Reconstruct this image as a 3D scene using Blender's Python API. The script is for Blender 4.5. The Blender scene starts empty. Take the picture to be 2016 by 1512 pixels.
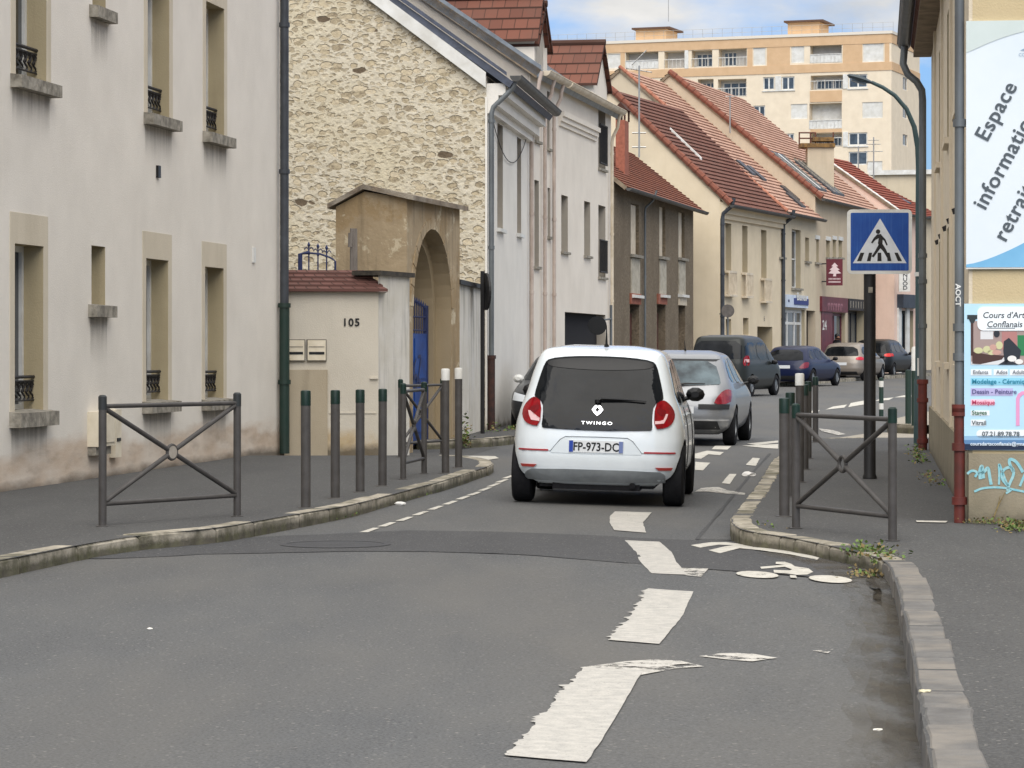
import bpy, bmesh, math, random
import numpy as np
from mathutils import Vector, Matrix
random.seed(7)
R = math.radians
scene = bpy.context.scene
C = scene.collection

# ---------------------------------------------------------------- camera, sky, sun, exposure
F = 5800.0; CX = 1008.0; HV = 690.0; HC = 1.47      # focal length in photo pixels, centre column, horizon row, eye height
cam = bpy.data.objects.new('camera', bpy.data.cameras.new('camera'))
C.objects.link(cam); scene.camera = cam
cam.location = (0, 0, HC); cam.rotation_euler = (R(90), 0, 0)
cam.data.sensor_width = 36.0; cam.data.lens = F/2016*36
cam.data.shift_y = (HV-756)/2016
cam.data.clip_start = 0.5; cam.data.clip_end = 5000

SUN_EL, SUN_AZ = 46.0, 180.0     # azimuth of the sun, clockwise from +Y
w = bpy.data.worlds.new('World'); scene.world = w; w.use_nodes = True
nt = w.node_tree; nt.nodes.clear()
N = nt.nodes.new; L = nt.links.new
out = N('ShaderNodeOutputWorld'); bg = N('ShaderNodeBackground'); sky = N('ShaderNodeTexSky')
sky.sky_type = 'NISHITA'; sky.sun_disc = False; sky.sun_elevation = R(SUN_EL); sky.sun_rotation = R(SUN_AZ)
sky.air_density = 1.0; sky.dust_density = 1.6; sky.ozone_density = 2.0
tc = N('ShaderNodeTexCoord'); mp = N('ShaderNodeMapping'); mp.inputs['Scale'].default_value = (1, 1, 2.4)
mp.inputs['Location'].default_value = (0.37, 0.0, 0.12)
no = N('ShaderNodeTexNoise'); no.inputs['Scale'].default_value = 9.0; no.inputs['Detail'].default_value = 7; no.inputs['Roughness'].default_value = .52
rp = N('ShaderNodeValToRGB'); rp.color_ramp.elements[0].position = .49; rp.color_ramp.elements[1].position = .66
no2 = N('ShaderNodeTexNoise'); no2.inputs['Scale'].default_value = 24; no2.inputs['Detail'].default_value = 5
cr2 = N('ShaderNodeValToRGB'); cr2.color_ramp.elements[0].color = (6.2, 6.2, 6.15, 1); cr2.color_ramp.elements[1].color = (8.8, 8.65, 8.4, 1)
cr2.color_ramp.elements[0].position = .3; cr2.color_ramp.elements[1].position = .7
tint = N('ShaderNodeMix'); tint.data_type = 'RGBA'; tint.blend_type = 'MULTIPLY'; tint.inputs[0].default_value = 1
tint.inputs[7].default_value = (.50, .68, 1.0, 1)
mx = N('ShaderNodeMix'); mx.data_type = 'RGBA'
sp_ = N('ShaderNodeSeparateXYZ'); L(tc.outputs['Generated'], sp_.inputs[0])
L(tc.outputs['Generated'], mp.inputs['Vector']); L(mp.outputs[0], no.inputs['Vector']); L(mp.outputs[0], no2.inputs['Vector'])
ad = N('ShaderNodeMath'); ad.operation = 'MULTIPLY_ADD'; L(sp_.outputs[2], ad.inputs[0]); ad.inputs[1].default_value = .30; L(no.outputs['Fac'], ad.inputs[2]); L(ad.outputs[0], rp.inputs[0]); L(no2.outputs['Fac'], cr2.inputs[0])
el = N('ShaderNodeMapRange'); el.inputs[1].default_value = .10; el.inputs[2].default_value = .7; el.inputs[3].default_value = .66; el.inputs[4].default_value = 1.45; L(sp_.outputs[2], el.inputs[0])
cb = N('ShaderNodeVectorMath'); cb.operation = 'SCALE'; L(cr2.outputs[0], cb.inputs[0]); L(el.outputs[0], cb.inputs['Scale'])
L(sky.outputs[0], tint.inputs[6]); L(tint.outputs[2], mx.inputs[6]); L(cb.outputs[0], mx.inputs[7]); L(rp.outputs[0], mx.inputs[0])
L(mx.outputs[2], bg.inputs['Color']); bg.inputs['Strength'].default_value = 0.135; L(bg.outputs[0], out.inputs[0])

sl = bpy.data.lights.new('sun', 'SUN'); sl.energy = 2.35; sl.angle = R(60); sl.color = (1, .95, .88)
so = bpy.data.objects.new('sun', sl); C.objects.link(so)
sd = Vector((math.sin(R(SUN_AZ))*math.cos(R(SUN_EL)), math.cos(R(SUN_AZ))*math.cos(R(SUN_EL)), math.sin(R(SUN_EL))))
so.rotation_euler = sd.to_track_quat('Z', 'Y').to_euler()
scene.view_settings.view_transform = 'Standard'; scene.view_settings.look = 'None'
scene.view_settings.gamma = 1; scene.view_settings.use_curve_mapping = False
scene.view_settings.exposure = 0.22
scene.cycles.max_bounces = 6

# ---------------------------------------------------------------- materials
def lin(c):
    if isinstance(c, str): c = [int(c[i:i+2], 16)/255 for i in (0, 2, 4)]
    return tuple([(x/12.92 if x <= .04045 else ((x+.055)/1.055)**2.4) for x in c[:3]]) + (1,)
class M:
    """small node material: base colour varied by noise over world position, optional bump"""
    def __init__(s, name, c1, c2=None, scale=3, rough=.85, bump=0, bscale=40, metal=0, spec=.4, coat=0, c3=None, s3=.6, detail=6, stretch=(1, 1, 1), lo=.35, hi=.65):
        s.m = bpy.data.materials.new(name); s.m.use_nodes = True; s.nt = s.m.node_tree
        s.b = s.nt.nodes['Principled BSDF']; b = s.b
        b.inputs['Roughness'].default_value = rough; b.inputs['Metallic'].default_value = metal
        b.inputs['Specular IOR Level'].default_value = spec; b.inputs['Coat Weight'].default_value = coat
        b.inputs['Coat Roughness'].default_value = .06
        b.inputs['Base Color'].default_value = lin(c1)
        n = s.nt.nodes.new; s.n = n; s.l = s.nt.links.new
        g = n('ShaderNodeNewGeometry'); mp = n('ShaderNodeMapping'); mp.inputs['Scale'].default_value = stretch
        s.l(g.outputs['Position'], mp.inputs['Vector']); s.pos = mp.outputs[0]; s.geo = g
        s.col = None
        if c2 is not None:
            f = s.noise(scale, detail); r = s.ramp(f, lo, hi)
            s.col = s.mix(r, lin(c1), lin(c2))
        if c3 is not None:
            f = s.noise(s3, 5); r = s.ramp(f, .45, .72)
            s.col = s.mix(r, s.col if s.col is not None else lin(c1), lin(c3))
        if s.col is not None: s.l(s.col, b.inputs['Base Color'])
        if bump:
            bn = n('ShaderNodeBump'); bn.inputs['Strength'].default_value = bump; bn.inputs['Distance'].default_value = .02
            s.l(s.noise(bscale, 5), bn.inputs['Height']); s.l(bn.outputs[0], b.inputs['Normal']); s.bump = bn
    def noise(s, scale, detail=5, vec=None, rough=.6):
        t = s.n('ShaderNodeTexNoise'); t.inputs['Scale'].default_value = scale; t.inputs['Detail'].default_value = detail
        t.inputs['Roughness'].default_value = rough
        s.l(vec or s.pos, t.inputs['Vector']); return t.outputs['Fac']
    def ramp(s, f, a, b):
        r = s.n('ShaderNodeMapRange'); r.inputs[1].default_value = a; r.inputs[2].default_value = b; r.clamp = True
        s.l(f, r.inputs[0]); return r.outputs[0]
    def mix(s, f, a, b, mode='MIX'):
        x = s.n('ShaderNodeMix'); x.data_type = 'RGBA'; x.blend_type = mode
        for v, i in ((f, 0), (a, 6), (b, 7)):
            if isinstance(v, bpy.types.NodeSocket): s.l(v, x.inputs[i])
            else: x.inputs[i].default_value = v
        return x.outputs[2]
    def math(s, op, a, b=None, clamp=False):
        x = s.n('ShaderNodeMath'); x.operation = op; x.use_clamp = clamp
        for v, i in ((a, 0), (b, 1)):
            if v is None: continue
            if isinstance(v, bpy.types.NodeSocket): s.l(v, x.inputs[i])
            else: x.inputs[i].default_value = v
        return x.outputs[0]
    def setcol(s, c): s.col = c; s.l(c, s.b.inputs['Base Color'])
    def zsep(s):
        x = s.n('ShaderNodeSeparateXYZ'); s.l(s.geo.outputs['Position'], x.inputs[0]); return x.outputs

def plaster(name, c, stain='8a8478', foot=None, foot_h=.5, amt=.35, grain=.25, streaks=True, along=1.0):
    m = M(name, c, [max(0, v-.035) for v in [int(c[i:i+2], 16)/255 for i in (0, 2, 4)]], scale=1.2, rough=.92, bump=grain, bscale=60, spec=.2)
    if streaks:
        mp = m.n('ShaderNodeMapping'); mp.inputs['Scale'].default_value = (2.6, 2.6, .22); m.l(m.geo.outputs['Position'], mp.inputs['Vector'])
        st = m.ramp(m.noise(1.3, 7, mp.outputs[0]), .52, .78)
        m.setcol(m.mix(m.math('MULTIPLY', st, amt), m.col, lin(stain)))
    if foot:
        z = m.zsep()[2]; ma = m.n('ShaderNodeMapping'); ma.inputs['Scale'].default_value = (1, along, 1); m.l(m.geo.outputs['Position'], ma.inputs['Vector']); ma = ma.outputs[0]
        h = m.math('ADD', z, m.math('MULTIPLY', m.math('SUBTRACT', m.noise(1.7, 6, ma), .5), -.8))
        f = m.math('SUBTRACT', 1.0, m.ramp(h, foot_h-.06, foot_h+.10))
        c2 = m.mix(m.ramp(m.noise(5, 6, ma), .35, .65), lin(foot), m.mix(.5, lin(c), lin(foot)))
        c2 = m.mix(m.math('MULTIPLY', m.ramp(m.noise(7, 5, ma), .5, .75), .4), c2, lin('8b7b6b'))
        m.setcol(m.mix(f, m.col, c2))
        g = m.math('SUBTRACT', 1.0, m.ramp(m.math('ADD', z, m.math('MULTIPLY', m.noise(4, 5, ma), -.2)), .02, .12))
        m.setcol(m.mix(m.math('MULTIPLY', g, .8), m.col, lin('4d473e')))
    return m.m

def tile_mat(name, c1, c2, mortar='3d2822', row=.25, wid=.22, moss='5a4a42', mossamt=.4):
    m = M(name, c1, rough=.88, spec=.2)
    uv = m.n('ShaderNodeUVMap'); br = m.n('ShaderNodeTexBrick')
    m.l(uv.outputs[0], br.inputs['Vector']); br.inputs['Scale'].default_value = 1
    br.inputs['Brick Width'].default_value = wid; br.inputs['Row Height'].default_value = row
    br.inputs['Mortar Size'].default_value = .012; br.inputs['Mortar Smooth'].default_value = .6
    br.inputs['Color1'].default_value = lin(c1); br.inputs['Color2'].default_value = lin(c2); br.inputs['Mortar'].default_value = lin(mortar)
    c = m.mix(m.math('MULTIPLY', m.ramp(m.noise(.9, 7), .48, .7), mossamt), br.outputs['Color'], lin(moss))
    m.setcol(c)
    return m.m

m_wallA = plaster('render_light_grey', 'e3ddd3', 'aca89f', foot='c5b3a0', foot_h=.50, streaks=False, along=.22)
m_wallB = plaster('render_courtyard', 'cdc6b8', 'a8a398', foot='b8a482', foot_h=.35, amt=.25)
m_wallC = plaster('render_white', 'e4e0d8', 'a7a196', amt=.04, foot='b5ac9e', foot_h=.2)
m_wallD = plaster('render_offwhite', 'e4dcd0', 'a7a196', amt=.03)
m_creamF = plaster('render_cream', 'dccdb2', 'a8987c', amt=.12)
m_creamG = plaster('render_beige', 'cdc0a8', '8f8570', amt=.25)
m_creamH = plaster('render_sand', 'c6b7a0', '8f8570', amt=.25)
m_pinkI = plaster('render_pale_pink', 'e3c8b8', 'a8988c', amt=.15)
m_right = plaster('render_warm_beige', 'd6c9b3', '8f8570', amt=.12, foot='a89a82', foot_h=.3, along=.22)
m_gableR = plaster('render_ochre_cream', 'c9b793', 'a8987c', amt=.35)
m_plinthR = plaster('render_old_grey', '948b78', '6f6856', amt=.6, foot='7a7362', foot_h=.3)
m_apt = plaster('render_peach', 'e4d6bf', 'c9a878', amt=.05, grain=.05)
m_aptO = plaster('render_orange', 'd0b08c', 'b98c58', amt=.05, grain=.05)
m_tan = plaster('limestone_tan', 'cfc5b2', 'a0957f', amt=.3)
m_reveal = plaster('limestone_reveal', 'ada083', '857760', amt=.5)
m_sill = M('stone_sill', 'a09a8e', '6b665c', scale=9, rough=.9, bump=.4).m
m_concrete = plaster('concrete_pier', 'b0a48f', '6f6657', amt=.6)
m_tile_dark = tile_mat('roof_tile_brown_red', '6b463b', '785448', '3a201c')
m_tile_pink = tile_mat('roof_tile_pink', 'bd9a88', 'a98674', '7a5c50', moss='6b4a40', mossamt=.25)
m_tile_org = tile_mat('roof_tile_orange_brown', '96644f', '85584a', '6a4638', row=.3, wid=.2)
m_tile_red = tile_mat('roof_tile_red', '94503f', '824638', '4a2018')
m_tile_dorm = tile_mat('roof_tile_dormer', '754c3f', '644238', '4a332b', row=.3, wid=.24)
m_tile_wall = tile_mat('coping_tile', '71504a', '5e423c', '33241f', row=.085, wid=.16, moss='4d403a')
m_verge = M('verge_tile', '86513f', '6f4437', scale=8, rough=.85, bump=.3).m
m_zinc = M('zinc', '8d959c', '74797e', scale=4, rough=.45, metal=.6).m
m_darkzinc = M('dark_gutter', '3a3b3c', '55534e', scale=6, rough=.5).m
m_slate = M('slate', '4f5666', '3f4450', scale=7, rough=.6, bump=.3).m
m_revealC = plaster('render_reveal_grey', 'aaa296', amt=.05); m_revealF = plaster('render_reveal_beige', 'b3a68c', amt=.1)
m_white = M('white_paint', 'dcdcd8', 'c6c4bd', scale=3, rough=.6).m
m_creampaint = M('cream_paint', 'd8ccb8', 'bfb19a', scale=4, rough=.7).m
m_pinkpipe = M('pinkish_pipe', 'c2b3a8', 'b09f93', scale=4, rough=.7).m
m_glass = M('window_glass', '1c2126', rough=.06, spec=.8).m
m_glass_blue = M('window_glass_bluish', '4a5560', '2c333c', scale=1.5, rough=.1, spec=.8).m
m_dark = M('dark_interior', '16151a', rough=.9).m  # near-black colour stands in for the shade inside openings
m_shutter = M('roller_shutter_white', 'e4e3de', 'd2d0c8', scale=2, rough=.6).m
m_iron = M('black_iron', '1d1c1d', '2e2a28', scale=20, rough=.6, metal=.2).m
m_blue = M('blue_painted_iron', '1c4a94', '163874', scale=3, rough=.5).m
m_darkblue = M('navy_painted_iron', '25305a', '323a5c', scale=8, rough=.6).m
m_steelp = M('grey_brown_bollard_paint', '3f3c3a', '4a4745', scale=9, rough=.55, bump=.1).m
m_greencap = M('dark_green_cap', '07211b', '0b2a22', scale=12, rough=.45).m
m_greenpipe = M('dark_green_pipe', '1c332c', '26352f', scale=5, rough=.5).m
m_greypipe = M('grey_zinc_pipe', '777c7e', '5f6264', scale=3, rough=.45, metal=.4, stretch=(1, 1, .4)).m
m_darkpipe = M('charcoal_pipe', '33363b', '464a50', scale=3, rough=.45).m
m_redpipe = M('red_brown_pipe', '6e2f27', '572823', scale=6, rough=.5, c3='4c2a24', s3=4).m
m_blackpost = M('black_post', '141416', '201f20', scale=5, rough=.55).m
m_brick = M('red_brick', 'a06350', '84503f', scale=9, rough=.9, bump=.3).m
m_pebble = M('pebbledash', '857763', '5f5445', scale=14, rough=.95, bump=.8, bscale=30, c3='665a49', s3=1.1).m
m_wood = M('weathered_wood', '8a837c', '6b645e', scale=6, rough=.9, bump=.5, stretch=(6, 6, .6)).m
m_woodred = M('brown_door', '5e342a', '47271f', scale=4, rough=.7).m
m_box = M('cream_plastic_box', 'dfd5c0', 'cfc4ad', scale=6, rough=.5).m
m_soffit = M('soffit_wood', '8a7a66', '6a5c4a', scale=5, rough=.85).m
m_black = M('black_plastic', '0e0e10', rough=.45).m
m_dullblack = M('dark_rubber', '17171a', '1f1f21', scale=20, rough=.85, spec=.2).m
m_antenna = M('aluminium', 'a9a9a6', rough=.4, metal=.6).m
m_paint = None
def ashlar():
    m = M('arch_stone', '9c8a6f', 'ad9b7f', scale=2.5, rough=.92, bump=.5, bscale=18, c3='9c8b70', s3=1.6)
    m.setcol(m.mix(m.ramp(m.noise(.9, 7, rough=.7), .50, .56), m.col, lin('978262')))
    m.setcol(m.mix(m.math('MULTIPLY', m.ramp(m.noise(1.5, 7, rough=.7), .57, .60), .8), m.col, lin('c4b79d')))
    mp = m.n('ShaderNodeMapping'); mp.inputs['Scale'].default_value = (6, 6, .5); m.l(m.geo.outputs['Position'], mp.inputs['Vector'])
    m.setcol(m.mix(m.math('MULTIPLY', m.ramp(m.noise(1, 6, mp.outputs[0]), .52, .75), .6), m.col, lin('5e5342')))
    return m.m
m_arch = ashlar()
def rubble():
    m = M('rubble_stone_wall', 'd9c9a6', rough=.95, spec=.15)
    nse = m.n('ShaderNodeTexNoise'); nse.inputs['Scale'].default_value = 3.2; nse.inputs['Detail'].default_value = 4
    m.l(m.pos, nse.inputs['Vector'])
    v = m.n('ShaderNodeVectorMath'); v.operation = 'MULTIPLY_ADD'
    m.l(nse.outputs['Color'], v.inputs[0]); v.inputs[1].default_value = (.16, .16, .13); m.l(m.pos, v.inputs[2])
    def stones(sc, off):
        mp = m.n('ShaderNodeMapping'); mp.inputs['Scale'].default_value = sc; mp.inputs['Location'].default_value = off; m.l(v.outputs[0], mp.inputs['Vector'])
        c = m.n('ShaderNodeTexVoronoi'); c.feature = 'F1'; c.inputs['Scale'].default_value = 1; c.inputs['Randomness'].default_value = .9; m.l(mp.outputs[0], c.inputs['Vector'])
        sep = m.n('ShaderNodeSeparateColor'); m.l(c.outputs['Color'], sep.inputs[0])
        thr = m.math('ADD', m.math('MULTIPLY', sep.outputs[0], .34), .22)
        d = m.math('ADD', c.outputs['Distance'], m.math('MULTIPLY', m.math('SUBTRACT', m.noise(22, 5), .5), .30))
        return m.ramp(m.math('SUBTRACT', thr, d), -.03, .07), sep
    s1, sep = stones((4.9, 4.9, 9.0), (0, 0, 0)); s2, sepb = stones((9.5, 9.5, 17), (3.3, 1.7, 2.2))
    s2 = m.math('MULTIPLY', s2, m.math('SUBTRACT', 1.0, s1))
    edge = m.math('SUBTRACT', 1.0, m.math('ABSOLUTE', m.math('SUBTRACT', m.math('MULTIPLY', s1, 2.0), 1.0)))
    sc = m.mix(sep.outputs[1], lin('a89a82'), lin('cabda5')); sc = m.mix(m.ramp(sep.outputs[2], .70, .76), sc, lin('8f826e'))
    sc = m.mix(m.ramp(m.noise(18, 5), .35, .85), sc, lin('cdbf9f'))
    sc = m.mix(m.ramp(sep.outputs[0], .985, .99), sc, lin('6a5d4d'))
    mort = m.mix(m.ramp(m.noise(7, 6), .3, .7), lin('d2cab8'), lin('c2b8a2'))
    mort = m.mix(m.ramp(m.noise(.6, 4), .45, .7), mort, lin('cabfa4'))
    col = m.mix(m.math('MULTIPLY', s2, .75), mort, m.mix(sepb.outputs[1], lin('95876f'), lin('c6b99e')))
    col = m.mix(s1, col, sc)
    col = m.mix(m.math('MULTIPLY', edge, m.math('MULTIPLY', m.ramp(m.noise(2.6, 4), .38, .60), .75)), col, lin('7f7059'))
    stone = m.math('ADD', s1, m.math('MULTIPLY', s2, .5))
    m.setcol(col)
    bn = m.n('ShaderNodeBump'); bn.inputs['Strength'].default_value = .8; bn.inputs['Distance'].default_value = .045
    m.l(m.math('ADD', m.math('MULTIPLY', stone, -.55), m.math('MULTIPLY', m.noise(11, 6), 1.0)), bn.inputs['Height']); m.l(bn.outputs[0], m.b.inputs['Normal'])
    return m.m
m_rubble = rubble()
def asphalt(name, c1, c2, c3, dust=None):
    m = M(name, c1, c2, scale=1.3, rough=.88, spec=.25, lo=.3, hi=.7, stretch=(1.2, .30, 1))
    gv = m.geo.outputs['Position']
    g = m.ramp(m.noise(75, 3, gv), .38, .68)
    m.setcol(m.mix(m.math('MULTIPLY', g, .55), m.col, lin(c3)))
    m.setcol(m.mix(m.math('MULTIPLY', m.ramp(m.noise(48, 2, gv), .56, .70), .45), m.col, lin('2c2c2d')))
    sp = m.n('ShaderNodeTexVoronoi'); sp.inputs['Scale'].default_value = 80; m.l(gv, sp.inputs['Vector'])
    s2 = m.n('ShaderNodeSeparateColor'); m.l(sp.outputs['Color'], s2.inputs[0])
    m.setcol(m.mix(m.math('MULTIPLY', m.ramp(s2.outputs[0], .985, .99), .35), m.col, lin('a8a49c')))
    m.setcol(m.mix(m.math('MULTIPLY', m.ramp(s2.outputs[1], .96, .97), .4), m.col, lin('303032')))
    if dust: m.setcol(m.mix(m.math('MULTIPLY', m.ramp(m.noise(.33, 5), .42, .62), .55), m.col, lin(dust)))
    # tar lines / wheel wear along the street
    bn = m.n('ShaderNodeBump'); bn.inputs['Strength'].default_value = .55; bn.inputs['Distance'].default_value = .008
    m.l(m.noise(70, 5, gv), bn.inputs['Height']); m.l(bn.outputs[0], m.b.inputs['Normal'])
    return m.m
m_road = asphalt('road_asphalt', '48494a', '555656', '767676', dust='625f5a')
m_patch = asphalt('fresh_asphalt_patch', '3d3d3e', '464647', '606061')
m_pave = asphalt('pavement_asphalt', '424242', '4e4e4d', '666564')
m_pale = asphalt('pale_concrete', '9a9286', '8a8378', 'a8a296')
m_ground = asphalt('outer_ground', '6b6862', '77736a', '8a8a80')
def kerbmat():
    m = M('kerb_stone', 'b0a898', '8e877a', scale=7, rough=.9, bump=.5, bscale=30, c3='6f6a5c', s3=1.3)
    m.setcol(m.mix(m.math('MULTIPLY', m.ramp(m.noise(3.5, 6), .48, .64), .75), m.col, lin('4f4d3a')))
    z = m.zsep()[2]; low = m.math('SUBTRACT', 1.0, m.ramp(m.math('ADD', z, m.math('MULTIPLY', m.math('SUBTRACT', m.noise(9, 5), .5), .06)), .055, .095))
    m.setcol(m.mix(m.math('MULTIPLY', low, .8), m.col, m.mix(m.ramp(m.noise(6, 5), .4, .6), lin('3d392f'), lin('4a4a30'))))
    return m.m
m_kerb = kerbmat()
m_kerb_grey = M('granite_kerb', '6e6c69', '5a5856', scale=6, rough=.85, bump=.4, bscale=40, c3='857e74', s3=2).m
def roadpaint(name, c, c2, hard=.62):
    m = M(name, c, c2, scale=14, rough=.75, spec=.3)
    a = m.math('SUBTRACT', 1.0, m.math('MAXIMUM', m.ramp(m.noise(6, 9, rough=.8), hard, hard+.05), m.math('MULTIPLY', m.ramp(m.noise(90, 3), .56, .72), .35)))
    m.l(a, m.b.inputs['Alpha'])
    return m.m
m_linep = roadpaint('road_paint', 'b8b4ac', 'a3a09a', .63)
m_worn = roadpaint('worn_road_paint', 'c2beb6', 'a8a49c', .50)
m_white_line = roadpaint('white_road_paint', 'c6c2b8', 'aeaaa0', .60)

# ---------------------------------------------------------------- mesh helpers
class MB:
    def __init__(s): s.v = []; s.f = []; s.m = []; s.uv = []; s.k = 0
    def vert(s, p): s.v.append(tuple(p)); return len(s.v)-1
    def poly(s, pts, uv=None, m=None):
        i = [s.vert(p) for p in pts]; s.f.append(i); s.m.append(s.k if m is None else m); s.uv.append(uv)
    quad = poly
    def faces(s, verts, faces, m=None):
        o = len(s.v); s.v += [tuple(p) for p in verts]
        for f in faces: s.f.append([o+i for i in f]); s.m.append(s.k if m is None else m); s.uv.append(None)
    def hexa(s, p):   # 8 points: bottom 4 (ccw), top 4
        s.faces(p, [(3, 2, 1, 0), (4, 5, 6, 7), (0, 1, 5, 4), (1, 2, 6, 5), (2, 3, 7, 6), (3, 0, 4, 7)])
    def box(s, fr, s0, s1, n0, n1, z0, z1):
        P = fr.P
        s.hexa([P(s0, n0, z0), P(s1, n0, z0), P(s1, n1, z0), P(s0, n1, z0), P(s0, n0, z1), P(s1, n0, z1), P(s1, n1, z1), P(s0, n1, z1)])
    def tube(s, pts, r, seg=10, cap=True):
        pts = [Vector(p) for p in pts]; n = len(pts); rs = r if isinstance(r, (list, tuple)) else [r]*n
        rings = []; up = None
        for i, p in enumerate(pts):
            d = (pts[min(i+1, n-1)]-pts[max(i-1, 0)]).normalized()
            if up is None: up = Vector((0, 0, 1)) if abs(d.z) < .9 else Vector((1, 0, 0))
            a = d.cross(up).normalized(); b = a.cross(d).normalized(); up = b
            rings.append([p + (a*math.cos(t)+b*math.sin(t))*rs[i] for t in [2*math.pi*j/seg for j in range(seg)]])
        o = len(s.v)
        for rg in rings: s.v += [tuple(q) for q in rg]
        def add(f): s.f.append(f); s.m.append(s.k); s.uv.append(None)
        for i in range(n-1):
            for j in range(seg):
                k = (j+1) % seg; add([o+i*seg+j, o+i*seg+k, o+(i+1)*seg+k, o+(i+1)*seg+j])
        if cap:
            add([o+j for j in range(seg)][::-1]); add([o+(n-1)*seg+j for j in range(seg)])
    def lathe(s, prof, c=(0, 0, 0), seg=20, axis='z'):
        c = Vector(c); o = len(s.v); n = len(prof)
        for r, h in prof:
            for j in range(seg):
                t = 2*math.pi*j/seg; x, y = r*math.cos(t), r*math.sin(t)
                s.v.append(tuple(c + (Vector((x, y, h)) if axis == 'z' else Vector((h, x, y)))))
        def add(f): s.f.append(f); s.m.append(s.k); s.uv.append(None)
        for i in range(n-1):
            for j in range(seg):
                k = (j+1) % seg; add([o+i*seg+j, o+i*seg+k, o+(i+1)*seg+k, o+(i+1)*seg+j])
        if prof[0][0] > 1e-5: add([o+j for j in range(seg)][::-1])
        if prof[-1][0] > 1e-5: add([o+(n-1)*seg+j for j in range(seg)])
    def prism(s, poly, fn, d0, d1):   # 2-D outline -> fn(x, y, depth), with sides
        a = [fn(x, y, d0) for x, y in poly]; b = [fn(x, y, d1) for x, y in poly]; n = len(poly)
        o = len(s.v); s.v += [tuple(p) for p in a+b]
        def add(f): s.f.append(f); s.m.append(s.k); s.uv.append(None)
        add([o+i for i in range(n)][::-1]); add([o+n+i for i in range(n)])
        for i in range(n):
            j = (i+1) % n; add([o+i, o+j, o+n+j, o+n+i])
    def text(s, body, size, fn, align='CENTER', bold=0.0, extrude=0.0, space=1.0, shear=0):
        cu = bpy.data.curves.new('t', 'FONT'); cu.body = body; cu.size = size; cu.align_x = align; cu.offset = bold
        cu.extrude = extrude; cu.resolution_u = 3; cu.space_character = space; cu.shear = shear
        ob = bpy.data.objects.new('t', cu); C.objects.link(ob)
        dg = bpy.context.evaluated_depsgraph_get(); me = bpy.data.meshes.new_from_object(ob.evaluated_get(dg))
        s.faces([fn(v.co.x, v.co.y) if not extrude else fn(v.co.x, v.co.y, v.co.z) for v in me.vertices], [tuple(p.vertices) for p in me.polygons])
        bpy.data.objects.remove(ob); bpy.data.curves.remove(cu); bpy.data.meshes.remove(me)
    def build(s, name, mats, parent=None, off=(0, 0, 0), smooth=False, merge=False):
        if not isinstance(mats, (list, tuple)): mats = [mats]
        me = bpy.data.meshes.new(name)
        O = np.array(off); V = (np.array(s.v)-O) if s.v else np.zeros((0, 3))
        me.from_pydata(V.tolist(), [], s.f)
        for m in mats: me.materials.append(m)
        me.polygons.foreach_set('material_index', s.m)
        if any(u is not None for u in s.uv):
            ul = me.uv_layers.new(name='UVMap'); k = 0
            for u, f in zip(s.uv, s.f):
                for q in range(len(f)):
                    ul.data[k].uv = u[q] if u is not None else (0, 0); k += 1
        bm = bmesh.new(); bm.from_mesh(me)
        if merge: bmesh.ops.remove_doubles(bm, verts=bm.verts, dist=1e-4)
        bmesh.ops.recalc_face_normals(bm, faces=bm.faces) if merge else None
        bm.to_mesh(me); bm.free()
        if smooth:
            me.polygons.foreach_set('use_smooth', [True]*len(me.polygons))
            if smooth != 'all': me.set_sharp_from_angle(angle=R(38))
        o = bpy.data.objects.new(name, me); C.objects.link(o)
        if parent: o.parent = parent
        return o
def tag(o, label=None, cat=None, group=None, kind=None):
    if label: o['label'] = label
    if cat: o['category'] = cat
    if group: o['group'] = group
    if kind: o['kind'] = kind
    return o
def thing(name, label, cat, loc=(0, 0, 0), group=None):
    o = bpy.data.objects.new(name, None); C.objects.link(o); o.location = loc; o.empty_display_size = .3
    return tag(o, label, cat, group)
def copy_tree(o, parent=None):
    c = o.copy(); C.objects.link(c); c.parent = parent
    for ch in [x for x in o.children]: copy_tree(ch, c)
    return c
class Fr:   # frame on the ground: s along a facade, n out of it, z up
    def __init__(s, ox, oy, tan, side=1):
        a = math.atan(tan); s.o = Vector((ox, oy, 0)); s.d = Vector((math.sin(a), math.cos(a), 0))
        s.n = Vector((math.cos(a), -math.sin(a), 0))*side
    def P(s, a, n, z): return s.o + s.d*a + s.n*n + Vector((0, 0, z))
    def su(s, u, n=0):
        k = (u-CX)/F; o = s.o + s.n*n
        return (k*o.y-o.x)/(s.d.x-k*s.d.y)
    def z(s, u, v, n=0):
        y = (s.o + s.n*n + s.d*s.su(u, n)).y; return HC+(HV-v)/F*y
    def rect(s, u0, u1, v0, v1, n=0):   # v0 top, v1 bottom measured at the middle
        um = (u0+u1)/2; a, b = s.su(u0, n), s.su(u1, n)
        return (min(a, b), max(a, b), s.z(um, v1, n), s.z(um, v0, n))
W = Fr(0, 0, 0)          # world-aligned: s = y ... use box_w instead
class WFr:
    def P(s, x, y, z): return Vector((x, y, z))
WF = WFr()
def atY(u, v, Y): return Vector(((u-CX)/F*Y, Y, HC+(HV-v)/F*Y))

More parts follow.
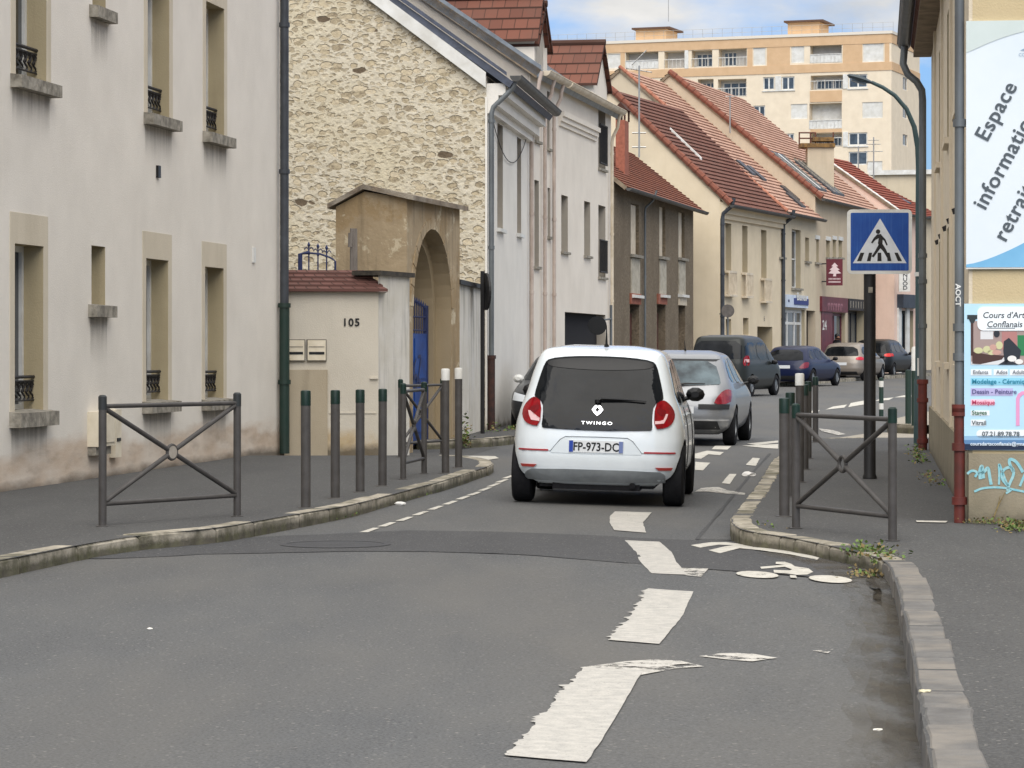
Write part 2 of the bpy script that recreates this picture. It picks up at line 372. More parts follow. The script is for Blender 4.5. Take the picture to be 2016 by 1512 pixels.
# ---------------------------------------------------------------- ground
CROWN = [(0, 0), (30, -.2), (46, 1.2), (60, 3.4), (85, 7.6), (103, 11.5), (120, 16), (170, 32), (2000, 500)]
def interp(t, x): return float(np.interp(x, [a for a, b in t], [b for a, b in t]))
LKX = [(10, -6), (19.7, -3.45), (22, -2.8), (24.4, -2.1), (26.5, -1.4), (29, -1.0), (33, -.6), (36, -.25)]
def gutter_fill(x, y):
    if y > 40 or y < 8: return 0
    k = min(max(1-(x-interp(LKX, y))/.8, 0), 1); return .032*k*k*(3-2*k)*min(1, max(0, (38-y)/3))
def rise(y): return .0045*min(max(y-60, 0), 140)
def gz(x, y):
    t = x-interp(CROWN, y); t = math.log1p(math.exp(min(t*6, 40)))/6 - .115*math.exp(-t*t) if t > -6 else 0
    t = min(max(t, 0), 1.7); f = 1 if y < 60 else max(0, 1-(y-60)/20)
    q = min(max((x-.7)/1.2, 0), 1); q = q*q*(3-2*q)
    return rise(y) - .027*t*f + .075*q*math.exp(-((y-20.0)/4.0)**2) + gutter_fill(x, y)
def GP(u, v, h=0.0):       # point of the ground (h above it) seen at photo pixel u, v
    z = h
    for _ in range(12):
        Y = F*(HC-z)/(v-HV); X = (u-CX)/F*Y; z = (gz(X, Y) if h == 0 else rise(Y)) + h
    return Vector((X, Y, z))
PZ = .13
def pave_z(y): return rise(y)+PZ
def grid_poly(outline, step, zf, mb, eps=0.0, uvs=False, sx=None, sy=None):
    bm = bmesh.new(); bm.faces.new([bm.verts.new((p[0], p[1], 0)) for p in outline])
    bmesh.ops.triangulate(bm, faces=bm.faces[:])
    xs = [p[0] for p in outline]; ys = [p[1] for p in outline]
    sx = sx or step; sy = sy or step
    for x in np.arange(math.floor(min(xs)/sx)*sx, max(xs), sx):
        bmesh.ops.bisect_plane(bm, geom=bm.verts[:]+bm.edges[:]+bm.faces[:], plane_co=(x, 0, 0), plane_no=(1, 0, 0))
    for y in np.arange(math.floor(min(ys)/sy)*sy, max(ys), sy):
        bmesh.ops.bisect_plane(bm, geom=bm.verts[:]+bm.edges[:]+bm.faces[:], plane_co=(0, y, 0), plane_no=(0, 1, 0))
    bmesh.ops.recalc_face_normals(bm, faces=bm.faces)
    for f in bm.faces:
        if f.normal.z < 0: f.normal_flip()
    bm.verts.ensure_lookup_table(); bm.verts.index_update()
    mb.faces([(v.co.x, v.co.y, zf(v.co.x, v.co.y)+eps) for v in bm.verts], [[v.index for v in f.verts] for f in bm.faces])
    bm.free()
# road / whole ground as one sheet
mb = MB()
xs = list(np.arange(-12, 20, .4))+[20, 24, 30, 40, 60, 120, 400, 1500]; xs = [-1500, -400, -100, -40, -20]+xs
ys = [-200, -50, 0, 4]+list(np.arange(7, 70, 1.0))+list(np.arange(70, 210, 5.0))+[260, 400, 800, 3000]
for y in ys:
    for x in xs: mb.v.append((x, y, gz(x, y)))
nx = len(xs)
for j in range(len(ys)-1):
    for i in range(nx-1):
        mb.f.append([j*nx+i, j*nx+i+1, (j+1)*nx+i+1, (j+1)*nx+i]); mb.m.append(0); mb.uv.append(None)
tag(mb.build('road', m_road, smooth='all'), kind='structure')

def smooth_line(pts, n=2):
    for _ in range(n):
        q = [pts[0]]
        for a, b in zip(pts[:-1], pts[1:]):
            q += [a*.75+b*.25, a*.25+b*.75]
        pts = q+[pts[-1]]
    return pts
def kerb(name, line, mat, wid=.16, stone=.8, seed=1, drop=0.0, inner=1):
    """row of kerb stones along a line of points (outer top edge); inner=+1: pavement lies left of the direction of travel"""
    rnd = random.Random(seed); mb = MB()
    pts = [Vector((p.x, p.y, 0)) for p in line]
    L_ = [0]
    for a, b in zip(pts[:-1], pts[1:]): L_.append(L_[-1]+(b-a).length)
    tot = L_[-1]
    def at(t):
        t = min(max(t, 0), tot-1e-4)
        i = max(k for k in range(len(L_)) if L_[k] <= t); f = (t-L_[i])/max(L_[i+1]-L_[i], 1e-6)
        return pts[i].lerp(pts[i+1], f)
    def nrm(t):
        d = (at(t+.06)-at(t-.06)).normalized(); return Vector((-d.y, d.x, 0))*inner
    t = 0
    while t < tot-.05:
        l = stone*rnd.uniform(.7, 1.25); e = min(t+l, tot); g = .012
        o = rnd.uniform(-.006, .006); h = rnd.uniform(-.006, .006)
        k = 4; sec = []; bl = min(.03/max(e-t, .1), .2); fr_ = (0, bl, .5, 1-bl, 1)
        for q in range(k+1):
            tt = t+g+(e-t-2*g)*fr_[q]; c = at(tt); n = nrm(tt); z = pave_z(c.y)+.004+h; b = .018
            endz = -.012 if q in (0, k) else rnd.uniform(-.004, .002)
            w_ = wid+rnd.uniform(-.008, .008)
            oo = o+rnd.uniform(-.006, .006)
            zz = [(oo-.004, -.30), (oo, z-b+endz), (oo+b, z+endz), (oo+w_-b, z+endz), (oo+w_, z-b+endz), (oo+w_, -.30)]
            sec.append([(c.x+n.x*a, c.y+n.y*a, zv) for a, zv in zz])
        v = [p for s_ in sec for p in s_]; f = []
        for q in range(k):
            for j in range(5): f.append((q*6+j, q*6+j+1, (q+1)*6+j+1, (q+1)*6+j))
        f += [tuple(range(6)), tuple(k*6+j for j in range(6))[::-1]]
        mb.faces(v, f); t = e
    return tag(mb.build(name, mat, merge=True), kind='structure')
def px_line(pix, h=PZ): return [GP(u, v, h) for u, v in pix]

# left pavement (kerb side, near to far, round nose at the far end)
Lk = [Vector((-9.5, 3, 0)), Vector((-6.9, 11, 0)), Vector((-5.2, 15.5, 0))]+px_line([(-260, 1150), (-60, 1114), (0, 1103), (90, 1086), (180, 1068), (290, 1052), (430, 1040), (520, 1023), (640, 1003), (700, 993), (800, 966), (880, 945), (940, 925), (972, 915), (968, 906), (935, 899), (880, 896)])
Lks = smooth_line(Lk)
mb = MB()
outl = [(p.x, p.y) for p in Lks]+[(-2.0, 37.6), (-16, 37.6), (-16, 3)]
grid_poly(outl, 1.5, lambda x, y: pave_z(y), mb)
tag(mb.build('pavement', m_pave), kind='structure')
kerb('kerb', Lks, m_kerb, wid=.17, stone=.95, seed=3, inner=1)
# yard entrance between the bollards and the house beyond: low and flush
mb = MB(); grid_poly([(-1.7, 37.6), (-.60, 37.6), (-.62, 41), (-.2, 44.6), (-.9, 46), (-3.2, 46), (-3.2, 37.6)], .8, lambda x, y: gz(x, y)+.003, mb)
tag(mb.build('yard_entrance', m_pave), kind='structure')
L2 = [Vector(p+(0,)) for p in ((-1.3, 43.6), (-.55, 44.4), (-.05, 45.6), (.30, 48), (.62, 50.5), (1.6, 56), (3.7, 66.5), (4.4, 78), (6.4, 92), (9.2, 103), (11.5, 110), (15.0, 121.5), (19, 133), (27, 155))]
L2s = smooth_line(L2, 2)
mb = MB(); grid_poly([(p.x, p.y) for p in L2s]+[(10, 155), (-6, 100), (-6, 43.6)], 4, lambda x, y: pave_z(y), mb)
tag(mb.build('pavement', m_pave), kind='structure')
kerb('kerb', L2s, m_kerb, wid=.16, stone=1.0, seed=5, inner=1)
# right pavement
Rk = px_line([(2010, 2300), (1905, 1800), (1850, 1590), (1832, 1512), (1815, 1410), (1800, 1310), (1783, 1225), (1766, 1155), (1752, 1112), (1730, 1098), (1690, 1086), (1620, 1071), (1540, 1055), (1470, 1046), (1441, 1034), (1439, 1015), (1465, 985), (1493, 950), (1511, 920), (1524, 900)])
Rk += [Vector((3.75, 39.5, 0)), Vector((4.05, 42.5, 0)), Vector((4.35, 44.6, 0)), Vector((4.8, 45.2, 0)), Vector((5.6, 45.4, 0))]
Rks = smooth_line(Rk)
mb = MB(); grid_poly([(p.x, p.y) for p in Rks]+[(14, 45.4), (14, 6)], 2.5, lambda x, y: pave_z(y)-.002, mb)
tag(mb.build('pavement', m_pave), kind='structure')
k_near = [p for p in Rks if p.y < 18.9]; k_far = Rks[len(k_near)-1:]
kerb('kerb', k_near, m_kerb_grey, wid=.19, stone=.68, seed=8, inner=-1)
kerb('kerb', k_far, m_kerb, wid=.17, stone=.42, seed=9, inner=-1)
# pale concrete crossing behind it, then the narrow pavement that goes on along the street
mb = MB(); grid_poly([(4.6, 45.6), (13, 45.6), (13, 54), (6.6, 54), (5.4, 50)], .5, gz, mb, .012)
tag(mb.build('side_street_crossing', m_pale), kind='structure')
R2 = [Vector(p+(0,)) for p in ((7.3, 53), (6.95, 53.6), (6.9, 54.6), (7.6, 58.5), (9.6, 66), (12.5, 75), (17, 88), (24, 104))]
R2s = smooth_line(R2, 2)
mb = MB(); grid_poly([(p.x, p.y) for p in R2s]+[(40, 104), (14, 53)], 4, lambda x, y: pave_z(y), mb)
tag(mb.build('pavement', m_pale), kind='structure')
kerb('kerb', R2s, m_kerb, wid=.16, stone=.9, seed=11, inner=-1)

def marking(name, pix, mat, eps=.008, jag=0, seed=0, worldpts=None, rag=()):
    rnd = random.Random(seed)
    pts = worldpts or [GP(u, v) for u, v in pix]
    eps = eps*.65 if eps > .0045 else eps
    q = []
    for e, (a, b) in enumerate(zip(pts, pts[1:]+pts[:1])):
        r_ = e in rag; n = max(1, int((b-a).length/(.035 if r_ else .15))); d = (b-a).normalized(); nn = Vector((-d.y, d.x, 0)); off = 0
        for i in range(n):
            p = a.lerp(b, i/n)
            if r_ and i: off = off*.45+rnd.choice((0, 0, 0, .004, .009, .016, .03))*rnd.choice((1, 1, -.4)); p = p+nn*off
            elif jag: p = p+Vector((rnd.gauss(0, .0015), rnd.gauss(0, .004), 0))
            q.append(p)
    pts = q
    mb = MB(); grid_poly([(p.x, p.y) for p in pts], .5, gz, mb, eps)
    return tag(mb.build(name, mat), kind='structure')
# darker trench patch across the street and a long patch on the right
marking('asphalt_patch', [(60, 1101), (130, 1092), (300, 1072), (480, 1060), (560, 1055), (800, 1045), (1000, 1048), (1200, 1056), (1370, 1064), (1500, 1068), (1680, 1092), (1745, 1112), (1738, 1135), (1640, 1142), (1480, 1128), (1250, 1110), (1050, 1094), (850, 1087), (700, 1086), (400, 1092), (200, 1101)], m_patch, .004, .008, 1)
marking('asphalt_patch', [(1372, 1062), (1395, 1035), (1440, 985), (1490, 925), (1520, 893), (1523, 905), (1500, 945), (1470, 985), (1441, 1015), (1443, 1034), (1478, 1048), (1560, 1062), (1500, 1066)], m_pale if False else m_road, .003)
P = 'lane_marking'
marking(P, [(1210, 1008), (1283, 1010), (1266, 1030), (1272, 1050), (1210, 1045), (1200, 1030), (1201, 1018)], m_linep, .010, .006, 2)
marking(P, [(1230, 1065), (1298, 1068), (1322, 1088), (1332, 1108), (1352, 1133), (1282, 1130), (1258, 1105), (1254, 1090)], m_linep, .010, .006, 3)
marking(P, [(1350, 1134), (1340, 1119), (1395, 1121), (1380, 1137)], m_worn, .009, .006, 4)
marking(P, [(1275, 1160), (1365, 1166), (1352, 1195), (1345, 1212), (1298, 1270), (1197, 1262), (1235, 1225), (1255, 1195)], m_linep, .010, .0035, 5, rag=(5, 6, 7))
marking(P, [(1150, 1315), (1265, 1322), (1250, 1350), (1220, 1400), (1178, 1470), (1155, 1503), (995, 1490), (1030, 1455), (1080, 1400), (1120, 1350)], m_linep, .010, .004, 6, rag=(6, 7, 8, 9))
marking(P, [(1150, 1315), (1230, 1304), (1290, 1300), (1340, 1303), (1386, 1314), (1330, 1318), (1265, 1330)], m_worn, .008, .006, 7)
marking(P, [(1376, 1294), (1420, 1288), (1470, 1287), (1530, 1297), (1480, 1304), (1430, 1300)], m_worn, .008, .006, 8)
marking(P, [(1600, 1283), (1640, 1280), (1630, 1288)], m_worn, .008, .004, 8)
# dark seam between the old and the newer surface, grit along the right gutter
mb = MB(); sm = smooth_line([GP(u, v) for u, v in ((1372, 1063), (1392, 1038), (1436, 985), (1484, 928), (1516, 893))], 2); rs_ = random.Random(3)
for a, b in zip(sm[:-1], sm[1:]):
    n = Vector((.012+rs_.random()*.012, 0, .0)); mb.poly([a-n+Vector((0, 0, .004)), b-n+Vector((0, 0, .004)), b+n+Vector((0, 0, .004)), a+n+Vector((0, 0, .004))])
tag(mb.build('asphalt_seam', m_patch), kind='structure')
gd_ = M('gutter_grit', '4f4940', '6a6253', scale=9, rough=.95, stretch=(1, .3, 1))
gd_.l(gd_.math('MULTIPLY', gd_.ramp(gd_.noise(3.5, 8, rough=.75), .40, .75), .42), gd_.b.inputs['Alpha'])
for k_, w_ in enumerate((.07, .13, .20, .28)):
    ed = [p for p in k_near+k_far[:14]]; ot = []
    for i, p in enumerate(ed):
        d = (ed[min(i+1, len(ed)-1)]-ed[max(i-1, 0)]).normalized(); ot.append(p+Vector((-d.y, d.x, 0))*w_*(1+.12*math.sin(i*1.7+k_)))
    marking('gutter_dirt', None, gd_.m, .0042+.0008*k_, worldpts=[Vector((p.x, p.y, 0)) for p in ed]+[Vector((p.x, p.y, 0)) for p in ot[::-1]])
# bike symbol and chevron on the patch
def el(cu, cv, a, b, t=0, n=16): return [(cu+a*math.cos(x), cv+b*math.sin(x)+t*math.cos(x)) for x in [2*math.pi*i/n for i in range(n)]]
Q = 'bicycle_marking'
marking(Q, el(1491, 1133, 42, 6.5, 2.5), m_white_line, .011); marking(Q, el(1635, 1142, 43, 7, 3), m_white_line, .011)
marking(Q, [(1497, 1118), (1530, 1115), (1545, 1114), (1527, 1112), (1528, 1108), (1545, 1108), (1558, 1112), (1565, 1117), (1592, 1121), (1602, 1128), (1590, 1133), (1570, 1134), (1548, 1131), (1524, 1129), (1523, 1124), (1555, 1125), (1560, 1123), (1545, 1118), (1499, 1122)], m_white_line, .011, .003, 9)
marking(Q, [(1555, 1134), (1567, 1135), (1569, 1140), (1556, 1139)], m_white_line, .011)
marking(Q, [(1360, 1075), (1400, 1069), (1430, 1069), (1480, 1075), (1560, 1086), (1614, 1100), (1609, 1104), (1560, 1094), (1480, 1083), (1456, 1081), (1417, 1091), (1395, 1085), (1430, 1077), (1445, 1075), (1415, 1074), (1378, 1080)], m_white_line, .011, .004, 10)
# markings beyond the white car
zz = [[(1401, 885), (1408, 878), (1440, 879), (1432, 886)], [(1368, 903), (1368, 894), (1392, 888), (1425, 891), (1417, 897), (1395, 895), (1380, 904)], [(1368, 926), (1369, 910), (1398, 912), (1384, 927)],
      [(1468, 916), (1482, 902), (1496, 903), (1488, 918)], [(1421, 952), (1436, 934), (1450, 934), (1437, 954)], [(1460, 878), (1532, 875), (1532, 884), (1510, 883)], [(1470, 874), (1532, 868), (1532, 872), (1490, 877)]]
for i, q in enumerate(zz): marking(P, q, m_white_line, .010, .012, 20+i)
marking(P, [(1366, 970), (1380, 962), (1400, 960), (1415, 960), (1432, 966), (1468, 972), (1466, 975), (1418, 972), (1395, 969), (1368, 969)], m_worn, .010, .012, 30)
for i, q in enumerate([[(1280, 968), (1330, 968), (1330, 974), (1282, 973)]]): pass
marking(P, [(888, 911), (893, 898), (975, 899), (982, 903), (945, 909)], m_white_line, .012, .01, 31)
# edge dashes on the left
dd = [(728, 1045), (762, 1034), (797, 1023), (828, 1012), (858, 1001), (886, 991), (912, 981), (934, 973), (955, 964), (972, 956), (988, 948), (1001, 940)]
for i, (u, v) in enumerate(dd):
    k = (v-HV)/355; marking(P, [(u-20*k, v+4*k), (u+6*k, v-4.5*k), (u+19*k, v-4.5*k), (u-3*k, v+4*k)], m_white_line, .010, .005, 40+i)
# far centre dashes
for i, q in enumerate([[(1625, 807), (1640, 801), (1668, 797), (1662, 803)], [(1610, 812), (1585, 815), (1600, 809), (1614, 808)], [(1670, 802), (1675, 794), (1702, 789), (1712, 791), (1700, 797)], [(1722, 790), (1735, 785), (1760, 783), (1750, 788)], [(1760, 783), (1778, 779), (1798, 778), (1795, 782)]]):
    marking(P, q, m_white_line, .012, .02, 60+i)
marking(P, [(1612, 845), (1640, 848), (1665, 856), (1650, 858), (1618, 850)], m_worn, .02, .01, 70)
marking(P, [(1752, 848), (1780, 846), (1775, 853), (1750, 854)], m_white_line, .02, .01, 71)
mb = MB(); p = [GP(u, v, PZ) for u, v in ((1803, 1026), (1866, 1027), (1862, 1030), (1805, 1029))]
grid_poly([(a.x, a.y) for a in p], 1, lambda x, y: pave_z(y), mb, .006); tag(mb.build('pavement_joint', m_white_line), kind='structure')
# manhole in the trench patch
c = GP(660, 1073); mb = MB()
mb.lathe([(.30, .004), (.42, .004), (.42, .006), (.37, .006), (.37, .004), (.0001, .007)], (c.x, c.y, c.z+.002), 28)
tag(mb.build('manhole_cover', M('tarred_iron', '3c3c3e', '333335', scale=9, rough=.7, bump=.4).m), 'round dark manhole cover sunk in the dark asphalt strip across the road', 'manhole cover')
# ---------------------------------------------------------------- building helpers
def facade(mb, fr, s0, s1, zb, zt, holes=(), depth=.22, n=0.0, mat=0, rmat=1, step=0):
    """front sheet with true recessed openings; holes = (s0, s1, z0, z1[, depth])"""
    ss = sorted(set([s0, s1]+[h[0] for h in holes]+[h[1] for h in holes])); zs = sorted(set([zb, zt]+[h[2] for h in holes]+[h[3] for h in holes]))
    ss = [a for a in ss if s0 <= a <= s1]; zs = [a for a in zs if zb <= a <= zt]
    for a, b in zip(ss[:-1], ss[1:]):
        for c, d in zip(zs[:-1], zs[1:]):
            m, k = (a+b)/2, (c+d)/2
            if any(h[0] < m < h[1] and h[2] < k < h[3] for h in holes): continue
            mb.poly([fr.P(a, n, c), fr.P(b, n, c), fr.P(b, n, d), fr.P(a, n, d)], m=mat)
    for h in holes:
        a, b, c, d = h[:4]; D = n-(h[4] if len(h) > 4 else depth)
        mb.poly([fr.P(a, n, c), fr.P(a, D, c), fr.P(a, D, d), fr.P(a, n, d)], m=rmat)
        mb.poly([fr.P(b, n, c), fr.P(b, D, c), fr.P(b, D, d), fr.P(b, n, d)], m=rmat)
        mb.poly([fr.P(a, n, d), fr.P(a, D, d), fr.P(b, D, d), fr.P(b, n, d)], m=rmat)
        mb.poly([fr.P(a, n, c), fr.P(a, D, c), fr.P(b, D, c), fr.P(b, n, c)], m=rmat)
def frame_mb(fr, h, D, fw=.06, ft=.05, mull=1, rail=()):
    mb = MB(); a, b, c, d = h[:4]
    mb.box(fr, a, b, D, D+ft, c, c+fw); mb.box(fr, a, b, D, D+ft, d-fw, d)
    mb.box(fr, a, a+fw, D, D+ft, c+fw, d-fw); mb.box(fr, b-fw, b, D, D+ft, c+fw, d-fw)
    for i in range(mull):
        m = a+(b-a)*(i+1)/(mull+1); mb.box(fr, m-fw*.6, m+fw*.6, D, D+ft-.004, c+fw, d-fw)
    for r in rail: mb.box(fr, a+fw, b-fw, D, D+ft-.008, r-fw*.4, r+fw*.4)
    return mb
def window(fr, h, parent, off, depth=.22, n=0.0, mf=None, mg=None, mull=1, rail=(), kind='window', label=None, fw=.06):
    D = n-(h[4] if len(h) > 4 else depth)
    if kind == 'shutter':
        mb = MB(); a, b, c, d = h[:4]; nsl = max(3, int((d-c)/.12))
        for i in range(nsl):
            z0, z1 = c+(d-c)*i/nsl, c+(d-c)*(i+1)/nsl
            mb.poly([fr.P(a, D+.03, z0), fr.P(b, D+.03, z0), fr.P(b, D+.05, z1), fr.P(a, D+.05, z1)])
            mb.poly([fr.P(a, D+.05, z1), fr.P(b, D+.05, z1), fr.P(b, D+.03, z1), fr.P(a, D+.03, z1)])
        return mb.build('roller_shutter', mf or m_shutter, parent, off)
    o = frame_mb(fr, h, D, fw=fw, mull=mull, rail=rail).build(kind, mf or m_white, parent, off)
    mb = MB(); a, b, c, d = h[:4]; mb.box(fr, a, b, D+.006, D+.016, c, d)
    mb.build('pane', mg or m_glass, o, off)
    if label: o['label'] = label
    return o
def sill(fr, h, parent, off, over=.10, out=.10, th=.09, n=0.0, mat=None, name='sill'):
    rnd = random.Random(int(h[0]*100)); mb = MB()
    a, b, c = h[0]-over, h[1]+over, h[2]
    k = 7
    for i in range(k):      # slightly worn edge
        x0, x1 = a+(b-a)*i/k, a+(b-a)*(i+1)/k; o1 = out
        P = fr.P
        mb.hexa([P(x0, n-.12, c-th), P(x1, n-.12, c-th), P(x1, n+o1, c-th), P(x0, n+o1, c-th), P(x0, n-.12, c+.015), P(x1, n-.12, c+.015), P(x1, n+o1, c-.01), P(x0, n+o1, c-.01)])
    return mb.build(name, mat or m_sill, parent, off)
def pipe(name, pts, r, mat, parent, off, seg=12, collars=(), rc=1.25):
    mb = MB(); mb.tube(pts, r, seg)
    for z in collars:
        p = None
        for a, b in zip(pts[:-1], pts[1:]):
            if min(a[2], b[2]) <= z <= max(a[2], b[2]) and abs(a[2]-b[2]) > 1e-6:
                f = (z-a[2])/(b[2]-a[2]); p = Vector(a).lerp(Vector(b), f)
        if p: mb.lathe([(r*.9, -.03), (r*rc, -.03), (r*rc, .03), (r*.9, .03)], p, seg)
    return mb.build(name, mat, parent, off, smooth=True)
def roof_slope(fr, s0, s1, n0, z0, n1, z1, mat, parent, off, course=.25, th=.025, slab=.10, name='roof', row_uv=None, undermat=None):
    """stepped tile courses from the eave (n0, z0) up to the ridge (n1, z1) for s0..s1"""
    mb = MB(); L_ = math.hypot(n1-n0, z1-z0); k = max(1, round(L_/course)); tn, tz = (n1-n0)/L_, (z1-z0)/L_
    nn, nz = -tz, tn                                  # slope normal in the (n, z) plane
    if nz < 0: nn, nz = -nn, -nz
    P = lambda s, t, h: fr.P(s, n0+tn*t+nn*h, z0+tz*t+nz*h)
    for i in range(k):
        t0, t1 = L_*i/k, L_*(i+1)/k; c = L_/k
        uv = [(s0, i*c+.002), (s1, i*c+.002), (s1, (i+1)*c-.002), (s0, (i+1)*c-.002)]
        mb.poly([P(s0, t0, th), P(s1, t0, th), P(s1, t1, 0.002), P(s0, t1, 0.002)], uv=uv)
        mb.poly([P(s0, t0, 0 if i else -slab), P(s1, t0, 0 if i else -slab), P(s1, t0, th), P(s0, t0, th)], uv=[(s0, i*c+.1), (s1, i*c+.1), (s1, i*c+.12), (s0, i*c+.12)])
    mb.k = 1
    for s in (s0, s1): mb.poly([P(s, 0, -slab), P(s, L_, -slab), P(s, L_, .002), P(s, 0, .02)])
    mb.poly([P(s0, 0, -slab), P(s1, 0, -slab), P(s1, L_, -slab), P(s0, L_, -slab)])
    return mb.build(name, [mat, undermat or m_soffit], parent, off)
def verge(fr, s, n0, z0, n1, z1, parent, off, mat=None, r=.09, name='verge_tiles', tile=.33):
    mb = MB(); L_ = math.hypot(n1-n0, z1-z0); k = max(2, int(L_/tile))
    for i in range(k):
        a, b = i/k, (i+1.12)/k
        p = fr.P(s, n0+(n1-n0)*a, z0+(z1-z0)*a+.03); q = fr.P(s, n0+(n1-n0)*min(b, 1.01), z0+(z1-z0)*min(b, 1.01)+.02)
        mb.tube([p, q], [r*1.12, r*.88], 8)
    return mb.build(name, mat or m_verge, parent, off, smooth=True)
def gutter(fr, s0, s1, n, z, parent, off, r=.07, mat=None, name='gutter'):
    mb = MB(); k = 8; prev = None
    for s in (s0, s1):
        pts = [(n+r*math.cos(t), z-r*math.sin(t)) for t in [math.pi*j/k for j in range(k+1)]]
        ring = [fr.P(s, a, b) for a, b in pts]; inner = [fr.P(s, n+(a-n)*.85, z+(b-z)*.85) for a, b in pts]
        if prev:
            for j in range(k):
                mb.poly([prev[0][j], ring[j], ring[j+1], prev[0][j+1]]); mb.poly([prev[1][j], inner[j], inner[j+1], prev[1][j+1]])
        prev = (ring, inner)
        mb.poly(ring)
    mb.tube([fr.P(s0, n+r, z), fr.P(s1, n+r, z)], .012, 6)
    return mb.build(name, mat or m_darkzinc, parent, off)
def shell(mb, fr, L_, depth, ez, rn=None, rz=None, zb=-.3, front=True, mat=0, n=0.0):
    """gable walls and back of a house whose front lies at n"""
    for s in (0, L_):
        if rn: mb.poly([fr.P(s, n, zb), fr.P(s, n, ez), fr.P(s, n-rn, rz), fr.P(s, n-depth, ez if depth > rn*1.5 else rz-(rz-ez)*(depth-rn)/rn), fr.P(s, n-depth, zb)], m=mat)
        else: mb.poly([fr.P(s, n, zb), fr.P(s, n, ez), fr.P(s, n-depth, ez), fr.P(s, n-depth, zb)], m=mat)
    mb.poly([fr.P(0, n-depth, zb), fr.P(L_, n-depth, zb), fr.P(L_, n-depth, ez), fr.P(0, n-depth, ez)], m=mat)
def stainmat():
    m = M('sooty_run_off', '4b4740', '635d52', scale=6, rough=.95, spec=.1)
    uv = m.n('ShaderNodeUVMap'); x = m.n('ShaderNodeSeparateXYZ'); m.l(uv.outputs[0], x.inputs[0])
    mp = m.n('ShaderNodeMapping'); mp.inputs['Scale'].default_value = (14, 14, 1.2); m.l(m.geo.outputs['Position'], mp.inputs['Vector'])
    n = m.ramp(m.noise(1, 6, mp.outputs[0]), .2, .8)
    a = m.math('MULTIPLY', m.math('POWER', x.outputs[1], 1.6), m.math('MULTIPLY', n, .65), True)
    m.l(a, m.b.inputs['Alpha']); return m.m
m_stain = stainmat()
def stain(fr, s0, s1, ztop, h, parent, off, n=.004):
    mb = MB(); mb.poly([fr.P(s0, n, ztop-h), fr.P(s1, n, ztop-h), fr.P(s1, n, ztop), fr.P(s0, n, ztop)], uv=[(0, 0), (1, 0), (1, 1), (0, 1)])
    return mb.build('dirt_streaks', m_stain, parent, off)

# ---------------------------------------------------------------- A: light grey house on the left
fa = Fr(-4.84, 27.9, .1526)
sA0, sA1 = -14.0, fa.su(551)
hA = thing('rendered_house', 'pale grey rendered house with tall narrow windows on the near left', 'house', fa.P(sA0, -4, 0)); oA = hA.location.copy()
zlo, zhi = 1.0, 2.50
def rr(u0, u1, z0, z1): return (fa.su(u0), fa.su(u1), z0, z1)
big = [rr(28, 85, .88, 2.50), rr(287, 331, .90, 2.50), rr(403, 440, .88, 2.48), rr(30, 91, 4.12, 5.72), rr(290, 333, 4.12, 5.70), rr(405, 441, 4.10, 5.68)]
big = [b+(.25,) for b in big]
small = [rr(180, 207, 1.95, 2.57)+(.2,), rr(182, 208, 5.08, 5.75)+(.2,)]
mb = MB(); facade(mb, fa, sA0, sA1, -.3, 9, big+small); shell(mb, fa, 0, 9, 9)
P = fa.P
mb.poly([P(sA1, 0, -.3), P(sA1, -9, -.3), P(sA1, -9, 9), P(sA1, 0, 9)]); mb.poly([P(sA0, 0, -.3), P(sA0, -9, -.3), P(sA0, -9, 9), P(sA0, 0, 9)])
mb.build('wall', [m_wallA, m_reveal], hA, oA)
roof_slope(fa, sA0-.2, sA1+.15, .35, 8.9, -4.5, 12.2, m_tile_dark, hA, oA); roof_slope(fa, sA0-.2, sA1+.15, -9.3, 8.9, -4.5, 12.2, m_tile_dark, hA, oA)
for i, h in enumerate(big):
    w_ = window(fa, h, hA, oA, mull=1)
    a, b, c, d = h[:4]; mb = MB()      # limestone surround, a few mm proud
    mb.box(fa, a-.14, a, 0, .006, c-.02, d+.30 if i < 3 else d+.25); mb.box(fa, b, b+.14, 0, .006, c-.02, d+.30 if i < 3 else d+.25); mb.box(fa, a, b, 0, .006, d, d+.30 if i < 3 else d+.25)
    mb.build('window_surround', m_tan, hA, oA)
    sill(fa, h, hA, oA, over=.15, out=.12, th=.13 if i else .15)
    stain(fa, a-.10, b+.10, c-.10, .5, hA, oA)
    # low cast-iron guard inside the opening
    mb = MB(); n = -.10; z0, z1 = c+.10, c+.33
    mb.tube([P(a, n, z1), P(b, n, z1)], .018, 6); mb.tube([P(a, n, z1-.04), P(b, n, z1-.04)], .010, 6)
    k = 7
    for j in range(k):
        x = a+(b-a)*(j+.5)/k; s = (b-a)/k*.42
        pts = [P(x+s*math.sin(t*3.0), n, z1-.05-(z1-z0-.05)*t/math.pi*1.0) for t in [math.pi*q/8 for q in range(9)]]
        mb.tube(pts, .012, 5); mb.tube([P(x-s*.8, n, z1-.05), P(x, n, z0+.09), P(x+s*.8, n, z1-.05)], .010, 5)
    mb.tube([P(a, n, z0), P(b, n, z0)], .010, 6)
    mb.build('window_guard', m_iron, hA, oA, smooth=True)
for h in small:
    window(fa, h, hA, oA, mull=0); sill(fa, h, hA, oA, over=.12, out=.10, th=.13); stain(fa, h[0]-.05, h[1]+.05, h[2]-.12, .55, hA, oA)
mb = MB(); mb.box(fa, fa.su(307), fa.su(312), 0, .03, fa.z(309, 350), fa.z(309, 326)); mb.build('air_vent', m_black, hA, oA)
mb = MB(); mb.box(fa, fa.su(496), fa.su(501), 0, .02, fa.z(498, 517), fa.z(498, 487)); mb.build('wall_clip', m_white, hA, oA)
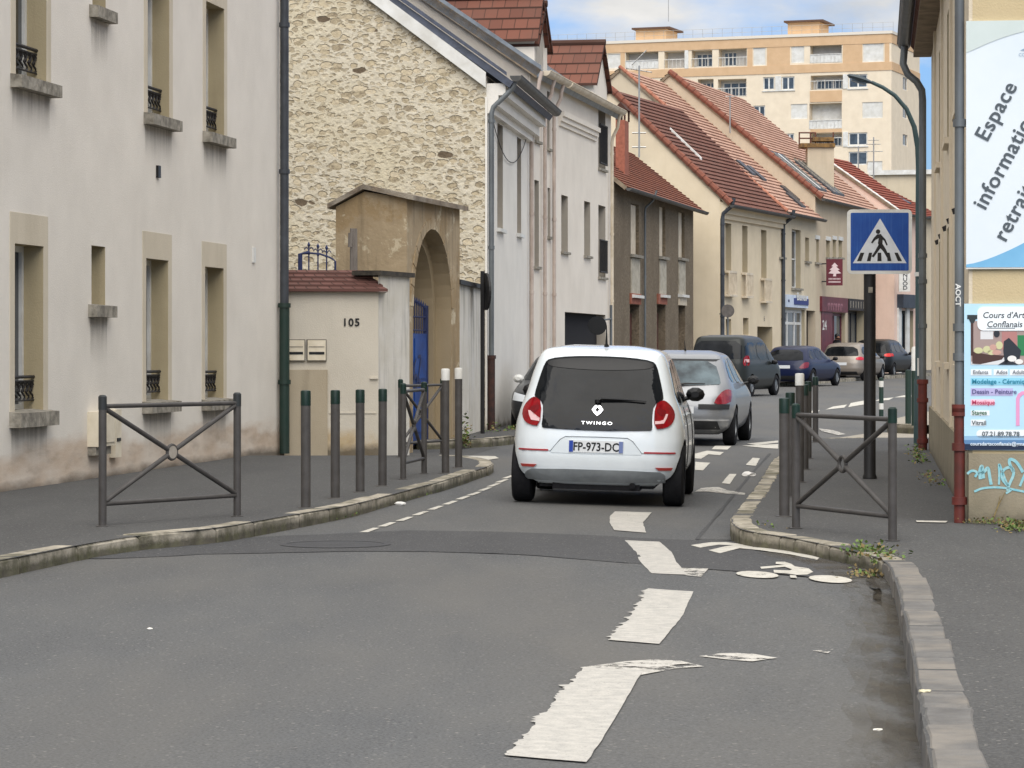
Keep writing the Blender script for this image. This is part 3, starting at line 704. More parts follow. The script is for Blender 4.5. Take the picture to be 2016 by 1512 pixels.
# meter box and cable trunk by the plinth
t = thing('meter_box', 'cream utility box on the grey wall behind the left post of the near crossed barrier', 'utility box', P(fa.su(188), 0, .3)); o = t.location.copy()
mb = MB(); a, b, z0, z1 = fa.su(172), fa.su(203), fa.z(188, 878), fa.z(188, 810)
mb.box(fa, a, b, 0, .13, z0, z1); mb.build('box_body', m_box, t, o)
mb = MB(); mb.box(fa, a+.03, b-.03, .13, .142, z0+.04, z1-.03); mb.build('box_door', m_box, t, o)
mb = MB(); mb.box(fa, a+.01, b-.01, -.01, .09, z0-.09, z0-.005); mb.build('mortar_base', m_sill, t, o)
t = thing('cable_cover', 'narrow white cable cover on the wall just right of the barrier post', 'cable cover', P(fa.su(222), 0, .3)); o = t.location.copy()
mb = MB(); mb.box(fa, fa.su(215), fa.su(227), 0, .07, fa.z(222, 900), fa.z(222, 806)); mb.build('cover', m_box, t, o)
mb = MB(); mb.box(fa, fa.su(215)+.05, fa.su(227)-.05, .07, .08, fa.z(222, 868), fa.z(222, 862)); mb.build('lock', m_black, t, o)
# downpipe at the corner: grey above, dark green boot
t = thing('downpipe', 'dark rainwater pipe on the corner of the pale grey house, green below its collar', 'drainpipe', P(sA1-.02, .08, 0)); o = t.location.copy()
q = lambda z: P(sA1-.12, .09, z)
pipe('pipe', [q(2.05), q(9)], .058, m_darkpipe, t, o, collars=(3.85, 5.8))
pipe('boot', [q(.1), q(2.10)], .068, m_greenpipe, t, o, collars=(2.07, 1.05))

# ---------------------------------------------------------------- B: courtyard wall with the number 105
fb = Fr(-3.3, 39.55, 8.2, side=1)      # faces the camera: s runs to the right
LB = 1.46+.0
endB = fb.su(745)
wB = thing('courtyard_wall', 'low cream yard wall with tiled coping and house number 105', 'wall', fb.P(0, -.2, 0)); oB = wB.location.copy()
zt = HC+(HV-573)/F*40.2
mb = MB(); P = fb.P
facade(mb, fb, -.4, endB, -.2, zt)
fs = Fr(P(endB, 0, 0).x, P(endB, 0, 0).y, .30, side=1)   # splayed return towards the arch
lenS = fs.su(806)
facade(mb, fs, 0, lenS, -.2, HC+(HV-540)/F*40.6, mat=1)
mb.poly([fs.P(lenS, 0, -.2), fs.P(lenS, -.35, -.2), fs.P(lenS, -.35, 2.5), fs.P(lenS, 0, 2.5)], m=1)
mb.poly([P(-.4, -.35, -.2), fs.P(lenS, -.35, -.2), fs.P(lenS, -.35, 2.45), P(-.4, -.35, 2.35)], m=1)
m_streak = M('streaked_render', 'd6d2ca', 'c9c4b8', scale=2, rough=.9, bump=.2)
_mp = m_streak.n('ShaderNodeMapping'); _mp.inputs['Scale'].default_value = (5, 5, .7); m_streak.l(m_streak.geo.outputs['Position'], _mp.inputs['Vector'])
_z = m_streak.ramp(m_streak.zsep()[2], -.2, 2.3)
m_streak.setcol(m_streak.mix(m_streak.ramp(m_streak.math('ADD', m_streak.noise(1, 6, _mp.outputs[0]), m_streak.math('MULTIPLY', _z, .12)), .58, 1.0), m_streak.col, lin('6a6660')))
mb.build('wall', [m_wallB, m_streak.m], wB, oB)
# coping: sloping courses of small tiles
mb = MB(); k = 5; z0, z1 = HC+(HV-573)/F*40, HC+(HV-533)/F*40.3
for i in range(k):
    a, b = i/k, (i+1)/k; nn = lambda f: .10-.42*f; zz_ = lambda f: z0+(z1-z0)*f
    e = endB+.12
    mb.poly([P(-.4, nn(a), zz_(a)+.02), P(e-.3*a, nn(a), zz_(a)+.02), P(e-.3*b, nn(b), zz_(b)), P(-.4, nn(b), zz_(b))], uv=[(-.4, a*.42), (e, a*.42), (e, b*.42), (-.4, b*.42)])
    mb.poly([P(-.4, nn(a), zz_(a)-.015), P(e-.3*a, nn(a), zz_(a)-.015), P(e-.3*a, nn(a), zz_(a)+.02), P(-.4, nn(a), zz_(a)+.02)], uv=[(0, .01)]*4)
mb.poly([P(-.4, .10, z0-.02), P(endB+.12, .10, z0-.02), P(endB+.12, -.32, z0-.02), P(-.4, -.32, z0-.02)], uv=[(0, .01)]*4)
mb.poly([P(-.4, -.32, z0), P(endB-.18, -.32, z0), P(endB-.18, -.32, z1), P(-.4, -.32, z1)], uv=[(0, .01)]*4)
mb.build('coping', m_tile_wall, wB, oB)
mb = MB(); mb.box(fs, -.06, lenS+.1, -.36, .05, HC+(HV-545)/F*40.6, HC+(HV-536)/F*40.6); mb.build('coping_slab', M('mossy_slab', '4a443c', '2f2c28', scale=8, rough=.95, bump=.5).m, wB, oB)
zz0 = HC+(HV-728)/F*39.4
mb = MB(); mb.box(fb, fb.su(560, .1), fb.su(645, .1), -.05, .10, -.1, zz0); mb.build('pier', m_concrete, wB, oB)
mb = MB(); mb.text('105', .145, lambda x, y: P(fb.su(691)+x, .012, HC+(HV-642)/F*39.9+y), bold=.004, space=1.15); mb.build('house_number', m_black, wB, oB)
mb = MB(); mb.box(fb, fb.su(648), fb.su(741), 0, .012, .62, .635); mb.box(fb, fb.su(728), fb.su(744), 0, .03, HC+(HV-746)/F*40, HC+(HV-743)/F*40); mb.build('render_ledge', m_wallB, wB, oB)
for k_, (u0, u1, lab) in enumerate(((563, 601, 'left one of the two cream letterboxes on the yard wall'), (604, 643, 'right one of the two cream letterboxes on the yard wall'))):
    t = thing('letterbox', lab, 'letterbox', P(fb.su(u0), 0, 1.3), 'letterboxes on the yard wall'); o = t.location.copy()
    a, b = fb.su(u0, .05), fb.su(u1, .05); z0, z1 = HC+(HV-711)/F*39.6, HC+(HV-668)/F*39.6
    mb = MB(); mb.box(fb, a, b, -.02, .045, z0, z1); mb.build('box_body', M('box_rim', '6b665c', rough=.6).m, t, o)
    mb = MB(); mb.box(fb, a+.012, b-.012, .045, .055, z0+.012, z1-.012); mb.build('door', m_box, t, o)
    mb = MB(); mb.box(fb, a+.03, b-.03, .055, .060, z0+.09, z0+.125); mb.build('slot', m_black, t, o)
    mb = MB(); mb.box(fb, a+.03, b-.03, .055, .062, z0+.19, z0+.20); mb.build('name_plate', m_sill, t, o)
# wooden post behind the wall, in front of the porch block
t = MB(); f_ = WF; x0 = (696-CX)/F*41; zt_ = HC+(HV-450)/F*41
t.hexa([(x0-.06, 40.95, .0), (x0+.06, 40.95, .0), (x0+.07, 41.07, .0), (x0-.07, 41.07, .0), (x0-.03, 40.95, zt_), (x0+.05, 40.95, zt_), (x0+.05, 41.05, zt_-.02), (x0-.05, 41.05, zt_+.01)])
t.hexa([(x0-.075, 40.93, zt_-.26), (x0-.02, 40.93, zt_-.26), (x0-.02, 40.99, zt_-.26), (x0-.075, 40.99, zt_-.26), (x0-.07, 40.93, zt_-.06), (x0-.02, 40.93, zt_-.06), (x0-.02, 40.99, zt_-.06), (x0-.07, 40.99, zt_-.06)])
tag(t.build('wooden_post', m_wood), 'weathered grey timber post standing against the ochre porch block', 'post')
# blue iron gate whose top shows over the coping
g = thing('iron_gate', 'navy iron gate with spearhead bars showing above the tiled wall coping', 'gate', (-2.75, 41.5, 0)); o = g.location.copy()
gp = lambda u, v: atY(u, v, 41.5)
mb = MB(); mb.tube([gp(591, 980), gp(591, 500), gp(610, 497)], .035, 6); mb.build('stile', m_darkblue, g, o)
mb = MB(); mb.tube([gp(591, 500), gp(608, 498), gp(630, 500), gp(650, 507), gp(660, 514), gp(660, 980)], .016, 6); mb.tube([gp(591, 537), gp(660, 537)], .014, 6); mb.build('rail', m_darkblue, g, o)
for i, (u, v) in enumerate(((608, 478), (626, 481), (643, 484))):
    mb = MB(); mb.tube([gp(u, 980), gp(u, v+6)], .011, 6); mb.tube([gp(u, v+8), gp(u, v+4), gp(u, v-2)], [.013, .026, .003], 6)
    mb.tube([gp(u, v+24), gp(u, v+21), gp(u, v+18)], [.01, .022, .01], 6)
    mb.tube([gp(u-9, v+13), gp(u-5, v+9), gp(u, v+14), gp(u+5, v+9), gp(u+9, v+13)], .009, 5)
    mb.build('bar', m_darkblue, g, o, smooth=True)

# ---------------------------------------------------------------- porch block with the arch
fp = Fr(-1.50, 42.0, .22)
LP = fp.su(905); zP0 = HC+(HV-392)/F*42.2; cs = (fp.su(813)+fp.su(888))/2; ra = (fp.su(888)-fp.su(813))/2
zs_ = HC+(HV-452)/F*43.7-ra
m_archin = plaster('arch_soffit_stone', 'a39378', '71654f', amt=.5)
pb = thing('porch_block', 'ochre stone gateway block with a round arch and a worn tiled cap', 'gateway', fp.P(0, -.5, 0)); oP = pb.location.copy()
mb = MB(); P = fp.P; th = 1.05
def arch_face(mb, n, s0, s1, zb, zt, c, r, zs, m=0, seg=20):
    mb.poly([P(s0, n, zb), P(c-r, n, zb), P(c-r, n, zs), P(c-r, n, zt), P(s0, n, zt)], m=m); mb.poly([P(c+r, n, zb), P(s1, n, zb), P(s1, n, zt), P(c+r, n, zt), P(c+r, n, zs)], m=m)
    for i in range(seg):
        t0, t1 = math.pi*(1-i/seg), math.pi*(1-(i+1)/seg)
        a, b = (c+r*math.cos(t0), zs+r*math.sin(t0)), (c+r*math.cos(t1), zs+r*math.sin(t1))
        mb.poly([P(a[0], n, a[1]), P(b[0], n, b[1]), P(b[0], n, zt), P(a[0], n, zt)], m=m)
def arch_sleeve(mb, n0, n1, c, r, zs, zb, m=1, seg=20):
    pts = [(c-r, zb), (c-r, zs)]+[(c+r*math.cos(math.pi*(1-i/seg)), zs+r*math.sin(math.pi*(1-i/seg))) for i in range(1, seg+1)]+[(c+r, zb)]
    for a, b in zip(pts[:-1], pts[1:]): mb.poly([P(a[0], n0, a[1]), P(b[0], n0, b[1]), P(b[0], n1, b[1]), P(a[0], n1, a[1])], m=m)
arch_face(mb, 0, 0, LP, -.2, zP0, cs, ra, zs_)
r2 = ra-.17
arch_sleeve(mb, 0, -.24, cs, ra, zs_, -.2)
def ring_step(mb, n, c, r, r2, zs, zb, m=1, seg=20):
    mb.poly([P(c-r, n, zb), P(c-r2, n, zb), P(c-r2, n, zs), P(c-r, n, zs)], m=m); mb.poly([P(c+r2, n, zb), P(c+r, n, zb), P(c+r, n, zs), P(c+r2, n, zs)], m=m)
    for i in range(seg):
        t0, t1 = math.pi*(1-i/seg), math.pi*(1-(i+1)/seg)
        mb.poly([P(c+r*math.cos(t0), n, zs+r*math.sin(t0)), P(c+r*math.cos(t1), n, zs+r*math.sin(t1)), P(c+r2*math.cos(t1), n, zs+r2*math.sin(t1)), P(c+r2*math.cos(t0), n, zs+r2*math.sin(t0))], m=m)
ring_step(mb, -.24, cs, ra, r2, zs_, -.2)
arch_sleeve(mb, -.24, -th, cs, r2, zs_, -.2)
zback = HC+(HV-408)/F*42.4; zrid = HC+(HV-374)/F*42.3
for s in (0, LP): mb.poly([P(s, 0, -.2), P(s, 0, zP0), P(s, -.62, zrid-.03), P(s, -th, zback), P(s, -th, -.2)])
arch_face(mb, -th, 0, LP, -.2, zback, cs, r2, zs_)
mb.build('block', [m_arch, m_archin], pb, oP)
mb = MB()
for (n0, z0, n1, z1) in ((.12, zP0-.03, -.62, zrid), (-.62, zrid, -th-.10, zback-.03)):
    mb.hexa([P(-.1, n0, z0), P(LP+.08, n0, z0), P(LP+.08, n1, z1), P(-.1, n1, z1), P(-.1, n0, z0+.07), P(LP+.08, n0, z0+.07), P(LP+.08, n1, z1+.07), P(-.1, n1, z1+.07)])
mb.build('cap', M('lichened_cap', '8b7d6c', '5a5046', scale=6, rough=.95, bump=.6, c3='aaa294', s3=3).m, pb, oP)
# arch voussoir rim, slightly proud
mb = MB(); seg = 13
for i in range(seg):
    t0, t1 = math.pi*(1-i/seg)-.008, math.pi*(1-(i+1)/seg)+.008; r0, r1 = ra+.001, ra+.16
    c4 = [(cs+r_*math.cos(t), zs_+r_*math.sin(t)) for r_, t in ((r0, t0), (r1, t0), (r1, t1), (r0, t1))]
    mb.prism(c4, lambda x, y, d: P(x, d, y), 0, .012)
mb.build('arch_stones', m_arch, pb, oP)
# blue door leaf under the arch
door = thing('blue_gate', 'bright blue metal gate standing in the stone archway, grille on top', 'gate', P(cs, -.4, 0)); o = door.location.copy(); nD = -.36
a, b = cs-r2, cs+r2; zd = HC+(HV-612)/F*43; zk = HC+(HV-656)/F*43
mb = MB()
for x0, x1 in ((a+.02, cs-.01), (cs+.01, b-.02)):
    mb.box(fp, x0, x1, nD, nD+.04, .06, zk)
    for zc in (.25, 1.05): mb.box(fp, x0+.15, x1-.15, nD+.04, nD+.055, zc, zc+.6)
mb.build('door_panel', m_blue, door, o)
mb = MB()
for i in range(15):
    s = a+.06+(b-a-.12)*i/14; ztop = zs_+math.sqrt(max(r2*r2-(s-cs)**2, .01))*.0+ (zd-zs_) + .12*math.cos((s-cs)/r2*1.5)
    mb.tube([P(s, nD+.02, zk), P(s, nD+.02, ztop)], .010, 6); mb.tube([P(s, nD+.02, ztop), P(s, nD+.02, ztop+.05), P(s, nD+.02, ztop+.12)], [.012, .022, .002], 6)
for z in (zk+.05, zk+.25, zd-.08): mb.tube([P(a+.03, nD+.02, z), P(b-.03, nD+.02, z)], .012, 6)
mb.build('grille', m_darkblue, door, o)
mb = MB()
for s in (a+.03, b-.03, cs): mb.box(fp, s-.03, s+.03, nD-.01, nD+.05, .04, zd+.1)
mb.build('door_frame', m_darkblue, door, o)
# "62"-like spray marks on the leaf
mb = MB()
def stroke(mb, pts, w_, fn, seg=2):
    pts = smooth_line([Vector((p[0], p[1], 0)) for p in pts], seg); n = len(pts); src = list(pts)
    for i in range(n):
        d = (src[min(i+1, n-1)]-src[max(i-1, 0)]).normalized(); nn = Vector((-d.y, d.x, 0))*w_/2
        pts[i] = (src[i], nn)
    for (p, a_), (q_, b_) in zip(pts[:-1], pts[1:]):
        mb.poly([fn(*(p-a_)[:2]), fn(*(q_-b_)[:2]), fn(*(q_+b_)[:2]), fn(*(p+a_)[:2])])
fnD = lambda x, y: P(cs-.3+x, nD+.062, .95+y)
stroke(mb, [(0, .3), (.1, .42), (.22, .38), (.2, .2), (.02, 0), (.25, -.02), (.3, .05)], .05, fnD); stroke(mb, [(.5, .4), (.4, .3), (.38, .05), (.5, -.05), (.62, .05), (.5, .18), (.4, .1)], .05, fnD); stroke(mb, [(.62, .42), (.8, .45), (.72, .25), (.62, .1), (.85, .0)], .05, fnD)
mb.build('spray_marks', m_darkblue, door, o)
# stained wall between the porch and the white house
fw_ = Fr(P(LP, -.05, 0).x, P(LP, -.05, 0).y, .085)
LW = fw_.su(958)
sw = thing('stained_wall', 'short pale wall streaked black with damp between the arch and the white house', 'wall', fw_.P(0, -.2, 0)); o = sw.location.copy()
mb = MB(); mb.box(fw_, .01, LW, -.35, 0, -.2, HC+(HV-560)/F*45.5); mb.build('wall', m_streak.m, sw, o)
mb = MB(); mb.box(fw_, -.02, LW, -.4, .07, HC+(HV-560)/F*45.5, HC+(HV-551)/F*45.5); mb.build('coping', m_iron, sw, o)
# sign seen edge-on from behind, with its post
sp = fw_.P(fw_.su(953)-.6, .30, 0); sp = Vector(((950-CX)/F*47.5, 47.5, 0))
t = thing('round_sign', 'dark round traffic sign seen nearly edge-on on its thin post beside the white house', 'sign', sp)
mb = MB(); mb.tube([(0, 0, .1), (0, 0, 2.75)], .035, 8); mb.build('post', m_blackpost, t)
mb = MB()
ang = R(76); dx, dy = math.cos(ang), math.sin(ang)
mb.prism([(.30*math.cos(a_), .30*math.sin(a_)) for a_ in [2*math.pi*i/24 for i in range(24)]], lambda x, y, d: Vector((x*dx+dy*d, -x*dy+dx*d, 2.42+y)), .04, .075); mb.build('sign_plate', m_blackpost, t)

# ---------------------------------------------------------------- C: rubble gable and white front
fc = Fr(-.43, 49.5, .1072)
LC = fc.su(1042); eC = HC+(HV-150)/F*49.5
pitchC = .735; rC = 5.2
hC = thing('white_house', 'tall house with a rubble-stone gable wall and smooth white street front', 'house', fc.P(0, -3, 0)); oC = hC.location.copy()
wc = [fc.rect(979, 990, 245, 450), fc.rect(1018, 1026, 272, 460)]
mb = MB(); facade(mb, fc, 0, LC, -.2, eC, [h+(.28,) for h in wc]); P = fc.P
zr = eC+pitchC*rC
mb.poly([P(LC, 0, -.2), P(LC, 0, eC), P(LC, -rC, zr), P(LC, -2*rC, eC), P(LC, -2*rC, -.2)])
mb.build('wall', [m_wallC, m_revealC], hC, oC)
mb = MB()
mb.poly([P(0, -.001, -.2), P(0, -.001, eC), P(0, -rC, zr), P(0, -2*rC, eC), P(0, -2*rC, -.2)])
mb.build('gable_wall', m_rubble, hC, oC)
mb = MB(); mb.box(fc, -.012, .24, -.02, .014, -.1, eC-.35); mb.build('corner_quoin', m_wallC, hC, oC)
roof_slope(fc, -.05, LC, .45, eC-.12, -rC, zr+.14, m_slate, hC, oC, th=.015, slab=.10, undermat=m_slate); roof_slope(fc, -.05, LC, -2*rC-.3, eC-.12, -rC, zr+.14, m_slate, hC, oC, th=.015)
mb = MB(); a = .02   # white barge board under the roof edge
mb.hexa([P(-.11, .0, eC-.20), P(-.05, .0, eC-.20), P(-.05, -rC, zr-.10), P(-.11, -rC, zr-.10), P(-.11, .0, eC+.06), P(-.05, .0, eC+.06), P(-.05, -rC, zr+.14), P(-.11, -rC, zr+.14)])
mb.build('barge_board', m_white, hC, oC)
mb = MB(); mb.hexa([P(-.09, .35, eC+.0), P(-.05, .35, eC+.0), P(-.05, -rC, zr+.14), P(-.09, -rC, zr+.14), P(-.09, .35, eC+.06), P(-.05, .35, eC+.06), P(-.05, -rC, zr+.26), P(-.09, -rC, zr+.26)])
mb.build('verge_flashing', m_slate, hC, oC)
mb = MB()    # stepped cornice under the eave
for k_, (o_, z0, z1) in enumerate(((.10, eC-.62, eC-.50), (.20, eC-.50, eC-.32), (.32, eC-.32, eC-.12))): mb.box(fc, .02, LC-.02, 0, o_, z0, z1)
mb.build('cornice', m_wallC, hC, oC)
gutter(fc, -.05, LC+.25, .50, eC+.0, hC, oC, r=.10)
for h in wc: window(fc, h+(.28,), hC, oC, mull=1, mf=m_sill); sill(fc, h, hC, oC, over=.06, out=.07, th=.07, mat=m_white)
t = thing('downpipe', 'pale zinc rainwater pipe down the corner of the white house, rusty at its foot', 'drainpipe', P(.05, .08, 0)); o = t.location.copy()
q = lambda z, n=.08, s=.04: P(s, n, z)
pipe('pipe', [q(1.35), q(eC-.62), q(eC-.52, .11), q(eC-.30, .34), q(eC-.18, .45), q(eC-.06, .48)], .044, m_greypipe, t, o, collars=(eC-.75, 3.2))
pipe('boot', [q(.1), q(1.38)], .062, M('rusty_iron', '4a2f28', '2f2422', scale=9, rough=.8).m, t, o, collars=(1.36,))
mb = MB(); a, b = fc.P(.06, .03, fc.z(968, 205)), fc.P(LC, .03, fc.z(1042, 235))
pts = []
for i in range(17):
    f = i/16; p = a.lerp(b, f); p.z -= 1.25*4*f*(1-f)*.75; pts.append(p)
mb.tube(pts, .008, 5); tag(mb.build('cable', m_iron, smooth=True), 'thin dark cable sagging across the upper front of the white house', 'cable')

# ---------------------------------------------------------------- D: long white block with tiled dormers
fd = Fr(fc.P(LC, .02, 0).x, fc.P(LC, .02, 0).y, .19)
LD = fd.su(1203); eD = fd.z(1095, 162)
hD = thing('dormer_house', 'long off-white house with tiled dormers and pinkish downpipes behind the white house', 'house', fd.P(0, -3, 0)); oD = hD.location.copy()
P = fd.P; rD = 5.0; zrD = eD+.66*rD
wd = [fd.rect(1105, 1118, 385, 495), fd.rect(1150, 1162, 397, 503), fd.rect(1178, 1192, 405, 545), fd.rect(1178, 1192, 215, 332), fd.rect(1052, 1062, 225, 277), fd.rect(1052, 1061, 355, 524), fd.rect(1078, 1083, 370, 465), fd.rect(1077, 1082, 180, 292)]
wd = [h+(.25,) for h in wd]
gar = fd.rect(1112, 1192, 617, 700); gar = (gar[0], gar[1], -.1, gar[3], 1.2)
mb = MB(); facade(mb, fd, 0, LD, -.2, eD, wd+[gar]); shell(mb, fd, 0, 2*rD, eD, rD, zrD)
mb.poly([P(LD, 0, -.2), P(LD, 0, eD), P(LD, -rD, zrD), P(LD, -2*rD, eD), P(LD, -2*rD, -.2)])
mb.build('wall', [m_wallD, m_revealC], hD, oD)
mb = MB(); mb.box(fd, gar[0], gar[1], -.30, -.20, 0, gar[3]); mb.build('garage_door', m_dark, hD, oD)  # near-black sheet in the opening, painting the shade of the garage interior
roof_slope(fd, -.1, LD+.1, .22, eD-.05, -rD, zrD+.25, m_zinc, hD, oD, th=.012, slab=.16, undermat=m_soffit); roof_slope(fd, -.1, LD+.1, -2*rD-.4, eD-.05, -rD, zrD+.25, m_zinc, hD, oD, th=.012)
mb = MB(); mb.hexa([P(-.10, .22, eD-.20), P(-.04, .22, eD-.20), P(-.04, -rD, zrD+.02), P(-.10, -rD, zrD+.02), P(-.10, .22, eD+.06), P(-.04, .22, eD+.06), P(-.04, -rD, zrD+.32), P(-.10, -rD, zrD+.32)]); mb.build('verge_flashing', m_zinc, hD, oD)
mb = MB()
for (o_, z0, z1) in ((.04, eD-.85, eD-.76), (.08, eD-.76, eD-.66), (.12, eD-.66, eD-.56)): mb.box(fd, fd.su(1100), fd.su(1172), 0, o_, z0, z1)
mb.build('cornice', m_wallD, hD, oD)
for s0, s1 in ((.2, fd.su(1092)), (fd.su(1094), LD)): gutter(fd, s0, s1, .26, eD-.02, hD, oD, r=.10, mat=m_creampaint)
for i, h in enumerate(wd):
    window(fd, h, hD, oD, mull=1, mf=m_sill); sill(fd, h, hD, oD, over=.05, out=.06, th=.06, mat=m_sill)
h = wd[3]; mb = MB()
for z in (h[2]+.1, h[2]+.95): mb.tube([P(h[0], .04, z), P(h[1], .04, z)], .02, 6)
for i in range(7):
    s = h[0]+(h[1]-h[0])*i/6; mb.tube([P(s, .04, h[2]+.1), P(s, .04, h[2]+.95)], .014, 5)
mb.build('window_guard', m_iron, hD, oD)
h = wd[2]; mb = MB()
for z in (h[2]+.1, h[2]+.8): mb.tube([P(h[0], .04, z), P(h[1], .04, z)], .02, 6)
for i in range(7):
    s = h[0]+(h[1]-h[0])*i/6; mb.tube([P(s, .04, h[2]+.1), P(s, .04, h[2]+.8)], .014, 5)
mb.build('window_guard', m_iron, hD, oD)
for i, (uf, wd_, zr_, ze_, back) in enumerate(((1066, .95, fd.z(1064, 3), fd.z(1062, 78), 3.0), (1087, 1.3, fd.z(1085, 28), fd.z(1085, 100), 2.6), (1204, 1.9, fd.z(1196, 100), fd.z(1196, 175), 2.6))):
    s1 = fd.su(uf-2, .1); s0 = s1-wd_*1.0; sm = (s0+s1)/2
    if i == 0: s0, s1, sm = .30, 1.3, .8
    mb = MB()
    mb.poly([P(s0, .02, eD-.1), P(s1, .02, eD-.1), P(s1, .02, ze_), P(sm, .02, zr_), P(s0, .02, ze_)])
    for s in (s0, s1): mb.poly([P(s, .02, eD-.1), P(s, -back, eD-.1), P(s, -back, ze_), P(s, .02, ze_)])
    dm = mb.build('dormer', m_wallD, hD, oD)
    mb = MB()
    for a, sg in ((s0, 1), (s1, -1)):
        k = 4; A = (a-sg*.14, ze_-.10); B_ = (sm, zr_+.04)
        for j in range(k):
            f0, f1 = j/k, (j+1)/k; l0 = (A[0]+(B_[0]-A[0])*f0, A[1]+(B_[1]-A[1])*f0); l1 = (A[0]+(B_[0]-A[0])*f1, A[1]+(B_[1]-A[1])*f1)
            mb.poly([P(l0[0], .12, l0[1]+.035), P(l0[0], -back, l0[1]+.035), P(l1[0], -back, l1[1]), P(l1[0], .12, l1[1])], uv=[(0, j*.3+.01), (back, j*.3+.01), (back, j*.3+.29), (0, j*.3+.29)])
            mb.poly([P(l0[0], .12, l0[1]-.02), P(l0[0], -back, l0[1]-.02), P(l0[0], -back, l0[1]+.035), P(l0[0], .12, l0[1]+.035)], uv=[(0, .005)]*4)
        mb.poly([P(A[0], .12, A[1]-.06), P(sm, .12, zr_-.02), P(sm, .12, zr_+.08), P(A[0], .12, A[1]+.04)], uv=[(0, .005)]*4)
    mb.tube([P(sm, .14, zr_+.07), P(sm, -back, zr_+.07)], .07, 8)
    mb.build('dormer_roof', m_tile_dorm, dm, oD)
def dpipe(fr, s, ez, mat, label, n1=.46, name='downpipe', r=.036, zlow=.1):
    t = thing(name, label, 'drainpipe', fr.P(s, .08, 0)); o = t.location.copy(); q = lambda z, n=.08: fr.P(s, n, z)
    pipe('pipe', [q(zlow), q(ez-.75), q(ez-.62, .10), q(ez-.40, n1*.75), q(ez-.25, n1-.05), q(ez-.08, n1)], r, mat, t, o, collars=(ez-1.0, ez-2.8, ez-4.3))
    return t
for u, lab, mt in ((1047, 'pinkish downpipe nearest the white house on the dormered front', m_pinkpipe), (1073, 'middle one of the close pinkish downpipes on the dormered front', m_pinkpipe), (1091, 'rightmost of the three close pinkish downpipes on the dormered front', m_pinkpipe), (1205, 'cream downpipe between the dormered house and the dark house', m_creampaint)):
    dpipe(fd, fd.su(u, .08), eD, mt, lab, n1=.28)
# convex traffic mirror on an arm, dark from behind, in the garage opening
c = atY(1176, 641, 62.5)
t = thing('traffic_mirror', 'round dark-backed traffic mirror held on an arm before the garage opening', 'mirror', (c.x, c.y, 0)); o = t.location.copy()
mb = MB(); mb.prism([(.20*math.cos(a_), .20*math.sin(a_)) for a_ in [2*math.pi*i/24 for i in range(24)]], lambda x, y, d: Vector((c.x+x, c.y+d, c.z+y)), 0, .05); mb.build('mirror_disc', m_black, t, o)
mb = MB(); e = atY(1203, 628, 63.2); mb.tube([c+Vector((0, .04, 0)), c+Vector((.12, .1, .12)), e], .02, 6); mb.tube([(e.x, e.y, .1), (e.x, e.y, e.z+.3)], .03, 8); mb.build('arm', m_greypipe, t, o)

# ---------------------------------------------------------------- E..J: the row further on (scaled about the eye so that it really stands farther away)
K = 1.35
def far(x, y): return x*K, y*K
def house(name, label, x, y, tan, u1, veave, rn, vridge, uridge, mwall, mroof, holes, mreveal=None, over=.35, wk=None, corn=None, depth=None, vm=None, cat='house', mgut=None, kind_win='window', uvcourse=.25, verge_r=.12):
    X, Y = far(x, y); fr = Fr(X, Y, tan); L_ = fr.su(u1); rn *= K; depth = depth*K if depth else None
    ez = HC+(HV-veave)/F*Y; p = fr.P(0, -rn, 0); rz = HC+(HV-vridge)/F*p.y
    t = thing(name, label, cat, fr.P(0, -rn, 0)); o = t.location.copy()
    mb = MB(); facade(mb, fr, 0, L_, -.3, ez, holes, depth=.25); dp = depth or 2*rn
    pit = (rz-ez)/rn
    for s in (0, L_):
        mb.poly([fr.P(s, 0, -.3), fr.P(s, 0, ez), fr.P(s, -rn, rz), fr.P(s, -dp, rz-pit*(dp-rn)), fr.P(s, -dp, -.3)])
    mb.poly([fr.P(0, -dp, -.3), fr.P(L_, -dp, -.3), fr.P(L_, -dp, rz-pit*(dp-rn)), fr.P(0, -dp, rz-pit*(dp-rn))])
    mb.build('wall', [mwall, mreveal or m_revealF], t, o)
    roof_slope(fr, -.08, L_+.05, over, ez-pit*over+.06, -rn, rz+.06, mroof, t, o, course=uvcourse, th=.045, slab=.10)
    roof_slope(fr, -.08, L_+.05, -dp-.2, rz-pit*(dp-rn+.2)+.06, -rn, rz+.06, mroof, t, o, course=uvcourse, th=.045, slab=.10)
    if vm is not False: verge(fr, -.02, over, ez-pit*over+.08, -rn, rz+.08, t, o, mat=vm, r=verge_r)
    gutter(fr, -.1, L_+.05, over+.06, ez-pit*over+.04, t, o, r=.09, mat=mgut or m_darkzinc)
    if corn:
        mb = MB()
        for (o_, a, b) in ((.10, .80, .62), (.20, .62, .42), (.30, .42, .20)): mb.box(fr, .02, L_-.02, 0, o_, ez-a, ez-b)
        mb.build('cornice', mwall, t, o)
    return t, fr, L_, ez, o, rz
def zoom8(x, y): return 1180+x/3.0234, 400+y/3.0234
def zrect(fr, x0, x1, y0, y1):
    u0, v0 = zoom8(x0, y0); u1, v1 = zoom8(x1, y1); return fr.rect(u0, u1, v0, v1)
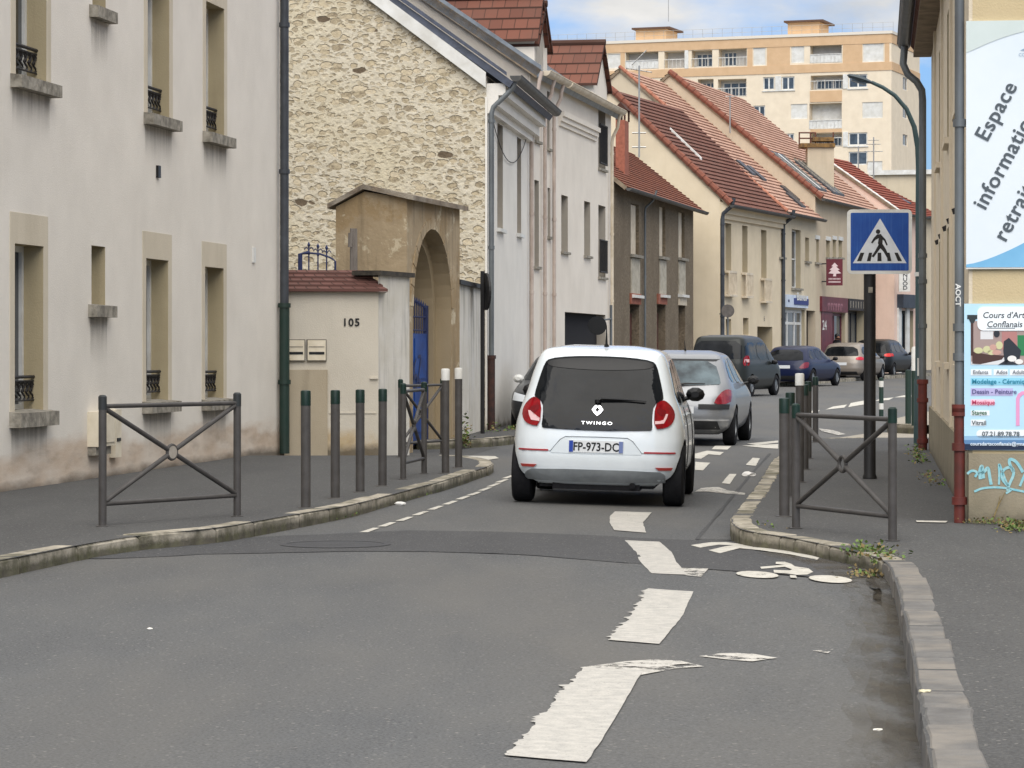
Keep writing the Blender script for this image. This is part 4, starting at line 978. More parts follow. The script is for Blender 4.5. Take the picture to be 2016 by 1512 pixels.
# E, dark pebbledash
X, Y = far(2.26, 65.2); frE = Fr(X, Y, .213)
zE = lambda x, y: (1180+x/5.04, 380+y/5.04)
def rE(x0, x1, y0, y1): a = zE(x0, y0); b = zE(x1, y1); return frE.rect(a[0], b[0], a[1], b[1])
up = [rE(312, 392, 110, 612), rE(595, 655, 130, 632), rE(785, 845, 185, 645)]
dn = [rE(302, 395, 1110, 1500), rE(572, 655, 1110, 1500), rE(785, 850, 1120, 1500)]
dn = [(a, b, .1, d) for a, b, c, d in dn]
tE, frE, LE, eE, oE, rzE = house('pebbledash_house', 'low dark pebbledash house with brown-orange roof between the dormered and the cream house', 2.26, 65.2, .213, 1365, 352, 1.65, 236, 0, m_pebble, m_tile_org, [h+(.22,) for h in up]+[h+(.3,) for h in dn], vm=False, over=.4, uvcourse=.18, depth=3.2, mreveal=m_pebble)
for h in up:
    a, b, c, d = h; m_ = (a+b)/2
    window(frE, h+(.22,), tE, oE, mf=m_creampaint, mull=1)
    mb = MB(); mb.box(frE, a+(b-a)*.35, b-.02, -.16, -.10, c+.02, d-.02); mb.build('shutter', m_creampaint, tE, oE)
    mb = MB(); z1, z0 = c-.12, c-1.25
    mb.box(frE, a-.03, b+.03, 0, .035, z0, z1); mb.build('apron_panel', M('apron_render', 'b9b2a2', '9b9485', scale=5, rough=.9).m, tE, oE)
    sill(frE, h, tE, oE, over=.12, out=.14, th=.10); sill(frE, (a, b, z0, 0), tE, oE, over=.12, out=.16, th=.10, mat=m_white, name='ledge')
for i, h in enumerate(dn):
    a, b, c, d = h
    mb = MB(); mb.box(frE, a, b, -.3, -.24, c, d-.25)
    for q in range(3): mb.box(frE, a+.12, b-.12, -.24, -.225, c+.2+q*.75, c+.75+q*.75)
    mb.build('door', m_woodred, tE, oE)
    mb = MB(); mb.box(frE, a-.05, b+.05, 0, .06, d+.02, d+.35); mb.build('lintel', m_brick if i < 2 else m_creampaint, tE, oE)
X, Y = frE.P(frE.su(1272, .08), .08, 0)[:2]
dpipe(frE, frE.su(1271, .1), eE, m_greypipe, 'grey downpipe with a swan-neck down the dark pebbledash front', n1=.45)
# brick chimney at its near end
ch = thing('chimney_stack', 'orange brick chimney with a small tiled hood above the dark house', 'chimney', frE.P(.7, -1.1, 0)); o = ch.location.copy()
cY = 92.0; zz = lambda v: HC+(HV-v)/F*cY
s0, s1 = .15, .8
u_ = lambda u: (u-CX)/F*cY
mb = MB(); mb.hexa([(u_(1212), cY, 3), (u_(1230), cY, 3), (u_(1240), cY+.9, 3), (u_(1222), cY+.9, 3), (u_(1212), cY, zz(236)), (u_(1230), cY, zz(236)), (u_(1240), cY+.9, zz(236)), (u_(1222), cY+.9, zz(236))]); mb.build('shaft', m_brick, ch, o)
mb = MB()
for (x, y) in ((1212, 0), (1228, 0), (1238, .8), (1224, .8)): mb.hexa([(u_(x)+a, cY+y+b, c_) for c_ in (zz(236), zz(216)) for a, b in ((0, 0), (.06, 0), (.06, .06), (0, .06))])
A, B_, C_, D_ = (u_(1208), cY-.1, zz(216)), (u_(1234), cY-.1, zz(216)), (u_(1246), cY+1, zz(216)), (u_(1220), cY+1, zz(216))
r0, r1 = ((A[0]+B_[0])/2, cY-.1, zz(201)), ((C_[0]+D_[0])/2, cY+1, zz(201))
mb.faces([A, B_, C_, D_, r0, r1], [(0, 1, 4), (2, 3, 5), (1, 2, 5, 4), (3, 0, 4, 5), (0, 3, 2, 1)]); mb.build('hood', m_tile_dorm, ch, o)

# F, cream with dark red roof
X, Y = far(5.51, 78.0); frF = Fr(X, Y, .3375)
F_up = [zrect(frF, 748, 785, 120, 400), zrect(frF, 850, 882, 135, 412), zrect(frF, 962, 995, 160, 445)]
F_dn = [zrect(frF, 752, 785, 690, 795), zrect(frF, 855, 888, 683, 785)]; F_g = zrect(frF, 940, 1030, 735, 900); F_g = (F_g[0], F_g[1], 0, F_g[3], .9)
tF, frF, LF, eF, oF, rzF = house('cream_house', 'cream house with a dark red tiled roof and blank side gable beyond the dark house', 5.51, 78.0, .3375, 1539, 386, 3.05, 178, 0, m_creamF, m_tile_dark, [h+(.25,) for h in F_up+F_dn]+[F_g], corn=True, over=.4)
for h in F_up:
    window(frF, h+(.25,), tF, oF, mf=m_creampaint, mull=1); a, b, c, d = h
    mb = MB(); mb.box(frF, a-.1, b+.1, 0, .22, c-.95, c-.87); mb.box(frF, a-.1, b+.1, .02, .20, c-.10, c-.02)
    for i in range(8):
        s = a-.08+(b-a+.16)*i/7; mb.box(frF, s-.02, s+.02, .16, .20, c-.87, c-.10)
    mb.build('window_guard', m_creampaint, tF, oF)
for h in F_dn: window(frF, h+(.25,), tF, oF, mf=m_creampaint, mull=1, mg=m_glass_blue); sill(frF, h, tF, oF, mat=m_creampaint)
mb = MB(); mb.box(frF, F_g[0], F_g[1], -.9, -.85, 0, F_g[3])
for i in range(5): mb.box(frF, F_g[0]+.1, F_g[1]-.1, -.85, -.835, .2+i*.45, .5+i*.45)
mb.build('garage_door', m_tan, tF, oF)
mb = MB(); mb.text('6', .28, lambda x, y: frF.P(frF.su(1504)+x, .02, frF.z(1504, 632)+y)); mb.build('house_number', m_black, tF, oF)
q = lambda s_, n_, k_: frF.P(s_, -n_, eF+n_*(rzF-eF)/(3.05*K)+.08+k_)
mb = MB(); mb.hexa([q(3.0, 1.5, 0), q(3.12, 1.5, 0), q(3.12, 2.7, 0), q(3.0, 2.7, 0), q(3.0, 1.5, .1), q(3.12, 1.5, .1), q(3.12, 2.7, .1), q(3.0, 2.7, .1)])
mb.build('roof_strip', m_white, tF, oF)
dpipe(frF, .05, eF, m_darkpipe, 'brown downpipe on the near corner of the cream house', n1=.5, r=.07)
dpipe(frF, LF-.05, eF, m_darkpipe, 'dark downpipe between the cream house and the blue-signed shop', n1=.5, r=.07)
c = atY(1433, 612, 97)
t = thing('round_sign', 'small round grey-backed sign on a post in front of the cream house', 'sign', (c.x, c.y, 0)); o = t.location.copy()
mb = MB(); mb.tube([(c.x, c.y+.04, .2), (c.x, c.y+.04, c.z+.1)], .03, 8); mb.tube([(c.x, c.y+.04, c.z), (c.x-.25, c.y+.3, c.z-.1)], .02, 6); mb.build('post', m_greypipe, t, o)
mb = MB(); mb.prism([(.215*math.cos(a_), .215*math.sin(a_)) for a_ in [2*math.pi*i/24 for i in range(24)]], lambda x, y, d: Vector((c.x+x, c.y+d, c.z+y)), 0, .03); mb.build('sign_plate', M('sign_back', '6b6560', '544f4b', scale=6, rough=.5, metal=.3).m, t, o)

# G
X, Y = far(7.67, 84.4); frG = Fr(X, Y, .324)
G_w = [zrect(frG, 1073, 1098, 175, 320), zrect(frG, 1145, 1198, 158, 505), zrect(frG, 1225, 1248, 205, 345)]
G_s = zrect(frG, 1095, 1222, 632, 900); G_s = (G_s[0], G_s[1], .15, G_s[3], .18); G_d = zrect(frG, 1232, 1290, 640, 900); G_d = (G_d[0], G_d[1], .15, G_d[3], .35)
tG, frG, LG, eG, oG, rzG = house('shop_house', 'beige house with a pink tiled roof over the shop with the blue sign', 7.67, 84.4, .324, 1607, 408, 4.75, 137, 0, m_creamG, m_tile_pink, [h+(.25,) for h in G_w]+[G_s, G_d], over=.3, vm=M('pink_verge', 'b07860', '96604c', scale=8, rough=.85).m, verge_r=.08)
for i, h in enumerate(G_w):
    window(frG, h+(.25,), tG, oG, mull=1, mf=m_white if i == 1 else m_creampaint, mg=m_glass_blue if i == 1 else m_glass, rail=((h[2]+h[3])/2,) if i == 1 else ()); sill(frG, h, tG, oG)
window(frG, G_s, tG, oG, mull=2, fw=.13, rail=(G_s[3]-.55,), mg=m_glass_blue, kind='shop_window')
mb = MB(); mb.box(frG, G_d[0], G_d[1], -.35, -.3, .15, G_d[3]); mb.build('door', M('dark_brown_door', '453b33', '352d27', scale=4).m, tG, oG)
sg = thing('shop_sign', 'white and blue fascia sign over the small shop left of the dark red restaurant', 'sign', frG.P(G_s[0], .1, 3)); o = sg.location.copy()
a, b, c_, d = zrect(frG, 1097, 1226, 548, 622)
mb = MB(); mb.box(frG, a, b, 0, .12, c_, d); mb.build('board', M('sign_white_blue', 'cfd8e4', 'b9c6d8', scale=2, rough=.5).m, sg, o)
mb = MB(); mb.box(frG, a+(b-a)*.33, b-.05, .12, .15, c_+.12, d-.12); mb.build('name_panel', M('sign_navy', '1f2f73', rough=.5).m, sg, o)
mb = MB(); mb.text('Banes', .42, lambda x, y: frG.P((a+(b-a)*.66)+x*1.9, .156, c_+.30+y), bold=.012)
mb.build('lettering', m_white, sg, o)
mb = MB(); mb.box(frG, a+.25, a+.5, .121, .128, c_+.2, d-.2); mb.build('emblem', m_darkblue, sg, o)

# H
X, Y = far(9.16, 89.0); frH = Fr(X, Y, .319)
H_w = [zrect(frH, 1285, 1306, 215, 352), zrect(frH, 1350, 1371, 222, 322), zrect(frH, 1389, 1408, 218, 322), zrect(frH, 1424, 1445, 222, 322)]
H_s = zrect(frH, 1325, 1462, 652, 900); H_s = (H_s[0], H_s[1], .25, H_s[3], .2); H_k = zrect(frH, 1478, 1578, 640, 900); H_k = (H_k[0], H_k[1], .25, H_k[3], .4)
tH, frH, LH, eH, oH, rzH = house('restaurant_house', 'sand-coloured house with roof windows, above the dark red restaurant front', 9.16, 89.0, .319, 1722, 382, 4.53, 146, 0, m_creamH, m_tile_pink, [h+(.2,) for h in H_w]+[H_s, H_k], over=.3)
for h in H_w:
    window(frH, h+(.2,), tH, oH, mull=0); sill(frH, h, tH, oH)
    mb = MB(); mb.box(frH, h[0]-.1, h[1]+.1, 0, .04, h[3], h[3]+.16); mb.build('lintel', m_white, tH, oH)
m_maroon = M('maroon_front', '6c2a35', '55202a', scale=3, rough=.5).m
window(frH, H_s, tH, oH, mull=2, fw=.12, mf=m_maroon, mg=m_glass_blue, kind='shop_window'); window(frH, H_k, tH, oH, mull=2, fw=.1, mf=m_iron, mg=m_glass_blue, kind='shop_window')
a, b, c_, d = zrect(frH, 1312, 1466, 560, 648)
sg = thing('fascia_board', 'dark red fascia with faint lettering over the restaurant window', 'sign', frH.P(a, .1, 3)); o = sg.location.copy()
mb = MB(); mb.box(frH, a, b, 0, .10, c_, d); mb.build('board', m_maroon, sg, o)
mb = MB(); f2 = M('faded_letter', 'a0707a', rough=.6).m; _r = random.Random(4)
for z_0, z_1, n_, w_ in ((d-.55, d-.25, 6, .34), (c_+.22, c_+.36, 11, .20)):
    for i in range(n_):
        x_ = (a+b)/2+(i-(n_-1)/2)*w_*1.5; mb.box(frH, x_-w_*.45, x_-w_*.2, .1, .106, z_0, z_1-_r.random()*.06); mb.box(frH, x_-w_*.2, x_+w_*.3, .1, .105, z_1-.07, z_1); 
mb.build('lettering', f2, sg, o)
mb = MB(); mb.box(frH, H_s[0]-.2, H_s[0]+(H_s[1]-H_s[0])*.42, -.02, .03, .6, c_); mb.build('menu_panel', m_maroon, tH, oH)
mb = MB(); mb.text('24', .55, lambda x, y: frH.P(H_s[0]+.35+x*1.6, .036, c_-.75+y), bold=.01); mb.build('street_number', m_white, tH, oH)
a, b, c_, d = zrect(frH, 1474, 1582, 572, 640)
sg = thing('fascia_board', 'black fascia with pale upright bars right of the dark red one', 'sign', frH.P(a, .1, 3)); o = sg.location.copy()
mb = MB(); mb.box(frH, a, b, 0, .10, c_, d); mb.build('board', m_iron, sg, o)
for i in range(7):
    mb = MB(); mb.box(frH, a+.3+(b-a-.6)*i/6-.07, a+.3+(b-a-.6)*i/6+.07, .1, .11, c_+.1, d-.1); mb.build('pale_bar', m_sill, sg, o)
# maroon hanging sign with a white tree
cY = frH.P(1.2, .6, 0).y; q = lambda u, v, d=0: Vector(((u-CX)/F*cY, cY+d, HC+(HV-v)/F*cY))
t = thing('hanging_sign', 'dark red hanging sign with a white tree emblem above the restaurant', 'sign', q(1612, 690)); o = t.location.copy()
mb = MB(); mb.hexa([q(1627, 562), q(1659, 562), q(1659, 562, .12), q(1627, 562, .12), q(1627, 510), q(1659, 510), q(1659, 510, .12), q(1627, 510, .12)]); mb.build('board', M('sign_maroon', '66202c', '581a26', scale=3, rough=.5).m, t, o)
mb = MB()
for pl in ([(1643, 517), (1650, 524), (1646, 525), (1653, 531), (1649, 532), (1656, 538), (1646, 539), (1646, 544), (1640, 544), (1641, 539), (1631, 538), (1637, 532), (1633, 531), (1640, 525), (1637, 524)],):
    mb.prism(pl, lambda x, y, d: q(x, y, d), -.012, -.002)
for v, n_ in ((549, 9), (555, 11)):
    for i in range(n_):
        u = 1643+(i-(n_-1)/2)*(24/n_); mb.prism([(u-.8, v+1.5), (u+.7, v+1.5), (u+.7, v-1.5), (u-.8, v-1.5)], lambda x, y, d: q(x, y, d), -.008, -.002)
mb.build('emblem', M('emblem_pale', 'd9c3c3', rough=.6).m, t, o)
for v in (519, 554):
    mb = MB(); mb.tube([q(1612, v, .5), q(1628, v, .05)], .03, 6); mb.build('bracket', m_darkpipe, t, o)
# roof windows and panels on H
def roofpatch(fr, ez, rz, rn, s0, s1, f0, f1, mat, parent, off, name, h=.10):
    rn *= K
    q = lambda s, f, k: fr.P(s, -rn*f, ez+(rz-ez)*f+.06+k)
    mb = MB(); mb.hexa([q(s0, f0, .0), q(s1, f0, .0), q(s1, f1, .0), q(s0, f1, .0), q(s0, f0, h), q(s1, f0, h), q(s1, f1, h), q(s0, f1, h)]); return mb.build(name, mat, parent, off)
m_panel = M('dark_panel', '3b3d42', '2c2d31', scale=4, rough=.4).m
roofpatch(frH, eH, rzH, 4.53, .6, 3.2, .03, .33, m_panel, tH, oH, 'roof_window', .12); roofpatch(frH, eH, rzH, 4.53, 4.6, 7.0, .03, .30, m_panel, tH, oH, 'roof_window', .12)
for s in (1.0, 1.9, 2.8, 5.0, 5.9, 6.7): roofpatch(frH, eH, rzH, 4.53, s-.07, s+.07, .03, .32, m_white if s == 1.9 else m_sill, tH, oH, 'glazing_bar', .15)
for s, f in ((1.6, .33), (2.6, .3)): roofpatch(frG, eG, rzG, 4.75, s, s+.7, f-.1, f+.0, m_panel, tG, oG, 'roof_window', .12)
for s, f in ((4.5, .12), (5.2, .18)): roofpatch(frG, eG, rzG, 4.75, s, s+.8, f-.1, f+.0, m_panel, tG, oG, 'roof_window', .12)
# chimney between H and I
cY = frH.P(5.6, -3.2, 0).y; q = lambda u, v, d=0: Vector(((u-CX)/F*cY, cY+d, HC+(HV-v)/F*cY))
t = thing('chimney_stack', 'broad rendered chimney with an iron hood frame beyond the pink roofs', 'chimney', q(1620, 400)); o = t.location.copy()
def bx(mb, u0, u1, v0, v1, d0, d1): mb.hexa([q(u0, v1, d0), q(u1, v1, d0), q(u1, v1, d1), q(u0, v1, d1), q(u0, v0, d0), q(u1, v0, d0), q(u1, v0, d1), q(u0, v0, d1)])
mb = MB(); bx(mb, 1590, 1642, 290, 420, 0, .9); mb.build('shaft', m_creamH, t, o)
mb = MB(); bx(mb, 1576, 1644, 282, 290, -.1, 1.0); bx(mb, 1600, 1642, 270, 278, -.05, .9); mb.build('cap', M('mossy_cap', '8a6a3c', '5a4630', scale=6, rough=.9).m, t, o)
mb = MB()
for u in (1574, 1596, 1606, 1641): mb.tube([q(u, 284, .1), q(u, 260, .1)], .035, 6)
for v in (261, 272): mb.tube([q(1573, v, .1), q(1606, v, .1)], .035, 6)
mb.build('hood_frame', M('rusted_bar', '6d4436', '4c3028', scale=8, rough=.8).m, t, o)

# I, J at the bend
X, Y = far(12.72, 98.0); frI = Fr(X, Y, .42)
I_s = zrect(frI, 1790, 1868, 640, 900); I_s = (I_s[0], I_s[1], .3, I_s[3], .25)
tI, frI, LI, eI, oI, rzI = house('pink_gabled_house', 'house with a bright red roof and blank pale pink side wall behind the crossing sign', 12.72, 98.0, .42, 1812, 412, 2.6, 308, 0, m_pinkI, m_tile_red, [I_s], over=.35, vm=m_white, verge_r=.05)
window(frI, I_s, tI, oI, mull=2, mf=m_iron, mg=m_glass_blue, kind='shop_window', fw=.14)
a, b, c_, d = zrect(frI, 1772, 1868, 545, 625); mb = MB(); mb.box(frI, a, b, 0, .3, c_, d); mb.build('awning_box', M('slate_blue_front', '3d4550', '323a44', scale=3, rough=.6).m, tI, oI)
mb = MB(); mb.box(frI, a, a+.5, .0, .08, .3, c_); mb.box(frI, (a+b)/2, (a+b)/2+.5, .0, .08, .3, c_); mb.build('pilaster', m_white, tI, oI)
t = thing('banner_sign', 'tall white shop sign with letters stacked downwards beyond the crossing sign', 'sign', frI.P(0, .3, 3)); o = t.location.copy()
cY = Y-.6; q = lambda u, v, d=0: Vector(((u-CX)/F*cY, cY+d, HC+(HV-v)/F*cY))
mb = MB(); mb.hexa([q(1770, 574), q(1792, 574), q(1792, 574, .15), q(1770, 574, .15), q(1770, 536), q(1792, 536), q(1792, 536, .15), q(1770, 536, .15)]); mb.build('board', m_white, t, o)
mb = MB()
for i, ch_ in enumerate('NUOD'): mb.text(ch_, .24, lambda x, y: q(1782, 545+i*8.4, -.01)+Vector((x*1.2, 0, y)), bold=.004)
mb.build('lettering', m_darkpipe, t, o)
# far red roof and white rooms beyond
X, Y = far(14.6, 108); 
tJ, frJ, LJ, eJ, oJ, rzJ = house('far_red_roof_house', 'distant house whose dull red roof with a dark roof window drops towards the lamp post', 14.4, 106, .5, 1850, 420, 4.6, 300, 0, m_creamG, m_tile_red, [], over=.3, vm=m_pinkI)
roofpatch(frJ, eJ, rzJ, 4.6, .8, 2.6, .15, .42, m_panel, tJ, oJ, 'roof_window', .12)

# rooftop aerials
def aerial(label, x, y, z0, z1, arms, w_=.9):
    t = thing('tv_aerial', label, 'aerial', (x, y, z0)); mb = MB(); mb.tube([(0, 0, 0), (0, 0, z1-z0)], .035, 6); mb.build('mast', m_antenna, t)
    mb = MB()
    for h, dz, ww in arms:
        mb.tube([(-ww/2, 0, h-z0), (ww/2, 0, h-z0+dz)], .022, 5)
        for k in range(6):
            x_ = -ww/2+ww*k/5; mb.tube([(x_, -.22, h-z0+dz*k/5), (x_, .22, h-z0+dz*k/5)], .012, 4)
    mb.build('arms', m_antenna, t); return t
p = frF.P(-.15, -1.95, 0); zf = lambda v: HC+(HV-v)/F*p.y
x_ = (1258-CX)/F*p.y
t = aerial('tall white television mast clamped to the cream gable', x_, p.y-.15, zf(310), zf(130), [(zf(128), .5, .5), (zf(135), -.15, .9)])
mb = MB()
for v in (262, 290): mb.tube([(-.25, .05, zf(v)-zf(310)), (.25, .05, zf(v)-zf(310))], .03, 6)
mb.build('clamp', m_antenna, t)
p = frH.P(-.1, -2.5, 0); zf = lambda v: HC+(HV-v)/F*p.y
aerial('thin grey aerial on the verge between the two pink roofs', (1437-CX)/F*p.y, p.y, zf(262), zf(188), [(zf(190), 0, .4)])
# ---------------------------------------------------------------- apartment block on the hill behind
YA = 285.0; XA = (1755-CX)/F*YA
ph = R(19.9)
class FA(Fr):
    def __init__(s): s.o = Vector((XA, YA, 0)); s.d = Vector((-math.cos(ph), math.sin(ph), 0)); s.n = Vector((-math.sin(ph), -math.cos(ph), 0))
fA = FA()
class FB(Fr):
    def __init__(s): s.o = Vector((XA, YA, 0)); s.d = Vector((math.sin(ph), math.cos(ph), 0)); s.n = Vector((math.cos(ph), -math.sin(ph), 0))
fB = FB()
ap = thing('apartment_block', 'tall peach and orange apartment block rising behind the tiled roofs', 'apartment block', (XA, YA, 0)); oa = ap.location.copy()
LA = fA.su(1075); zt = fA.z(1755, 66)
zu = lambda x: 1180+x/3.15
zv = lambda y: y/3.15
def ra_(x0, x1, y0, y1): return fA.rect(zu(x0), zu(x1), zv(y0), zv(y1))
shut = [ra_(50, 130, 335, 425), ra_(955, 1030, 292, 405), ra_(1190, 1270, 287, 390), ra_(1635, 1762, 270, 383), ra_(1187, 1290, 645, 738), ra_(1630, 1757, 633, 733), ra_(1660, 1755, 1000, 1075)]
logg = [ra_(163, 366, 322, 428), ra_(403, 528, 318, 422), ra_(572, 700, 312, 416), ra_(740, 914, 300, 410), ra_(1307, 1503, 278, 390), ra_(735, 912, 490, 600), ra_(610, 708, 490, 600), ra_(1310, 1510, 466, 555), ra_(1302, 1503, 640, 800), ra_(1310, 1505, 825, 910)]
wins = [ra_(1015, 1086, 478, 558), ra_(1130, 1210, 475, 558), ra_(1545, 1662, 460, 545), ra_(955, 1028, 655, 738), ra_(1150, 1208, 828, 900), ra_(1545, 1662, 822, 902)]
zbase = 2
lower = []
rows = [fA.z(1500, 270+55*k) for k in range(1, 6)]
for z in rows:
    for x0, x1 in ((1545, 1662), (1130, 1210)):
        a, b, c_, d = ra_(x0, x1, 822, 902); lower.append((a, b, z-.2, z+1.1))
holes = [h+(.12,) for h in shut]+[h+(1.2,) for h in logg]+[h+(.15,) for h in wins+lower]
mb = MB(); facade(mb, fA, 0, LA, 0, zt, holes); mb.poly([fA.P(LA, 0, 0), fA.P(LA, -12, 0), fA.P(LA, -12, zt), fA.P(LA, 0, zt)])
mb.poly([fA.P(0, -12, 0), fA.P(LA, -12, 0), fA.P(LA, -12, zt), fA.P(0, -12, zt)]); mb.poly([fA.P(0, 0, zt), fA.P(LA, 0, zt), fA.P(LA, -12, zt), fA.P(0, -12, zt)])
sw_ = []
zz3 = lambda x, y: fB.z(zu(x), zv(y))
for y0, y1 in ((480, 560), (650, 735), (835, 905)):
    for x0, x1 in ((1882, 1912),): sw_.append(fB.rect(zu(x0), zu(x1), zv(y0), zv(y1))+(.15,))
facade(mb, fB, 0, 13, 0, zt, sw_)
mb.build('wall', [m_apt, m_apt], ap, oa)
# orange bands and panels, slightly proud
mb = MB(); n = .06
def band(x0, x1, y0, y1):
    a, b, c_, d = ra_(x0, x1, y0, y1); return a, b, c_, d
zb1 = (fA.z(1700, zv(272)), zt); zb2 = (fA.z(1700, zv(440)), fA.z(1700, zv(388)))
for z0, z1 in (zb1, zb2): mb.box(fA, -.0, LA, 0.0, n, z0, z1); mb.box(fB, .07, 13, 0, n, z0, z1)
for r_ in ((1040, 1182), (1510, 1630), (1770, 1798), (132, 158), (918, 950)): a, b, c_, d = ra_(r_[0], r_[1], 270, 400); mb.box(fA, a, b, 0, n*.5, zb2[1], zb1[0])
for r_ in ((1307, 1504, 562, 632), (1310, 1504, 800, 822)): a, b, c_, d = ra_(*r_); mb.box(fA, a, b, 0, n, c_, d)
mb.build('facade_band', m_aptO, ap, oa)
mb = MB(); mb.box(fA, -.1, LA, -.1, .14, zt, zt+.28); mb.box(fB, -.0, 13, -.1, .13, zt+.004, zt+.276); mb.build('parapet', M('pale_coping', 'd8d0c2', rough=.7).m, ap, oa)
for h in shut: window(fA, h+(.12,), ap, oa, kind='shutter')
for i, h in enumerate(logg):
    a, b, c_, d = h; D = -1.2
    mb = MB(); mb.box(fA, a, b, D-.02, D, c_, d); lg = mb.build('loggia', M('loggia_wall', 'cfcdc9', 'bdbbb6', scale=1, rough=.8).m if i != 8 else m_shutter, ap, oa)
    if i in (2, 3, 5, 6, 7, 9):
        w0 = a+(b-a)*(.45 if i == 3 else .1); frame_mb(fA, (w0, b-(b-a)*.08, c_+.1, d-.25), D, fw=.1, mull=2).build('window', m_white, lg, oa)
        mb = MB(); mb.box(fA, w0, b-(b-a)*.08, D+.01, D+.03, c_+.1, d-.25); mb.build('pane', m_glass_blue, lg, oa)
    mb = MB(); mb.tube([fA.P(a, .02, c_+.85), fA.P(b, .02, c_+.85)], .04, 5)
    k = int((b-a)/.35)
    for j in range(k+1): mb.tube([fA.P(a+(b-a)*j/k, .02, c_), fA.P(a+(b-a)*j/k, .02, c_+.85)], .02, 4)
    if i in (4, 8, 0): mb.box(fA, a, b, -.03, -.01, c_+.05, c_+.85)
    mb.build('railing', m_white, lg, oa)
for h in wins: window(fA, h+(.15,), ap, oa, mull=1, mg=m_glass_blue, fw=.12)
for h in lower: window(fA, h+(.15,), ap, oa, mull=1, mg=m_glass_blue, fw=.12)
for h in sw_: window(fB, h, ap, oa, mull=1, mg=m_glass_blue, fw=.1); 
for x0, x1, y0, y1 in ((530, 553, 312, 425), (1092, 1128, 472, 562), (1512, 1543, 460, 550), (1512, 1543, 818, 910)): a, b, c_, d = ra_(x0, x1, y0, y1); mb = MB(); mb.box(fA, a, b, 0, .08, c_, d); mb.build('white_pier', m_white, ap, oa)
for y0, y1, x0, x1 in ((560, 566, 1010, 1214), (548, 554, 1540, 1668), (904, 912, 1540, 1668)): a, b, c_, d = ra_(x0, x1, y0, y1); mb = MB(); mb.box(fA, a, b, 0, .1, c_, d); mb.build('window_sill', m_white, ap, oa)
for x0, x1, xs, y0, y1 in ((225, 413, 488, 182, 268), (1168, 1362, 1432, 138, 228)):
    a, b = fA.su(zu(x1), -3), fA.su(zu(x0), -3); z1 = fA.z(zu((x0+x1)/2), zv(y0), -3)
    mb = MB(); mb.box(fA, a, b, -7, -3, zt-.1, z1); hb = mb.build('roof_room', m_aptO, ap, oa)
    mb = MB(); mb.box(fA, a-.5, b+.3, -7.5, -2.6, z1, z1+.18); mb.build('roof_slab', M('brown_slab', '5a4438', rough=.8).m, hb, oa)
mb = MB()
for k in range(36): s = LA*k/35; mb.tube([fA.P(s, -.8, zt+.25), fA.P(s, -.8, zt+1.2)], .015, 4)
for z in (zt+.75, zt+1.2): mb.tube([fA.P(0, -.8, z), fA.P(LA, -.8, z)], .014, 4)
mb.build('roof_railing', m_antenna, ap, oa)
p = fA.P(fA.su(1316, -5), -5, 0)
aerial('spindly aerial on the left roof room of the apartment block', p.x, p.y, zt+2.6, zt+8.5, [(zt+8.1, 0, 3.2), (zt+7.7, 0, 1.4)])
for u, v0, v1, lab in ((1720, 365, 270, 'slim roof aerial with several arms before the right part of the apartment block'), (1690, 350, 288, 'short thin aerial pole before the apartment block')):
    Y = 150; aerial(lab, (u-CX)/F*Y, Y, HC+(HV-v0)/F*Y, HC+(HV-v1)/F*Y, [(HC+(HV-v1-6)/F*Y, 0, .5), (HC+(HV-v1-28)/F*Y, 0, .9), (HC+(HV-v1-14)/F*Y, 0, .7)] if u == 1720 else [])
# beige low building at the foot of the block, seen left of the lamp post
fQ = Fr(19.6, 160, .3); tq = thing('low_beige_building', 'low beige building at the foot of the apartment block, right of the red roofs', 'building', fQ.P(0, 0, 0)); oq = tq.location.copy()
z_ = HC+(HV-345)/F*160
mb = MB(); mb.box(fQ, 0, 14, 0, 9, -.3, z_); mb.build('wall', m_creamG, tq, oq)
mb = MB(); mb.box(fQ, -.2, 14.2, -.2, 9.2, z_, z_+.25); mb.build('parapet', m_white, tq, oq)

# ---------------------------------------------------------------- right-hand building with the posters
frr = Fr(3.58, 22.9, .1235, side=-1)
LR = 17.1; eR = 5.62
hR = thing('corner_building', 'warm beige building on the right edge carrying the two posters on its end wall', 'building', frr.P(0, -4, 0)); oR = hR.location.copy()
P = frr.P
wr = []
for s in (3.2, 7.2, 11.2): wr += [(s, s+1.0, 1.35, 2.75, .25), (s, s+1.0, 3.65, 5.0, .25)]
mb = MB(); facade(mb, frr, 0, LR, -.2, eR+.2, wr)
mb.poly([P(LR, 0, -.2), P(LR, -9, -.2), P(LR, -9, eR), P(LR, 0, eR)]); mb.poly([P(0, -9, -.2), P(LR, -9, -.2), P(LR, -9, eR), P(0, -9, eR)])
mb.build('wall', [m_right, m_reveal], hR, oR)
mb = MB(); mb.poly([P(0, 0, -.2), P(0, 0, eR), P(0, -4.5, eR+3.4), P(0, -9, eR), P(0, -9, -.2)]); mb.build('end_wall', m_gableR, hR, oR)
mb = MB(); mb.box(frr, -.045, 0, -9, .03, -.1, .67); mb.build('end_plinth', m_plinthR, hR, oR)
mb = MB(); mb.box(frr, .0, LR, 0, .035, -.1, .72); mb.build('plinth', m_plinthR, hR, oR)
for h in wr: window(frr, h, hR, oR); sill(frr, h, hR, oR, over=.06, out=.055, th=.07, mat=m_right)
for s0 in (.0, 2.0, 6.0, 10.0, 14.0):
    mb = MB(); mb.box(frr, s0+.003, s0+.30, 0, .03, .72, eR); mb.build('pilaster', m_right, hR, oR)
